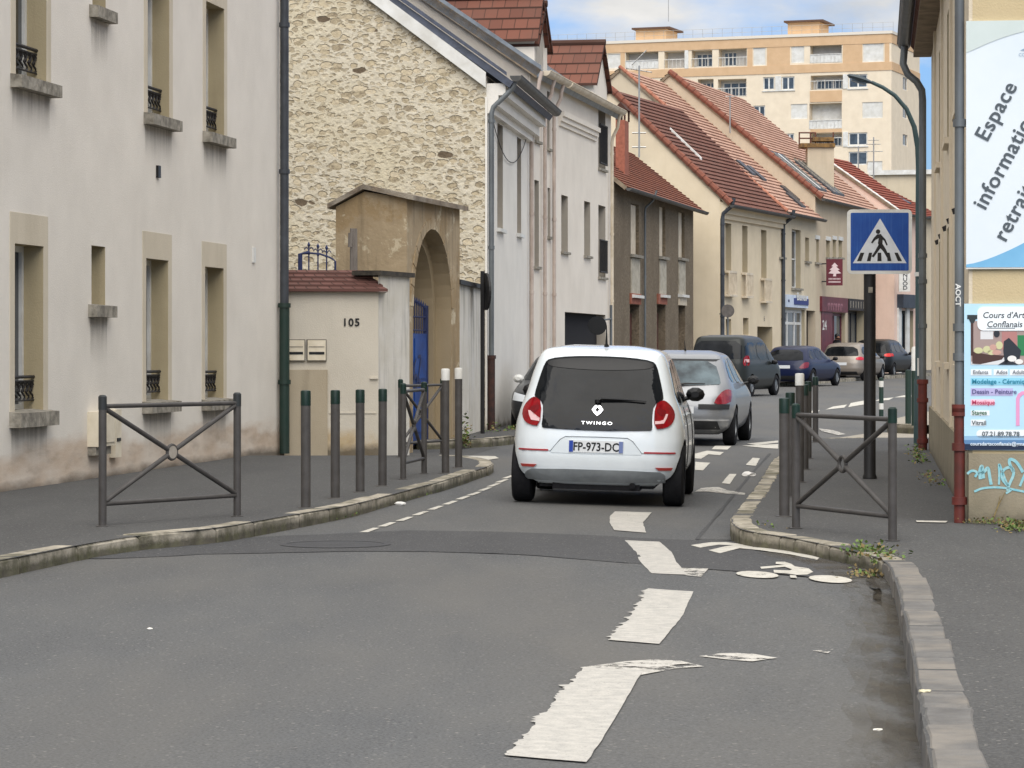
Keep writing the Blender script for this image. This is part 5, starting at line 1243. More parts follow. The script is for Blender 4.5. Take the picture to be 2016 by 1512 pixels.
for h in wr[1::2]:
    for s in (h[0]-.45, h[1]+.45):
        mb = MB(); mb.hexa([P(s-.02, 0, h[2]-.9), P(s+.02, 0, h[2]-.9), P(s+.02, .03, h[2]-.91), P(s-.02, .03, h[2]-.91), P(s-.02, 0, h[2]-.84), P(s+.02, 0, h[2]-.84), P(s+.02, .045, h[2]-.86), P(s-.02, .045, h[2]-.86)]); mb.build('shutter_catch', m_iron, hR, oR)
mb = MB()     # soffit and roof
roof_slope(frr, -.3, LR+.3, .26, eR-.02, -4.5, eR+3.5, m_tile_dark, hR, oR, slab=.14); roof_slope(frr, -.3, LR+.3, -9.5, eR-.05, -4.5, eR+3.5, m_tile_dark, hR, oR)
mb.box(frr, -.2, LR+.2, 0, .24, eR-.16, eR-.10); mb.build('soffit', m_soffit, hR, oR)
gutter(frr, -.3, LR+.35, .36, eR+.04, hR, oR, r=.09, mat=m_darkpipe)
mb = MB(); mb.box(frr, -.02, 0, -.9, -.05, eR-.55-3.0, eR-.45-3.0)
# downpipes
t = thing('downpipe', 'grey rainwater pipe with a red-brown iron foot on the corner beside the posters', 'drainpipe', P(0, .09, 0)); o = t.location.copy()
q = lambda z: P(.02, .10, z)
pipe('pipe', [q(1.02), q(eR)], .038, m_greypipe, t, o, collars=(3.24, 1.42, 1.65), rc=1.35)
pipe('boot', [q(.13), q(1.04)], .043, m_redpipe, t, o, collars=(.99, 1.02, .72, .30), rc=1.4)
mb = MB(); mb.box(frr, .03, .035, .06, .14, 1.0, 1.02); 
mb = MB(); mb.text('AOCT', .062, lambda x, y: P(-.022+.0*x, .10, 0)+Vector((y*.9-.03, 0, 1.90-x)), bold=.002); mb.build('scrawl', m_white, t, o)
t = thing('downpipe', 'grey red-footed rainwater pipe with a swan-neck at the far end of the beige building', 'drainpipe', P(LR, .09, 0)); o = t.location.copy()
q = lambda z, n=.12, s=LR-.15: P(s, n, z)
pipe('pipe', [q(1.05), q(4.85), q(4.98, .13), q(5.10, .20), q(5.20, .32), q(5.34, .38), q(5.58, .36)], .05, m_greypipe, t, o, collars=(2.75, 1.8, 2.4))
pipe('boot', [q(.12), q(1.08)], .062, m_redpipe, t, o, collars=(1.05, .8, .25))
# ---- posters on the end wall: frame of the end wall, s to the right
class FP(Fr):
    def __init__(s): s.o = Vector((3.58, 22.9, 0)); s.d = -frr.n.copy(); s.n = -frr.d.copy()
fq = FP(); Q_ = fq.P
def pw(u, v): return fq.su(u), fq.z(u, v)
def poster(label, u0, v0, v1, wd_, mback, cat='poster', name='wall_poster'):
    a = fq.su(u0); z1 = fq.z(u0, v0); z0 = fq.z(u0, v1)
    t = thing(name, label, cat, Q_(a, .02, z0)); o = t.location.copy()
    mb = MB(); mb.box(fq, a, a+wd_, .002, .022, z0, z1); mb.build('sheet', mback, t, o)
    return t, o, a, z0, z1
m_pb = M('poster_pale_blue', 'dde5ea', 'd5dfe6', scale=1.2, rough=.35, spec=.5).m
t, o, a, z0, z1 = poster('tall pale poster with slanted grey words reading Espace information', 1902, 42, 527, 1.35, m_pb)
nP = .026
mb = MB(); k = 24; wdt = 1.35
top = [(a+wdt*i/k, z1-.001) for i in range(k+1)]
def curv(x): return z1-.002-max(.004, .245*math.exp(-((x-a)/.42)**1.15))
mb.faces([Q_(x, nP, z) for x, z in top]+[Q_(x, nP, curv(x)) for x, z in top], [(i, i+1, k+2+i, k+1+i) for i in range(k)])
mb.build('top_shape', M('poster_grey_green', 'ccd6d3', 'c5d0cc', scale=2, rough=.35).m, t, o)
mb = MB()
cb = lambda x: z0+.004+min(.42, .02+.17*((x-a)/.45)**1.4)
mb.faces([Q_(a+wdt*i/k, nP, z0+.002) for i in range(k+1)]+[Q_(a+wdt*i/k, nP, cb(a+wdt*i/k)) for i in range(k+1)], [(i, i+1, k+2+i, k+1+i) for i in range(k)])
mb.build('bottom_shape', M('poster_blue', '7fb8dc', '6fabd2', scale=2, rough=.35).m, t, o)
mb = MB()
ANG = R(61.5); ca, sa = math.cos(ANG), math.sin(ANG)
def slant(u, v): s, z = pw(u, v); return lambda x, y: Q_(s+x*ca-y*sa, nP+.002, z+x*sa+y*ca)
mb.text('Espace', .168, slant(1943, 281), 'LEFT', bold=.0028, space=1.08)
mb.text('informations', .168, slant(1939, 415), 'LEFT', bold=.0028, space=1.08)
mb.text('retraités', .168, slant(1979, 478), 'LEFT', bold=.0028, space=1.08)
mb.build('lettering', M('poster_grey_ink', '4c555c', rough=.5).m, t, o)
mb = MB(); s, z = pw(2008, 100); mb.faces([Q_(s-.0, nP, z), Q_(s+.06, nP, z+.03), Q_(s+.1, nP, z), Q_(s+.1, nP, z-.01)], [(0, 1, 2, 3)]); mb.text('CONFLANS', .035, lambda x, y: Q_(s-.012+x, nP, z-.045+y), 'LEFT'); mb.build('emblem', M('poster_faint_ink', '8fa6bc', rough=.5).m, t, o)
mb = MB(); mb.box(fq, a-.003, a+wdt, .004, .03, z0-.012, z0-.001); mb.build('edge_strip', m_white, t, o)

m_pl = M('poster_sky_blue', 'bcdff0', 'b2d8ec', scale=1.2, rough=.35, spec=.5).m
t, o, a, z0, z1 = poster('light blue art course poster with a photo and coloured lines of text', 1898, 598, 886, 1.2, m_pl)
def lay(name, col, parts, n=nP, rough=.4):
    mb = MB()
    for pl in parts: mb.prism(pl, lambda x, y, d: Q_(*(lambda s: (s[0], d, s[1]))(pw(x, y))), .0225, n)
    return mb.build(name, M(name, col, rough=rough).m, t, o)
def rc(u0, u1, v0, v1): return [(u0, v1), (u1, v1), (u1, v0), (u0, v0)]
def pill(u0, u1, v0, v1, r=None):
    r = r or (v1-v0)/2; out_ = []
    for cu, cv, t0 in ((u1-r, v0+r, -90), (u1-r, v1-r, 0), (u0+r, v1-r, 90), (u0+r, v0+r, 180)):
        for k in range(6): a_ = R(t0+18*k); out_.append((cu+r*math.cos(a_), cv+r*math.sin(a_)))
    return out_
RX = 2140
mb = MB(); g0, g1 = fq.z(1900, 886), fq.z(1900, 858)
lay('poster_dark_foot', '1c2a45', [rc(1898, RX, 874, 885.5)]); lay('poster_mid_foot', '5c83ad', [rc(1898, RX, 866, 874)], .0245); lay('poster_soft_foot', '8fb7d6', [rc(1898, RX, 858, 866)], .024)
photo = [('photo_backdrop', 'a38f8a', [rc(1911, RX, 632, 718)], .0235), ('photo_white', 'd9dadb', [rc(1930, 1955, 652, 668), rc(1912, 1930, 712, 718), [(1915, 718), (1950, 706), (1990, 702), (2000, 718)]], .0245),
 ('photo_brown', '4b3430', [[(1914, 716), (1914, 692), (1945, 698), (1978, 700), (1972, 708), (1930, 717)], rc(1911, 1916, 636, 700)], .025), ('photo_pink', 'b07c78', [rc(1972, 2002, 653, 688)], .025), ('photo_green', '2f7d4f', [rc(2003, 2060, 660, 700)], .0255),
 ('photo_flowers', 'c9c79a', [el(1926, 690, 9, 6), el(1943, 688, 8, 7), el(1952, 694, 8, 5), el(1967, 680, 7, 8)], .0262), ('photo_rose', 'c49a8e', [el(1955, 684, 7, 6), el(1962, 694, 9, 5)], .0268),
 ('photo_figure', '2c3038', [el(1962, 657, 6, 7), [(1978, 718), (1975, 690), (1976, 672), (1986, 665), (1996, 675), (2010, 690), (2006, 712), (1990, 708)], [(1965, 718), (1985, 706), (2004, 718)]], .0274), ('photo_tabletop', 'e6e4e0', [el(1992, 706, 9, 6), el(2006, 712, 8, 5)], .028)]
for nm, c_, pp, nn in photo: lay(nm, c_, pp, nn)
lay('title_cloud', 'eef5f8', [pill(1924, 2060, 604, 651, 12)], .029)
lay('title_photo_corner', '2d3538', [rc(1904, 1924, 620, 628), [(1907, 628), (1921, 628), (1917, 636), (1911, 636)]], .026)
for pl_ in (rc(1911, 1952, 727, 739), rc(1956, 1984, 727, 739), rc(1988, RX, 727, 739), rc(1911, 1948, 808, 818), rc(1911, 1940, 826, 838), pill(1922, RX-40, 846, 862)): lay('text_band', 'e9eef2', [pl_], .024)
lay('text_band_cyan', '8fd0e6', [rc(1911, RX, 744, 758)], .024); lay('text_band_violet', 'b9b4dc', [rc(1911, 1994, 764, 779)], .024); lay('text_band_rose', 'f0c6d6', [rc(1911, 1958, 786, 798)], .024)
lay('pink_hoop', 'e29ac4', [[(2000, 838), (2000, 784), (2004, 775), (2012, 770), (2040, 770), (2040, 777), (2014, 777), (2009, 781), (2007, 786), (2007, 838)]], .025)
def tx(body, u, v, px, col, name, align='LEFT', n=.0305, bold=.0008, shear=0):
    s, z = pw(u, v); mb = MB(); mb.text(body, px*1.38/253, lambda x, y: Q_(s+x, n, z+y), align, bold=bold, shear=shear); mb.build(name, M(name, col, rough=.5).m, t, o)
tx("Cours d'Arts", 1934, 626, 12, '3f444c', 'title_text', shear=.15); tx('Conflanais', 1942, 644, 12, '3f444c', 'title_text', shear=.15)
lay('title_underline', '3f444c', [rc(1942, 1998, 645.5, 646.8)], .0302)
tx('Enfants', 1915, 736, 7.5, '7a7d84', 'line_text'); tx('Ados', 1961, 736, 7.5, '7a7d84', 'line_text'); tx('Adultes', 1993, 736, 7.5, '7a7d84', 'line_text')
tx('Modelage - Céramique', 1913, 755, 9, '1d7f9c', 'line_text_cyan'); tx('Dessin - Peinture', 1913, 775, 9, '5a5686', 'line_text_violet'); tx('Mosaïque', 1913, 796, 8.5, 'b8325c', 'line_text_rose')
tx('Stages', 1913, 816, 8.5, '3f6b4c', 'line_text_green'); tx('Vitrail', 1913, 836, 8.5, '4c565c', 'line_text_grey'); tx('07.21.89.78.78', 1933, 858, 9, '4c565c', 'phone_text')
tx('coursdartsconflanais@gmail.com', 1910, 876.5, 7, 'd8e4ee', 'address_text')
# sprayed tag on the plinth
t = thing('graffiti_tag', 'light blue spray-painted scrawl on the grey base under the posters', 'graffiti', Q_(.1, .05, .3)); o = t.location.copy()
m_spray = M('cyan_spray', '76b8c6', '9fc6c8', scale=30, rough=.8).m; Gf = lambda x, y: Q_(fq.su(1880+x/3.287, .05), .050, fq.z(1880+x/3.287, 580+y/3.287, .05))
for ln, w_ in (([(80, 1160), (110, 1135), (150, 1150), (130, 1180)], 16), ([(165, 1195), (160, 1140), (175, 1100), (180, 1150), (185, 1190)], 22), ([(150, 1160), (190, 1150), (215, 1110), (225, 1180), (235, 1230)], 20), ([(285, 1230), (288, 1150), (282, 1075), (330, 1210), (345, 1240)], 14), ([(345, 1240), (300, 1190), (310, 1130), (370, 1110), (385, 1160), (350, 1230), (340, 1270)], 18), ([(380, 1150), (350, 1090), (355, 1060), (400, 1080), (440, 1150)], 20), ([(125, 1275), (180, 1250), (300, 1245), (447, 1275), (520, 1290)], 14), ([(420, 1240), (470, 1120), (500, 1200), (560, 1100)], 16), ([(330, 1285), (350, 1275), (365, 1262)], 14), ([(560, 1250), (600, 1110), (640, 1180), (600, 1240)], 16)):
    mb = MB(); stroke(mb, ln, w_, Gf, 3); mb.build('spray_line', m_spray, t, o)

# ---------------------------------------------------------------- crossing sign
s0 = Vector((3.74, 30.8, PZ)); t = thing('crossing_sign', 'blue square pedestrian crossing sign with white triangle on a thick black post', 'road sign', s0)
ztop = HC+(HV-411)/F*30.75-PZ; zbot = HC+(HV-541)/F*30.75-PZ; sx = (1731-CX)/F*30.75-3.74; hw = (1795-1668)/2/F*30.75; zc = (ztop+zbot)/2
mb = MB(); mb.lathe([(.075, 0), (.075, .02), (.063, .05), (.063, zbot+.35), (.0001, zbot+.35)], (0, 0, 0), 18); mb.build('post', m_blackpost, t, smooth=True)
def rsq(h, r, n=6):
    o_ = []
    for cx_, cz_, t0 in ((h-r, h-r, 0), (-h+r, h-r, 90), (-h+r, -h+r, 180), (h-r, -h+r, 270)):
        for k in range(n+1): a_ = R(t0+90*k/n); o_.append((cx_+r*math.cos(a_), cz_+r*math.sin(a_)))
    return o_
yaw = R(-1.5)
sfn = lambda x, y, d: Vector((sx+x*math.cos(yaw)+d*math.sin(-yaw), -.085+x*math.sin(yaw)-d, zc+y))
mb = MB(); mb.prism(rsq(hw, .05), sfn, -.02, .0); mb.build('plate', m_white, t)
sb = M('sign_blue', '1b4590', '22509c', scale=6, rough=.35); _mp = sb.n('ShaderNodeMapping'); _mp.inputs['Scale'].default_value = (60, 60, 1.5); sb.l(sb.geo.outputs['Position'], _mp.inputs['Vector'])
sb.setcol(sb.mix(sb.math('MULTIPLY', sb.ramp(sb.noise(1, 5, _mp.outputs[0]), .5, .75), .4), sb.col, lin('5b7fc0')))
mb = MB(); mb.prism(rsq(hw-.035, .012), sfn, .0, .002); mb.build('blue_field', sb.m, t)
k = 2*hw/381   # zoom8 px -> m  (plate 1472..1860)
zq = lambda x, y: ((x-1666)*k, (225-y)*k)
mb = MB(); mb.prism([zq(1668, 88), zq(1508, 352), zq(1824, 352)], sfn, .002, .0035); mb.build('white_triangle', M('sign_reflective_white', 'd5d8dc', 'c4c8cc', scale=8, rough=.4).m, t)
mb = MB()
for bl in ([(1553, 290), (1575, 290), (1558, 340), (1532, 340)], [(1603, 290), (1622, 290), (1612, 340), (1590, 340)], [(1654, 290), (1675, 290), (1677, 340), (1652, 340)], [(1706, 290), (1724, 290), (1735, 340), (1712, 340)], [(1752, 290), (1772, 290), (1797, 340), (1773, 340)]): mb.prism([zq(*p) for p in bl], sfn, .0035, .005)
mb.prism([zq(1656+13*math.cos(a_), 166+14*math.sin(a_)) for a_ in [2*math.pi*i/14 for i in range(14)]], sfn, .0035, .005)
for pl in ([(1650, 182), (1674, 180), (1684, 205), (1682, 245), (1662, 250), (1655, 235), (1660, 205), (1640, 215), (1622, 236), (1615, 230), (1630, 205)], [(1676, 186), (1700, 212), (1713, 245), (1705, 248), (1692, 220), (1678, 208)], [(1658, 242), (1684, 240), (1702, 270), (1722, 312), (1708, 318), (1688, 284), (1668, 262)], [(1658, 244), (1676, 256), (1652, 288), (1630, 318), (1618, 312), (1640, 278)]): mb.prism([zq(*p) for p in pl], sfn, .0035, .0052)
mb.build('pictogram', m_iron, t)
mb = MB(); mb.prism([(-.022+x, -.028+y) for x, y in ((0, 0), (.045, 0), (.045, .06), (0, .06))], lambda x, y, d: Vector((x, -.064-d, zbot-.16+y)), 0, .003); mb.build('sticker', m_sill, t)
mb = MB()
for z in (zbot+.12, ztop-.1): mb.box(WF, -.075, .075, -.075, .07, z, z+.03)
mb.build('clamp', m_greypipe, t)

# ---------------------------------------------------------------- street lamp
lp = Vector((5.80, 42.0, PZ)); t = thing('street_lamp', 'dark green street lamp with a long curved arm above the crossing sign', 'street lamp', lp)
zl = lambda v: HC+(HV-v)/F*42-PZ
xl = lambda u: (u-CX)/F*42-lp.x
mb = MB(); xx = xl(1809)
mb.tube([(0, 0, 0), (0, 0, .9), (xx*.3, 0, .95), (xx*.4, 0, zl(420)), (xx*.6, 0, zl(330))], [.075, .07, .052, .048, .044], 14)
pts = [(1809, 330), (1807, 290), (1800, 250), (1785, 215), (1762, 188), (1738, 172), (1716, 162)]
mb.tube([(xl(u), 0, zl(v)) for u, v in pts], [.044, .04, .036, .032, .03, .028, .026], 12); mb.build('pole', M('lamp_green_grey', '33474a', '3c4f50', scale=4, rough=.5).m, t, smooth=True)
mb = MB(); A = Vector((xl(1718), 0, zl(163))); B_ = Vector((xl(1668), 0, zl(148)))
pr = [(0, .03), (.15, .05), (.4, .085), (.7, .08), (.92, .05), (1, .01)]
for f0, f1 in zip(pr[:-1], pr[1:]):
    pa, pb_ = A.lerp(B_, f0[0]), A.lerp(B_, f1[0])
    for sg_ in (1,):
        w0, w1 = f0[1]*1.2, f1[1]*1.2; h0, h1 = f0[1]*.5, f1[1]*.5
        ring = lambda p, w_, h_: [p+Vector((0, -w_, 0)), p+Vector((0, -w_*.6, h_)), p+Vector((0, w_*.6, h_)), p+Vector((0, w_, 0)), p+Vector((0, w_*.6, -h_)), p+Vector((0, -w_*.6, -h_))]
        r0_, r1_ = ring(pa, w0, h0), ring(pb_, w1, h1)
        for j in range(6): mb.poly([r0_[j], r0_[(j+1) % 6], r1_[(j+1) % 6], r1_[j]])
mb.build('lamp_head', M('lamp_head_grey', '4a545a', '3c464c', scale=4, rough=.5).m, t)
mb = MB(); c1, c2 = A.lerp(B_, .3), A.lerp(B_, .85); mb.hexa([c1+Vector((0, -.06, -.065)), c1+Vector((0, .06, -.065)), c2+Vector((0, .06, -.06)), c2+Vector((0, -.06, -.06)), c1+Vector((0, -.06, -.03)), c1+Vector((0, .06, -.03)), c2+Vector((0, .06, -.03)), c2+Vector((0, -.06, -.03))]); mb.build('lens', m_glass_blue, t)
mb = MB(); mb.lathe([(.058, -.03), (.062, -.03), (.062, .03), (.058, .03)], (xx*.5, 0, zl(540)), 12); mb.box(WF, -.03, .06, -.075, -.05, zl(740), zl(705)); mb.build('band', m_white, t)

# ---------------------------------------------------------------- bollards and crossed barriers
def bollard(h=.98, r=.042, cap='green', capm=None):
    t = thing('bollard', 'x', 'bollard')
    ch = .115
    mb = MB(); mb.lathe([(r+.03, 0), (r+.025, .006), (r, .008), (r, h-ch)], (0, 0, 0), 20); mb.build('post', m_steelp, t, smooth=True)
    mb = MB(); rr_ = r+.002 if cap == 'green' else r+.005
    mb.lathe([(rr_, h-ch-.01), (rr_, h-.012), (rr_*.93, h-.002), (rr_*.6, h+.002), (.0001, h+.003)], (0, 0, 0), 20); mb.build('cap', capm or (m_greencap if cap == 'green' else m_white), t, smooth=True)
    return t
bg = bollard(); bw = bollard(h=1.14, cap='white')
first = {id(bg): True, id(bw): True}
def put(src, x, y, label, group, z=None, sc=1.0, rot=0):
    if first.pop(id(src), None): o = src
    else: o = copy_tree(src)
    o.location = (x, y, PZ if z is None else z); o.scale = (1, 1, sc); o.rotation_euler = (0, rot*.3, random.uniform(0, 6))
    o['label'] = label; o['group'] = group; return o
for (u, v, lab, sc) in ((602, 1000, 'leftmost of the four green-capped bollards on the left pavement', 1.02), (660, 981, 'second of the four green-capped bollards from the left', 1.0), (709, 969, 'third of the four green-capped bollards from the left, before the yard wall', .99), (753, 957, 'green-capped bollard right before the corner of the yard wall', .98)):
    p = GP(u, v, PZ); put(bg, p.x, p.y, lab, 'bollards along the left kerb', sc=sc, rot=random.uniform(-.01, .01))
for (u, v, lab) in ((877, 932, 'white-capped bollard nearer to the left barrier end'), (903, 921, 'white-capped bollard nearest to the road beside the yard entrance')):
    p = GP(u, v, PZ); put(bw, p.x, p.y, lab, 'bollards along the left kerb')
row = [((2.20, 23.8), 'nearest green-capped bollard of the right-hand row, just left of the crossed barrier'), ((2.55, 27.0), 'second green-capped bollard of the right-hand row'), ((2.93, 30.0), 'w'), ((3.30, 33.2), 'fourth green-capped bollard of the right-hand row, hidden behind the white-capped one'), ((3.68, 36.6), 'fifth green-capped bollard of the right-hand row'), ((4.43, 43.0), 'last green-capped bollard of the right-hand row, standing free at the crossing')]
for (x, y), lab in row:
    if lab == 'w': put(bw, x, y, 'white-capped bollard in the right-hand row above the others', 'bollards along the right kerb', sc=.97)
    else: put(bg, x, y, lab, 'bollards along the right kerb', sc=.975)
m_gp = m_greenpipe
tall = thing('bollard', 'dark green post at the far corner pavement left of the red pipe foot', 'bollard', (7.25, 53.9, PZ), 'posts beyond the side street')
mb = MB(); mb.lathe([(.055, 0), (.055, .98), (.0001, .99)], (0, 0, 0), 14); mb.build('post', m_gp, tall, smooth=True)
tall = thing('bollard', 'green post with a long white top beside the lamp post', 'bollard', ((1800-CX)/F*52.5, 52.5, PZ), 'posts beyond the side street')
mb = MB(); mb.lathe([(.05, 0), (.05, .98)], (0, 0, 0), 14); mb.build('post', m_gp, tall, smooth=True)
mb = MB(); mb.lathe([(.052, .98), (.052, 1.36), (.04, 1.4), (.0001, 1.41)], (0, 0, 0), 14); mb.build('cap', m_white, tall, smooth=True)
tall = thing('bollard', 'slim black and white banded post seen beyond the black sign post', 'bollard', ((1735-CX)/F*58, 58, PZ), 'posts beyond the side street')
mb = MB(); mb.lathe([(.045, 0), (.045, .80), (.0001, .81)], (0, 0, 0), 14); mb.build('post', m_gp, tall, smooth=True)
mb = MB(); mb.lathe([(.047, .62), (.047, .74)], (0, 0, 0), 14); mb.lathe([(.047, .18), (.047, .30)], (0, 0, 0), 14); mb.build('band', m_white, tall, smooth=True)

def barrier(p0, p1, h, label, group, capm, r=.031, ringm=None):
    a, b = Vector(p0), Vector(p1); L_ = (b-a).length; ang = math.atan2(b.y-a.y, b.x-a.x)
    t = thing('crossed_barrier', label, 'barrier', (a.x, a.y, PZ), group); t.rotation_euler = (0, 0, ang)
    for x in (0, L_):
        mb = MB(); mb.lathe([(r+.02, 0), (r+.02, .005), (r, .008), (r, h-.10)], (x, 0, 0), 18); mb.build('post', m_steelp, t, smooth=True)
        mb = MB(); mb.lathe([(r+.002, h-.11), (r+.002, h-.012), (r*.7, h), (.0001, h+.002)], (x, 0, 0), 18); mb.build('cap', capm, t, smooth=True)
    z0, z1 = .17, h-.085; rr_ = .019; m_ = L_/2; zm = (z0+z1)/2; rg = .055
    for z in (z0, z1):
        mb = MB(); mb.tube([(0, 0, z), (L_, 0, z)], .0175, 12); mb.build('rail', m_steelp, t, smooth=True)
    for x, z in ((r, z0+.02), (r, z1-.02), (L_-r, z0+.02), (L_-r, z1-.02)):
        d = Vector((m_-x, 0, zm-z)); d.normalize(); mb = MB(); mb.tube([(x, 0, z), (m_-d.x*rg, 0, zm-d.z*rg)], rr_, 12); mb.build('brace', m_steelp, t, smooth=True)
    mb = MB(); pts = [(m_+rg*math.cos(a_), 0, zm+rg*math.sin(a_)) for a_ in [2*math.pi*i/24 for i in range(25)]]; mb.tube(pts, .014, 8, cap=False); mb.build('ring', m_steelp, t, smooth=True)
    if ringm:
        mb = MB(); mb.prism([(.050*math.cos(a_), .050*math.sin(a_)) for a_ in [2*math.pi*i/20 for i in range(20)]], lambda x, y, d: Vector((m_+x, d, zm+y)), -.012, .0); mb.build('disc', ringm, t)
    return t
m_disc = M('pale_disc', 'a39b90', '8f877c', scale=12, rough=.7).m
barrier((-3.12, 22.45), (-2.22, 23.8), 1.0, 'large crossed barrier on the near left pavement before the grey house', 'crossed barriers', m_steelp if False else M('dark_cap', '2b2e2f', rough=.5).m, ringm=m_disc)
barrier((2.14, 22.2), (2.68, 20.75), .94, 'crossed barrier on the right pavement before the sign post, green-capped', 'crossed barriers', m_greencap)
barrier((-1.13, 30.6), (-.955, 32.0), 1.0, 'crossed barrier seen steeply foreshortened between the left bollards', 'crossed barriers', m_greencap)
barrier((-1.40, 37.0), (-.90, 38.2), .98, 'farthest crossed barrier in front of the blue gate', 'crossed barriers', m_greencap)

# ---------------------------------------------------------------- drain, litter, weeds
c = GP(133, 1078); t = thing('drain_grate', 'rusty iron drain grate in a gap of the left kerb', 'drain', c)
mb = MB(); 
for k in range(6): mb.box(WF, -.15+k*.055, -.125+k*.055, -.30, .30, .005, .03)
mb.box(WF, -.17, .17, -.32, -.29, .003, .035); mb.box(WF, -.17, .17, .29, .32, .003, .035); g_ = mb.build('grate', M('rusty_grate', '57504a', '3d3833', scale=9, rough=.8).m, t)
mb = MB(); mb.box(WF, -.16, .16, -.30, .30, -.002, .004); mb.build('opening', m_dark, t)
t.rotation_euler = (0, 0, R(-20))
def litter(u, v, h, label, col, r, name='litter', shape=0):
    p = GP(u, v, h) ; rnd = random.Random(int(u)); bm = bmesh.new(); bmesh.ops.create_icosphere(bm, subdivisions=2, radius=r)
    for q in bm.verts: q.co *= rnd.uniform(.7, 1.2); q.co.z = q.co.z*.55+r*.4; q.co.x *= 1.5
    me = bpy.data.meshes.new(name); bm.to_mesh(me); bm.free(); me.materials.append(M(name, col, rough=.6).m); ob = bpy.data.objects.new(name, me); C.objects.link(ob); ob.location = p; return tag(ob, label, 'litter')
litter(788, 994, 0, 'crumpled white cup lying in the left gutter', 'd8d6d2', .035, 'crumpled_cup')
litter(1474, 938, 0, 'crumpled white paper in the right gutter beside the dashed line', 'd8d6d2', .06, 'crumpled_paper')
litter(1821, 1364, PZ, 'yellowish scrap on the granite kerb edge', 'd8cfae', .016, 'paper_scrap')
litter(1728, 1439, 0, 'tiny white scrap on the asphalt at the bottom right', 'e0dcd2', .012, 'paper_scrap')
litter(295, 1239, 0, 'tiny white speck of litter on the road at the left', 'e0dcd2', .010, 'paper_scrap')
gm = M('weed_leaf', '4f6a35', '6f7f45', scale=18, rough=.8, spec=.3).m; gd = M('dry_leaf', '8a7a50', '6b5a3a', scale=18, rough=.9).m; mossm = M('moss', '59602f', '6d6a40', scale=30, rough=1).m
def weeds(pts, n, size, label, cat='plant', name='weed_clump', spread=.07, h=.07, dry=.3, seed=1, drop=0.0):
    rnd = random.Random(seed); mb = MB()
    t = thing(name, label, cat, pts[len(pts)//2]); o = t.location.copy()
    for i in range(n):
        f = rnd.random()*(len(pts)-1); k = int(f); p = pts[k].lerp(pts[min(k+1, len(pts)-1)], f-k)
        c = p+Vector((rnd.gauss(0, spread), rnd.gauss(0, spread), abs(rnd.gauss(0, h))*.7+.004-drop))
        s = size*rnd.uniform(.5, 1.4); a_ = rnd.uniform(0, 6.28); el_ = rnd.uniform(-.3, 1.2)
        d = Vector((math.cos(a_)*math.cos(el_), math.sin(a_)*math.cos(el_), math.sin(el_))); sd_ = d.cross(Vector((rnd.gauss(0, .3), rnd.gauss(0, .3), 1))).normalized()*s*.42
        mb.k = 1 if rnd.random() < dry else 0
        mb.poly([c, c+d*s*.45+sd_, c+d*s, c+d*s*.45-sd_])
    mb.build('leaves', [gm, gd], t, o)
    return t
# at the right nose, both sides of the kerb corner
weeds(px_line([(1690, 1092), (1710, 1098), (1735, 1104), (1752, 1118)], 0.08), 520, .034, 'thick leafy weed clump growing at the kerb corner under the right barrier post', spread=.065, h=.055, dry=.25, seed=2)
weeds(px_line([(1752, 1125), (1745, 1140), (1720, 1130)], 0), 300, .025, 'sparse dry weeds in the gutter below the leafy clump', spread=.10, h=.02, dry=.7, seed=3)
weeds(px_line([(1490, 1052), (1520, 1060), (1540, 1066)], .04), 260, .028, 'small weeds on the kerb left of the right barrier', spread=.05, h=.05, dry=.3, seed=4)
weeds(px_line([(1555, 1076), (1600, 1082), (1650, 1090)], .0), 260, .022, 'thin dry weeds along the foot of the kerb under the right barrier', spread=.04, h=.03, dry=.6, seed=5)
weeds(px_line([(1800, 890), (1808, 905), (1814, 915)], PZ), 180, .038, 'green weeds at the foot of the red-footed pipe far along the right wall', spread=.06, h=.08, dry=.3, seed=6)
weeds(px_line([(1824, 935), (1838, 950), (1850, 962)], PZ), 120, .028, 'brown weeds at the foot of the beige side wall', spread=.05, h=.05, dry=.7, seed=7)
weeds(px_line([(1905, 1031), (1950, 1032), (2010, 1036)], PZ), 260, .018, 'low weeds along the base of the poster wall', spread=.04, h=.03, dry=.45, seed=8)
weeds(px_line([(1985, 1040), (2012, 1050)], PZ), 220, .030, 'leafy weeds at the right edge beside the graffiti wall', spread=.07, h=.05, dry=.3, seed=9)
t = thing('dry_stalk', 'dry brown branch leaning on the graffiti wall', 'plant', Q_(.5, .08, PZ)); o = t.location.copy()
mb = MB(); mb.tube([Gf(240, 1460)+Vector((0, -.03, 0)), Gf(275, 1370)+Vector((0, -.02, 0)), Gf(325, 1275)+Vector((0, -.01, 0))], [.006, .005, .002], 5); mb.tube([Gf(275, 1370)+Vector((0, -.02, 0)), Gf(290, 1300)+Vector((0, -.02, 0))], [.004, .002], 5); mb.build('stem', gd, t, o)
weeds(px_line([(60, 1097), (80, 1096), (96, 1095)], .03), 360, .022, 'green tuft of grass on the left kerb before the drain', spread=.06, h=.04, dry=.2, seed=10)
weeds(px_line([(0, 1124), (40, 1115), (80, 1108)], 0), 260, .020, 'low moss and grass at the near end of the left kerb', spread=.05, h=.015, dry=.3, seed=11)
weeds(px_line([(470, 1048), (520, 1040), (600, 1030), (700, 1012)], 0), 700, .022, 'mossy grass strip along the left gutter under the bollards', spread=.05, h=.012, dry=.35, seed=12)
weeds(px_line([(800, 985), (860, 965)], 0), 150, .020, 'sparse moss in the left gutter near the white-capped bollards', spread=.04, h=.012, dry=.4, seed=13)
weeds([Vector((-.45, 48.2, .03)), Vector((-.1, 49.3, .03)), Vector((.2, 50.5, .05))], 260, .05, 'weeds at the foot of the white house front', spread=.07, h=.10, dry=.4, seed=14)
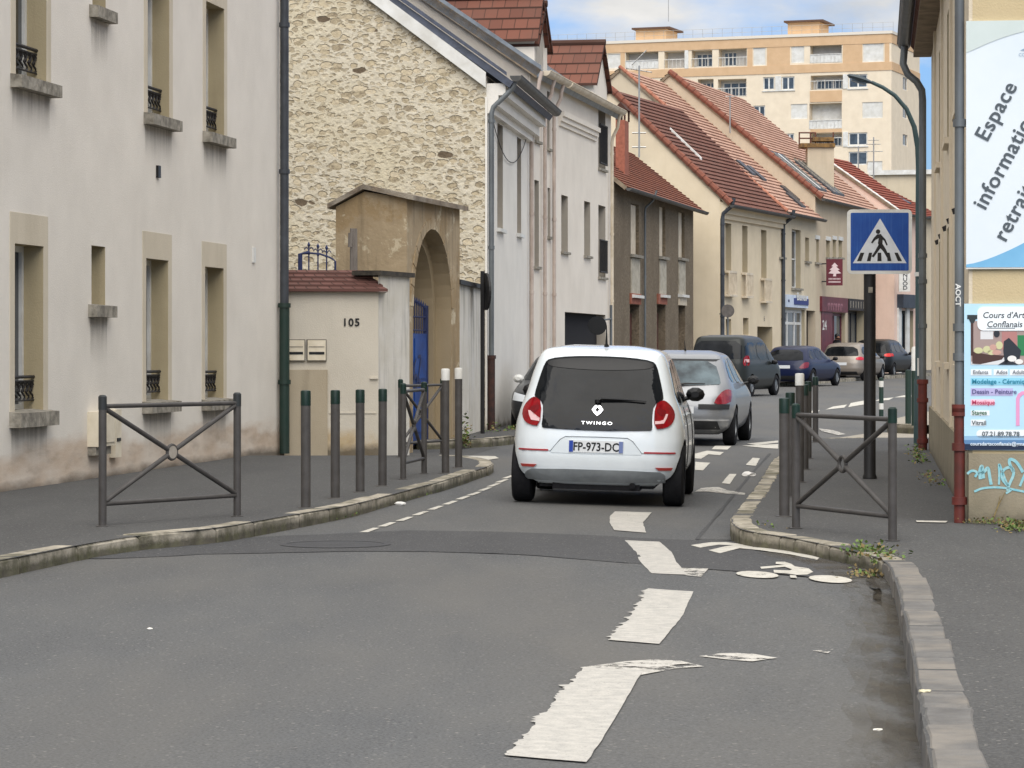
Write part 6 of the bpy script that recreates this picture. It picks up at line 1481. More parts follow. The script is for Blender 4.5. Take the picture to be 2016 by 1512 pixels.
weeds([Vector((-.72, 43.9, .03)), Vector((-.70, 44.2, .05))], 200, .05, 'small weeds climbing beside the stone arch foot', spread=.05, h=.25, dry=.5, seed=15)
# ---------------------------------------------------------------- cars
class Body:
    """closed car body: at each height z a rounded plan outline with half width w, rear end r and front end f (y points forward)"""
    def __init__(s, prof, n=4.0, m=8.0, k=.018):
        p = sorted(prof); s.z0, s.z1 = p[0][0], p[-1][0]
        s.zz = np.linspace(s.z0, s.z1, 400); dz = s.zz[1]-s.zz[0]; cols = []
        g = np.exp(-.5*(np.arange(-30, 31)*dz/k)**2); g /= g.sum()
        for c in (1, 2, 3):
            a = np.interp(s.zz, [q[0] for q in p], [q[c] for q in p])
            ext = np.concatenate([2*a[0]-a[30:0:-1], a, 2*a[-1]-a[-2:-32:-1]]); cols.append(np.convolve(ext, g, 'valid'))
        s.w, s.r, s.f = cols; s.n, s.m = n, m
    def at(s, z):
        return [float(np.interp(z, s.zz, c)) for c in (s.w, s.r, s.f)]
    def rear(s, x, z, front=False):
        w, r, f = s.at(z); q = min(abs(x)/w, .992); l = (f-r)/2; c = (f+r)/2
        d = l*(1-q**s.n)**(1/s.m); return c+d if front else c-d
    def side(s, y, z):
        w, r, f = s.at(z); l = (f-r)/2; c = (f+r)/2; q = min(abs(y-c)/l, .995); return w*(1-q**s.m)**(1/s.n)
    def mesh(s, mb, N=88, lv=54):
        t = np.linspace(0, 2*np.pi, 4001); ring0 = None
        zs = np.concatenate([np.linspace(s.z0, s.z1-.10, lv-12), np.linspace(s.z1-.09, s.z1, 12)])
        o = len(mb.v)
        for z in zs:
            w, r, f = s.at(z); l = (f-r)/2; c = (f+r)/2
            x = w*np.sign(np.cos(t))*np.abs(np.cos(t))**(2/s.n); y = c+l*np.sign(np.sin(t))*np.abs(np.sin(t))**(2/s.m)
            d = np.concatenate([[0], np.cumsum(np.hypot(np.diff(x), np.diff(y)))]); u = np.linspace(0, d[-1], N, endpoint=False)
            for a, b in zip(np.interp(u, d, x), np.interp(u, d, y)): mb.v.append((a, b, z))
        L_ = len(zs)
        for i in range(L_-1):
            for j in range(N):
                k = (j+1) % N; mb.f.append([o+i*N+j, o+i*N+k, o+(i+1)*N+k, o+(i+1)*N+j]); mb.m.append(0); mb.uv.append(None)
        for i, rev in ((0, True), (L_-1, False)):
            f = [o+i*N+j for j in range(N)]; mb.f.append(f[::-1] if rev else f); mb.m.append(0); mb.uv.append(None)
def chaikin(p, n=2):
    for _ in range(n):
        q = []
        for a, b in zip(p, p[1:]+p[:1]): q += [(a[0]*.75+b[0]*.25, a[1]*.75+b[1]*.25), (a[0]*.25+b[0]*.75, a[1]*.25+b[1]*.75)]
        p = q
    return p
def panel(outline, fn, step=.05, depth=.02, mb=None):
    """outline in 2-D, laid on the surface fn(x, y, lift) with a thin rim"""
    mb = mb or MB(); bm = bmesh.new()
    try: bm.faces.new([bm.verts.new((p[0], p[1], 0)) for p in outline])
    except Exception: return mb
    bmesh.ops.triangulate(bm, faces=bm.faces[:])
    xs = [p[0] for p in outline]; ys = [p[1] for p in outline]
    for c, (lo, hi) in enumerate(((min(xs), max(xs)), (min(ys), max(ys)))):
        v = lo+step
        while v < hi-1e-4:
            co = [0, 0, 0]; no = [0, 0, 0]; co[c] = v; no[c] = 1
            bmesh.ops.bisect_plane(bm, geom=bm.verts[:]+bm.edges[:]+bm.faces[:], plane_co=co, plane_no=no); v += step
    bm.verts.index_update(); o = len(mb.v)
    mb.v += [tuple(fn(v.co.x, v.co.y, 0)) for v in bm.verts]
    for f in bm.faces: mb.f.append([o+v.index for v in f.verts]); mb.m.append(mb.k); mb.uv.append(None)
    for e in bm.edges:
        if e.is_boundary:
            a, b = e.verts; mb.poly([fn(a.co.x, a.co.y, 0), fn(b.co.x, b.co.y, 0), fn(b.co.x, b.co.y, -depth), fn(a.co.x, a.co.y, -depth)])
    bm.free(); return mb
def wheel_parts(t, x, y, r, wd, rimm, side, spokes=8):
    mb = MB(); s = side
    prof = [(r*.60, x-wd/2*s), (r*.90, x-wd/2*s), (r*.985, x-wd/2*s*.8), (r, x-wd/2*s*.45), (r, x+wd/2*s*.45), (r*.985, x+wd/2*s*.8), (r*.90, x+wd/2*s), (r*.62, x+wd/2*s), (r*.62, x+wd/2*s*.5)]
    mb.lathe(prof, (0, y, r), 36, axis='x')
    w_ = mb.build('wheel', m_dullblack, t, smooth=True)
    mb = MB(); xo = x+wd/2*s*.72
    mb.lathe([(r*.62, xo), (r*.56, xo+.012*s), (r*.55, xo-.02*s)], (0, y, r), 30, axis='x')
    mb.lathe([(r*.13, xo-.01*s), (r*.12, xo+.012*s), (.0001, xo+.014*s)], (0, y, r), 16, axis='x')
    for k in range(spokes):
        a = 2*math.pi*k/spokes; d = Vector((0, math.cos(a), math.sin(a))); p = Vector((0, -math.sin(a), math.cos(a)))
        for q0, q1, ww in ((.1, .58, .07),):
            A, B_ = Vector((xo, y, r))+d*r*q0, Vector((xo, y, r))+d*r*q1; v = p*r*ww
            mb.hexa([A-v-Vector((.02*s, 0, 0)), A+v-Vector((.02*s, 0, 0)), B_+v*1.3-Vector((.02*s, 0, 0)), B_-v*1.3-Vector((.02*s, 0, 0)), A-v+Vector((.008*s, 0, 0)), A+v+Vector((.008*s, 0, 0)), B_+v*1.3, B_-v*1.3])
    mb.lathe([(r*.55, xo-.03*s), (.0001, xo-.03*s)], (0, y, r), 24, axis='x')
    mb.build('rim', rimm, w_, smooth=True)
def carbody(t, B, mat, wheels, R_, W_):
    mb = MB(); B.mesh(mb); ob = mb.build('body', [mat, m_dullblack], t, merge=True)
    cm = MB(); cm.k = 0
    for y in wheels:
        for s in (-1, 1):
            xi, xo = s*(W_-.27), s*(W_+.25); a, b = min(xi, xo), max(xi, xo)
            cm.lathe([(R_+.045, a), (R_+.045, b)], (0, y, R_), 36, axis='x')
    cut = cm.build('cutter', m_dullblack, merge=True)
    md = ob.modifiers.new('b', 'BOOLEAN'); md.object = cut; md.operation = 'DIFFERENCE'; md.solver = 'EXACT'
    try: md.material_mode = 'TRANSFER'
    except Exception: pass
    dg = bpy.context.evaluated_depsgraph_get(); me = bpy.data.meshes.new_from_object(ob.evaluated_get(dg))
    ob.modifiers.clear(); ob.data = me; me.polygons.foreach_set('use_smooth', [True]*len(me.polygons)); me.set_sharp_from_angle(angle=R(45))
    bpy.data.objects.remove(cut); return ob
def paintm(name, c, metal=0., rough=.28, coat=.8):
    dk_ = int(c[0:2], 16) < 60
    return M(name, c, [v*.96 for v in [int(c[i:i+2], 16)/255 for i in (0, 2, 4)]], scale=2, rough=rough, metal=0 if dk_ else metal, coat=.12 if dk_ else coat, spec=.25 if dk_ else .5).m
def rectp(x0, x1, z0, z1): return [(x0, z0), (x1, z0), (x1, z1), (x0, z1)]
m_lamp_red = M('tail_lamp_red', '8f0c16', '6d0a12', scale=12, rough=.12, coat=.2, spec=.3).m
m_lamp_pale = M('tail_lamp_pale', 'd8b4b4', rough=.2).m
m_lamp_dark = M('tail_lamp_dark_red', '6c0c14', rough=.2).m
m_plate = M('number_plate_white', 'd5d8da', rough=.5).m
m_rim = M('alloy_rim', '8c8f92', rough=.35, metal=.7).m
m_trim = M('black_trim', '1b1c1e', '222325', scale=20, rough=.6).m
def carglass(name, c, c2, sc=1.6):
    g = M(name, c, c2, scale=sc, rough=.05, spec=.18, bump=.3, bscale=2.2); g.bump.inputs['Distance'].default_value = .02; return g.m
def build_car(name, label, spec, loc, yaw, roll=0, z=None):
    t = thing(name, label, spec.get('cat', 'car')); B = Body(spec['prof'], spec.get('n', 4.), spec.get('m', 8.), spec.get('k', .018)); W_ = spec['W']; R_ = spec['R']
    carbody(t, B, spec['paint'], spec['wheels'], R_, W_)
    rear = lambda lift=.006: (lambda x, zz, d: Vector((x, B.rear(x, zz)-lift-d, zz)))
    front = lambda lift=.006: (lambda x, zz, d: Vector((x, B.rear(x, zz, True)+lift+d, zz)))
    side = lambda s, lift=.006: (lambda y, zz, d: Vector((s*(B.side(y, zz)+lift+d), y, zz)))
    for y in spec['wheels']:
        for s in (-1, 1): wheel_parts(t, s*(W_-.105), y, R_, .20, spec.get('rim', m_rim), s)
    for it in spec['panels']:
        kind, nm, pl, mat = it[:4]; op = it[4] if len(it) > 4 else {}
        ol = chaikin(pl, op.get('c', 0)) if op.get('c') else pl; lift = op.get('lift', .006); st = op.get('step', .06)
        fns = {'R': [rear(lift)], 'F': [front(lift)], 'S': [side(-1, lift), side(1, lift)]}[kind]
        if kind == 'S' and op.get('only'): fns = [side(op['only'], lift)]
        mirror = op.get('mirror')
        for fn in fns:
            for mi in ((1, -1) if mirror else (1,)):
                o2 = [(x*mi, y) for x, y in ol]
                if mi < 0: o2 = o2[::-1]
                panel(o2, fn, st, op.get('depth', lift+.01)).build(nm, mat, t, smooth=True)
    for s in (-1, 1):
        mx, my, mz = spec.get('mirror', (W_+.06, .55, 1.02)); mb = MB()
        k = 10; prev = None
        for i in range(7):
            f = i/6; a = math.sin(math.pi*min(max(f, .08), .92)); rx, rz = .10*a**.6, .075*a**.6; yy = my-.05+.13*f
            ring = [Vector((s*mx+rx*math.cos(q), yy, mz+rz*math.sin(q))) for q in [2*math.pi*j/k for j in range(k)]]
            if prev:
                for j in range(k): mb.poly([prev[j], prev[(j+1) % k], ring[(j+1) % k], ring[j]])
            else: mb.poly(ring)
            prev = ring
        mb.poly(prev); mb.tube([(s*(mx-.16), my+.03, mz-.06), (s*(mx-.03), my+.02, mz-.03)], .022, 8)
        o = mb.build('wing_mirror', spec.get('mirror_mat', m_black), t, smooth=True)
        if 'mirror_glass' in spec:
            mb = MB(); mb.lathe([(.0001, 0), (.07, 0)], (0, 0, 0), 14)
    t.location = (loc[0], loc[1], loc[2]); t.rotation_euler = (0, roll, -yaw)
    return t, B
def plate(t, B, x0, x1, z0, z1, txt, blue=True, lift=.018, name='number_plate'):
    fn = lambda x, zz, d: Vector((x, B.rear((x0+x1)/2, (z0+z1)/2)-lift-d, zz))
    p = panel(rectp(x0, x1, z0, z1), fn, .2, .02).build(name, m_plate, t)
    if blue:
        panel(rectp(x0+.003, x0+.042, z0+.003, z1-.003), lambda x, zz, d: fn(x, zz, d+.002), .2, .001).build('country_band', M('plate_blue', '1f3f9a', rough=.5).m, p)
        panel(rectp(x1-.042, x1-.003, z0+.003, z1-.003), lambda x, zz, d: fn(x, zz, d+.002), .2, .001).build('country_band', M('plate_blue_grey', '6b7aa8', rough=.5).m, p)
    if txt:
        mb = MB(); mb.text(txt, (z1-z0)*.98, lambda x, y: Vector(((x0+x1)/2+x*.86, fn(0, 0, .003).y, z0+(z1-z0)*.16+y)), bold=.0022, space=1.0); mb.build('plate_text', m_black, p)
    return p

# ---- the white car in front
tw_paint = paintm('pearl_white_paint', 'dfe6ea', rough=.25)
tw_glass = carglass('black_tailgate_glass', '101214', '1c1e21', 2.5)
tw_sill = M('satin_grey_bumper', 'a6abae', '92979a', scale=6, rough=.45, metal=.3).m
prof = [(.20, .68, -1.66, 1.60), (.26, .77, -1.73, 1.68), (.34, .820, -1.78, 1.76), (.46, .832, -1.80, 1.80), (.62, .834, -1.79, 1.80), (.78, .820, -1.765, 1.74), (.90, .79, -1.725, 1.55), (1.0, .755, -1.675, 1.20), (1.08, .725, -1.63, .98), (1.25, .680, -1.545, .66), (1.38, .638, -1.47, .42), (1.45, .610, -1.41, .25), (1.50, .565, -1.30, .05), (1.53, .47, -1.10, -.25), (1.545, .30, -.85, -.5)]
G = [(-.50, 1.405), (-.30, 1.432), (0, 1.44), (.30, 1.432), (.50, 1.405), (.545, 1.36), (.585, 1.22), (.625, 1.06), (.615, 1.02), (.535, .985), (.525, .86), (.535, .745), (.50, .735), (0, .720), (-.50, .735), (-.535, .745), (-.525, .86), (-.535, .985), (-.615, 1.02), (-.625, 1.06), (-.585, 1.22), (-.545, 1.36)]
L1 = [(.545, .985), (.615, 1.035), (.665, 1.015), (.722, .95), (.742, .88), (.722, .81), (.66, .765), (.548, .752)]
S1 = [(-1.30, 1.02), (-1.12, 1.33), (-.80, 1.40), (-.62, 1.41), (-.60, 1.0), (-1.0, .985)]; S2 = [(-.53, 1.41), (-.1, 1.425), (.25, 1.37), (.72, 1.03), (.70, .985), (-.53, .99)]
spec = dict(n=4.6, m=12., prof=prof, W=.838, R=.305, wheels=(-1.27, 1.22), paint=tw_paint, mirror=(.85, .62, 1.06), panels=[
 ('R', 'tailgate_glass', G, tw_glass, dict(lift=.010, step=.05, c=1)),
 ('R', 'tail_light', L1, m_lamp_red, dict(lift=.018, step=.03, c=1, mirror=1)),
 ('S', 'side_window', S1, tw_glass, dict(c=1)), ('S', 'side_window', S2, tw_glass, dict(c=1)),
 ('R', 'bumper_recess', [(-.300, .655), (.300, .655), (.345, .63), (.440, .515), (.425, .500), (-.425, .500), (-.440, .515), (-.345, .63)], M('recess_white', 'cfd6da', rough=.35, coat=.3).m, dict(lift=.004, c=1)),
 ('R', 'bumper_valance', [(-.60, .350), (.60, .350), (.665, .315), (.665, .262), (.66, .225), (-.66, .225), (-.70, .262), (-.68, .315)], tw_sill, dict(lift=.008, c=1)),
 ('R', 'red_strip', rectp(.46, .755, .518, .534), M('strip_red', '9c2f34', rough=.5).m, dict(lift=.008, mirror=1, step=.04)),
 ('R', 'reflector', [(.57, .385), (.735, .385), (.72, .358), (.60, .358)], M('reflector_red', '9c3a34', rough=.4).m, dict(lift=.012, mirror=1, step=.03)),
])
P0 = GP(1178, 991); t, B = build_car('white_hatchback', 'white hatchback seen from behind in the middle of the road, nearest car', spec, (0, 0, 0), R(6.0))
# recess edge line and lid line
fnR = lambda l: (lambda x, zz, d=0: Vector((x, B.rear(x, zz)-l-d, zz)))
def rline(pts, r, mat, name, lift=.004, closed=False):
    mb = MB(); p = [fnR(lift)(x, z) for x, z in pts]; mb.tube(p, r, 6); return mb.build(name, mat, t, smooth=True)
rline([(-.76, .525), (-.44, .518), (-.35, .63), (-.30, .66), (0, .664), (.30, .66), (.35, .63), (.44, .518), (.76, .525)], .004, M('shut_line', '7a7f83', rough=.6).m, 'bumper_crease')
for s in (-1, 1):     # pale inner blocks of each tail light
    sh = [(.565, .945), (.60, .955), (.655, .93), (.66, .87), (.60, .885), (.57, .915)]
    panel([(x*s, z) for x, z in (sh if s > 0 else sh[::-1])], fnR(.022), .03, .004).build('lamp_insert', m_lamp_dark, t, smooth=True)
    sh = [(.555, .80), (.64, .81), (.665, .86), (.675, .90), (.655, .90), (.635, .845), (.60, .832), (.555, .83)]
    panel([(x*s, z) for x, z in (sh if s > 0 else sh[::-1])], fnR(.023), .03, .004).build('lamp_insert', m_lamp_pale, t, smooth=True)
# seam where spoiler glass meets window; wiper; emblem; lettering; aerial; exhaust, underbody
panel(chaikin([(-.53, 1.355), (-.46, 1.40), (0, 1.428), (.46, 1.40), (.53, 1.355), (.45, 1.32), (0, 1.30), (-.45, 1.32)], 2), fnR(.016), .05, .01).build('upper_spoiler', m_black, t, smooth=True)
mb = MB(); mb.tube([fnR(.045)(0, 1.005), fnR(.05)(.03, 1.035), fnR(.04)(.2, 1.03), fnR(.035)(.465, 1.018)], [.022, .016, .012, .005], 8); mb.tube([fnR(.028)(.05, 1.02), fnR(.028)(.45, 1.006)], .006, 6); mb.lathe([(.03, 0), (.03, .03)], fnR(.03)(0, .99), 12); mb.build('wiper', m_black, t, smooth=True)
m_chrome = M('chrome', 'd8dade', rough=.15, metal=.9).m
mb = MB(); dia = [(0, .985), (.032, .958), (.056, .925), (.032, .892), (0, .865), (-.032, .892), (-.056, .925), (-.032, .958)]; inn = [(0, .948), (.012, .936), (.020, .925), (.012, .914), (0, .902), (-.012, .914), (-.020, .925), (-.012, .936)]
f3 = fnR(.026)
for i in range(8):
    j = (i+1) % 8; mb.poly([f3(*dia[i]), f3(*dia[j]), f3(*inn[j], .006), f3(*inn[i], .006)]); mb.poly([f3(*dia[i]), f3(*dia[j]), f3(*dia[j], -.014), f3(*dia[i], -.014)]); mb.poly([f3(*inn[i], .006), f3(*inn[j], .006), f3(*inn[j], -.014), f3(*inn[i], -.014)])
mb.build('emblem', m_chrome, t)
mb = MB(); mb.text('TWINGO', .052, lambda x, y: fnR(.020)(x*1.12, .783+y*.80), bold=.0006, space=1.35); mb.build('lettering', m_chrome, t)
plate(t, B, -.262, .262, .513, .628, 'FP-973-DC', lift=.014)
mb = MB(); mb.tube([(.03, -1.12, 1.535), (.03, -1.13, 1.56), (.03, -1.20, 1.74)], [.028, .012, .004], 8); mb.build('aerial', m_black, t, smooth=True)
mb = MB(); mb.box(WF, -.55, .55, -1.60, 1.55, .17, .24); mb.box(WF, -.42, .42, -1.66, -1.2, .15, .22); mb.tube([(.35, -1.70, .20), (.35, -1.3, .22)], .03, 10); mb.build('underbody', m_dullblack, t)
for s in (-1, 1):    # door seams and handles
    fS = lambda y, z, d=0: Vector((s*(B.side(y, z)+.003+d), y, z))
    for y in (-.56, .62):
        mb = MB(); mb.tube([fS(y, .35+.06*k) for k in range(11)], .004, 5); mb.build('door_seam', m_trim, t)
    mb = MB(); mb.tube([fS(-.50, .88, .01), fS(-.42, .885, .03), fS(-.34, .885, .01)], .012, 6); mb.build('door_handle', tw_paint, t)
xc = (1178-CX)/208; t.location = (.965, 30.0, -.022); t.rotation_euler = (0, R(1.55), -R(5.6))

# ---- generic cars
def wagon_spec(paint, L_=4.2, Wd=1.73, H=1.50, kind='hatch', glass=None, lamp=m_lamp_red, R_=.31, **kw):
    w = Wd/2; h = L_/2; a = H/1.5
    if kind == 'hatch':
        prof = [(.18, w*.75, -h+.18, h-.18), (.28, w*.92, -h+.04, h-.06), (.45, w*.985, -h, h), (.62, w, -h+.01, h-.02), (.78, w*.985, -h+.06, h-.14), (.90, w*.955, -h+.12, h-.62), (.98, w*.915, -h+.17, h-1.05), (1.12, w*.845, -h+.30, h-1.35), (1.30, w*.755, -h+.50, h-1.72), (1.42, w*.69, -h+.68, h-2.0), (1.47, w*.60, -h+.95, h-2.2), (1.50, w*.40, -h+1.3, h-2.4)]
        rw = [(-.52, 1.335), (0, 1.36), (.52, 1.335), (.66, 1.0), (.62, .965), (0, .95), (-.62, .965), (-.66, 1.0)]
        tl = [(.56, .66), (.60, .76), (.70, .885), (.80, .90), (.82, .80), (.81, .67)]
        sw = [[(-h+.55, 1.02), (-h+.85, 1.30), (-h+1.25, 1.36), (-h+1.3, .99)], [(-h+1.36, 1.365), (-h+2.0, 1.40), (-h+2.0, .985), (-h+1.36, .99)], [(-h+2.06, 1.40), (h-1.75, 1.33), (h-1.25, 1.02), (-h+2.06, .985)]]
    elif kind == 'van':
        prof = [(.20, w*.8, -h+.14, h-.15), (.30, w*.95, -h+.03, h-.05), (.50, w, -h, h), (.80, w*.995, -h+.01, h-.06), (.98, w*.985, -h+.03, h-.28), (1.08, w*.96, -h+.05, h-.62), (1.3, w*.93, -h+.10, h-1.0), (1.55, w*.885, -h+.17, h-1.42), (1.72, w*.83, -h+.24, h-1.75), (1.80, w*.74, -h+.34, h-2.0), (1.835, w*.45, -h+.6, h-2.3)]
        rw = [(-.68, 1.65), (0, 1.67), (.68, 1.65), (.74, 1.15), (.70, 1.12), (-.70, 1.12), (-.74, 1.15)]
        tl = [(.76, .92), (.77, 1.22), (.87, 1.22), (.88, .92)]
        sw = [[(-h+.25, 1.14), (-h+.35, 1.60), (-h+1.35, 1.62), (-h+1.35, 1.10)], [(-h+1.42, 1.62), (-h+2.4, 1.62), (-h+2.4, 1.08), (-h+1.42, 1.10)], [(-h+2.46, 1.60), (h-1.65, 1.52), (h-1.0, 1.10), (-h+2.46, 1.07)]]
    else:   # suv / estate
        prof = [(.22, w*.8, -h+.16, h-.16), (.34, w*.94, -h+.03, h-.05), (.52, w*.99, -h, h), (.75, w, -h+.02, h-.05), (.92, w*.985, -h+.06, h-.35), (1.03, w*.95, -h+.10, h-.95), (1.2, w*.88, -h+.20, h-1.3), (1.42, w*.79, -h+.36, h-1.75), (1.55, w*.72, -h+.52, h-2.05), (1.61, w*.60, -h+.8, h-2.3), (1.64, w*.4, -h+1.1, h-2.5)]
        rw = [(-.56, 1.45), (0, 1.48), (.56, 1.45), (.68, 1.10), (.62, 1.06), (-.62, 1.06), (-.68, 1.10)]
        tl = [(.58, .90), (.60, 1.01), (.80, 1.04), (.87, .98), (.86, .88)]
        sw = [[(-h+.42, 1.12), (-h+.62, 1.42), (-h+1.2, 1.48), (-h+1.2, 1.08)], [(-h+1.26, 1.485), (-h+2.05, 1.50), (-h+2.05, 1.06), (-h+1.26, 1.08)], [(-h+2.1, 1.50), (h-1.85, 1.42), (h-1.2, 1.08), (-h+2.1, 1.06)]]
    sc = lambda pl: [(x*Wd/1.73, z*(H/{'hatch': 1.5, 'van': 1.835, 'suv': 1.64}[kind])) for x, z in pl]
    zs = H/{'hatch': 1.5, 'van': 1.835, 'suv': 1.64}[kind]
    prof = [(z*zs, a_, b_, c_) for z, a_, b_, c_ in prof]
    sw = [[(y, z*zs) for y, z in s] for s in sw]
    glass = glass or tw_glass
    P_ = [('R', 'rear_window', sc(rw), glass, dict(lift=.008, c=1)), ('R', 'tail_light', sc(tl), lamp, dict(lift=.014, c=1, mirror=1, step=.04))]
    P_ += [('S', 'side_window', s, tw_glass, dict(c=1, step=.1)) for s in sw]
    P_ += [('R', 'lower_bumper', sc([(-.62, .40), (.62, .40), (.66, .26), (-.66, .26)]), kw.get('bump', m_trim), dict(lift=.008))]
    P_ += [('F', 'windscreen', sc([(-.55, 1.36*(1 if kind == 'hatch' else 1.1)), (.55, 1.36*(1 if kind == 'hatch' else 1.1)), (.70, 1.02*(1 if kind == 'hatch' else 1.08)), (-.70, 1.02*(1 if kind == 'hatch' else 1.08))]), tw_glass, dict(lift=.008, step=.08)), ('F', 'headlight', sc([(.50, .62), (.52, .74), (.78, .80), (.80, .66)]), M('headlamp_glass', 'c8ccd0', rough=.15).m, dict(lift=.01, mirror=1, step=.04)), ('F', 'grille', sc([(-.45, .40), (.45, .40), (.42, .58), (-.42, .58)]), m_trim, dict(lift=.008))]
    P_ += kw.get('extra', [])
    return dict(prof=prof, W=w, R=R_, wheels=(-h+.76, h-.80), paint=paint, mirror=(w+.08, h-1.35, 1.02*zs), panels=P_, mirror_mat=kw.get('mm', m_black), k=.022, n=kw.get('n', 4.6), m=kw.get('m', 11.), cat=kw.get('cat', 'car'))
silver = paintm('silver_paint', '86888b', metal=.5, coat=.4, rough=.38)
m_glass_sky = M('glass_painted_reflection', '5f6e74', '2b3338', scale=2.2, rough=.12, spec=.5).m  # patchy colour paints soft reflections into the silver car's rear window
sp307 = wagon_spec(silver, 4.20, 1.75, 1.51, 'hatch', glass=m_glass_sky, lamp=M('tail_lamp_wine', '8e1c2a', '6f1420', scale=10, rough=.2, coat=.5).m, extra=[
 ('R', 'bumper_strip', [(.33, .585), (.80, .585), (.81, .665), (.33, .665)], m_trim, dict(lift=.016, mirror=1)),
 ('R', 'bumper_step', [(-.80, .40), (.80, .40), (.80, .425), (-.80, .425)], M('bumper_highlight', 'b9babc', rough=.3, metal=.5).m, dict(lift=.014)),
 ('R', 'window_seal', [(-.60, 1.375), (.60, 1.375), (.545, 1.345), (-.545, 1.345)], m_trim, dict(lift=.010))])
def place(t, u, Y, yaw, dz=0.0, roll=0):
    X = (u-CX)/F*Y; t.location = (X, Y, gz(X, Y)+dz); t.rotation_euler = (0, roll, -R(yaw))
t, B = build_car('silver_hatchback', 'silver hatchback with dark red tail lights, second car right behind the white one', sp307, (0, 0, 0), 0)
plate(t, B, -.26, .26, .515, .625, '5678', blue=False, lift=.01)
mb = MB(); f = lambda x, z, l: Vector((x, B.rear(x, z)-l, z)); mb.tube([f(0, .965, .04), f(.1, .985, .045), f(.42, .99, .035)], [.02, .014, .006], 8); mb.tube([f(-.4, .96, .03), f(0, .965, .04)], .012, 6); mb.build('wiper', m_black, t, smooth=True)
mb = MB(); mb.tube([(-.02, -.85, 1.49), (-.02, -.87, 1.53), (-.02, -.98, 1.66)], [.025, .01, .004], 6); mb.build('aerial', m_black, t)
place(t, 1360, 48.6, 9.5, roll=R(.8))
green = paintm('dark_grey_green_paint', '222523', coat=.25, rough=.35)
t, B = build_car('dark_van', 'dark grey-green passenger van with an upright rear, beyond the silver hatchback', wagon_spec(green, 4.15, 1.76, 1.80, 'van', n=6, m=12, lamp=m_lamp_red, cat='van', extra=[('R', 'lamp_insert', [(.80, 1.0), (.80, 1.09), (.88, 1.09), (.88, 1.0)], m_lamp_pale, dict(lift=.02, mirror=1))]), (0, 0, 0), 0)
plate(t, B, -.26, .26, .70, .81, '', blue=False); place(t, 1450, 87.5, 21)
blue_p = paintm('dark_blue_paint', '101a3a', metal=.1, coat=.4, rough=.35)
t, B = build_car('blue_car', 'dark blue hatchback in the line of cars between the dark van and the beige car', wagon_spec(blue_p, 4.3, 1.80, 1.44, 'hatch', lamp=M('tail_lamp_dim', '6e1a30', rough=.25).m), (0, 0, 0), 0)
plate(t, B, -.26, .26, .64, .75, 'AB', blue=False) if False else plate(t, B, -.26, .26, .64, .75, '', blue=False); place(t, 1579, 105, 24)
beige = paintm('champagne_paint', '8f867c', metal=.4, coat=.3, rough=.4)
t, B = build_car('beige_estate', 'champagne-coloured estate car partly hidden by the black sign post', wagon_spec(beige, 4.5, 1.80, 1.52, 'suv', lamp=M('tail_lamp_bright', 'c02038', rough=.2).m), (0, 0, 0), 0)
plate(t, B, -.26, .26, .62, .73, '', blue=False); place(t, 1680, 119, 20)
blk = paintm('black_paint', '141517', metal=.0, coat=.4, rough=.35)
t, B = build_car('black_suv', 'black tall car with lit red lamp right of the black sign post', wagon_spec(blk, 4.5, 1.84, 1.66, 'suv', lamp=M('tail_lamp_vivid', 'd63a34', rough=.2).m), (0, 0, 0), 0)
place(t, 1738, 128, 22)
b2 = paintm('slate_blue_paint', '2e3c50', coat=.3, metal=.2, rough=.3)
t, B = build_car('distant_blue_car', 'slate-blue car farthest away, at the left of the lamp post', wagon_spec(b2, 4.2, 1.76, 1.46, 'hatch'), (0, 0, 0), 0)
place(t, 1790, 146, 24)
t, B = build_car('distant_black_car', 'black car mostly hidden between the beige estate and the black tall car', wagon_spec(blk, 4.2, 1.76, 1.5, 'hatch'), (0, 0, 0), 0)
place(t, 1692, 140, 24, dz=.05)
dk = paintm('black_grey_paint', '26282b', metal=.2, rough=.25)
t, B = build_car('oncoming_car', 'dark oncoming car with a pale mirror, mostly hidden left of the white hatchback', dict(wagon_spec(dk, 4.1, 1.64, 1.42, 'hatch', mm=m_white), mirror=(.79, .66, .98)), (0, 0, 0), 0)
t.location = (.98, 52.0, 0.0); t.rotation_euler = (0, 0, -R(180+7))

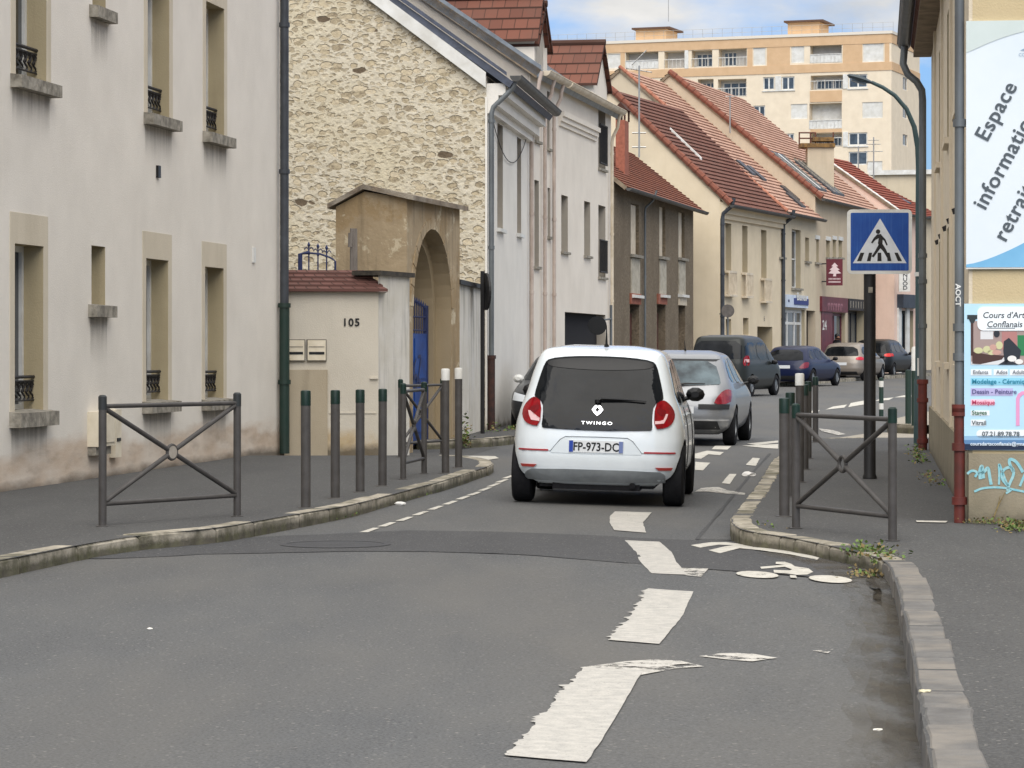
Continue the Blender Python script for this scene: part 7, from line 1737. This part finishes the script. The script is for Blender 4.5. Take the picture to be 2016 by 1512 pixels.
# ---- person between the cars and the restaurant
def person():
    t = thing('person', 'person in black seen from the waist up behind the beige estate car', 'person')
    J = {'pel': (0, 0, .95), 'sp': (0, .01, 1.15), 'ch': (0, .0, 1.35), 'nk': (0, .01, 1.47), 'hd': (0, .02, 1.60), 'ht': (0, .02, 1.70),
         'ls': (-.18, 0, 1.41), 'le': (-.27, -.03, 1.15), 'lw': (-.20, .12, .98), 'lh': (-.18, .18, .95), 'rs': (.18, 0, 1.41), 're': (.28, -.02, 1.15), 'rw': (.26, .10, .93), 'rh': (.26, .13, .86),
         'lp': (-.10, 0, .92), 'lk': (-.11, .02, .50), 'la': (-.11, -.02, .09), 'lt': (-.12, .14, .03), 'rp': (.10, 0, .92), 'rk': (.11, .10, .51), 'ra': (.11, -.03, .10), 'rt': (.12, .13, .03)}
    Rr = {'pel': .15, 'sp': .14, 'ch': .16, 'nk': .06, 'hd': .095, 'ht': .075, 'ls': .075, 'le': .05, 'lw': .035, 'lh': .04, 'rs': .075, 're': .05, 'rw': .035, 'rh': .04, 'lp': .10, 'lk': .065, 'la': .045, 'lt': .035, 'rp': .10, 'rk': .065, 'ra': .045, 'rt': .035}
    E = [('pel', 'sp'), ('sp', 'ch'), ('ch', 'nk'), ('nk', 'hd'), ('hd', 'ht'), ('ch', 'ls'), ('ls', 'le'), ('le', 'lw'), ('lw', 'lh'), ('ch', 'rs'), ('rs', 're'), ('re', 'rw'), ('rw', 'rh'), ('pel', 'lp'), ('lp', 'lk'), ('lk', 'la'), ('la', 'lt'), ('pel', 'rp'), ('rp', 'rk'), ('rk', 'ra'), ('ra', 'rt')]
    ks = list(J); me = bpy.data.meshes.new('body'); me.from_pydata([J[k] for k in ks], [(ks.index(a), ks.index(b)) for a, b in E], [])
    ob = bpy.data.objects.new('body', me); C.objects.link(ob); md = ob.modifiers.new('s', 'SKIN')
    me.skin_vertices.new() if not me.skin_vertices else None
    for i, k in enumerate(ks): me.skin_vertices[0].data[i].radius = (Rr[k], Rr[k]*(.72 if k in ('pel', 'sp', 'ch') else 1))
    me.skin_vertices[0].data[0].use_root = True
    sb_ = ob.modifiers.new('u', 'SUBSURF'); sb_.levels = 2; sb_.render_levels = 2
    dg = bpy.context.evaluated_depsgraph_get(); m2 = bpy.data.meshes.new_from_object(ob.evaluated_get(dg)); ob.modifiers.clear(); ob.data = m2
    m2.materials.clear(); m2.materials.append(M('black_clothes', '1b1a1d', '262529', scale=8, rough=.9).m); m2.materials.append(M('skin', 'a87a60', rough=.6).m)
    for p in m2.polygons:
        c = p.center; p.use_smooth = True
        p.material_index = 1 if (c.z > 1.50 or (c.z < .97 and abs(c.x) > .165 and c.z > .8)) else 0
    ob.parent = t
    mb = MB(); bm = bmesh.new(); bmesh.ops.create_uvsphere(bm, u_segments=16, v_segments=12, radius=.112)
    bmesh.ops.delete(bm, geom=[v for v in bm.verts if v.co.z < -.02 and v.co.y > -.02], context='VERTS')
    bm.verts.index_update(); mb.faces([(v.co.x*.92, v.co.y*1.05+.01, v.co.z+1.665) for v in bm.verts], [[v.index for v in f.verts] for f in bm.faces]); bm.free(); mb.build('hair', m_black, t, smooth='all')
    return t
t = person(); X = (1648-CX)/F*124; t.location = (X, 124, rise(124)+PZ); t.rotation_euler = (0, 0, R(-60))
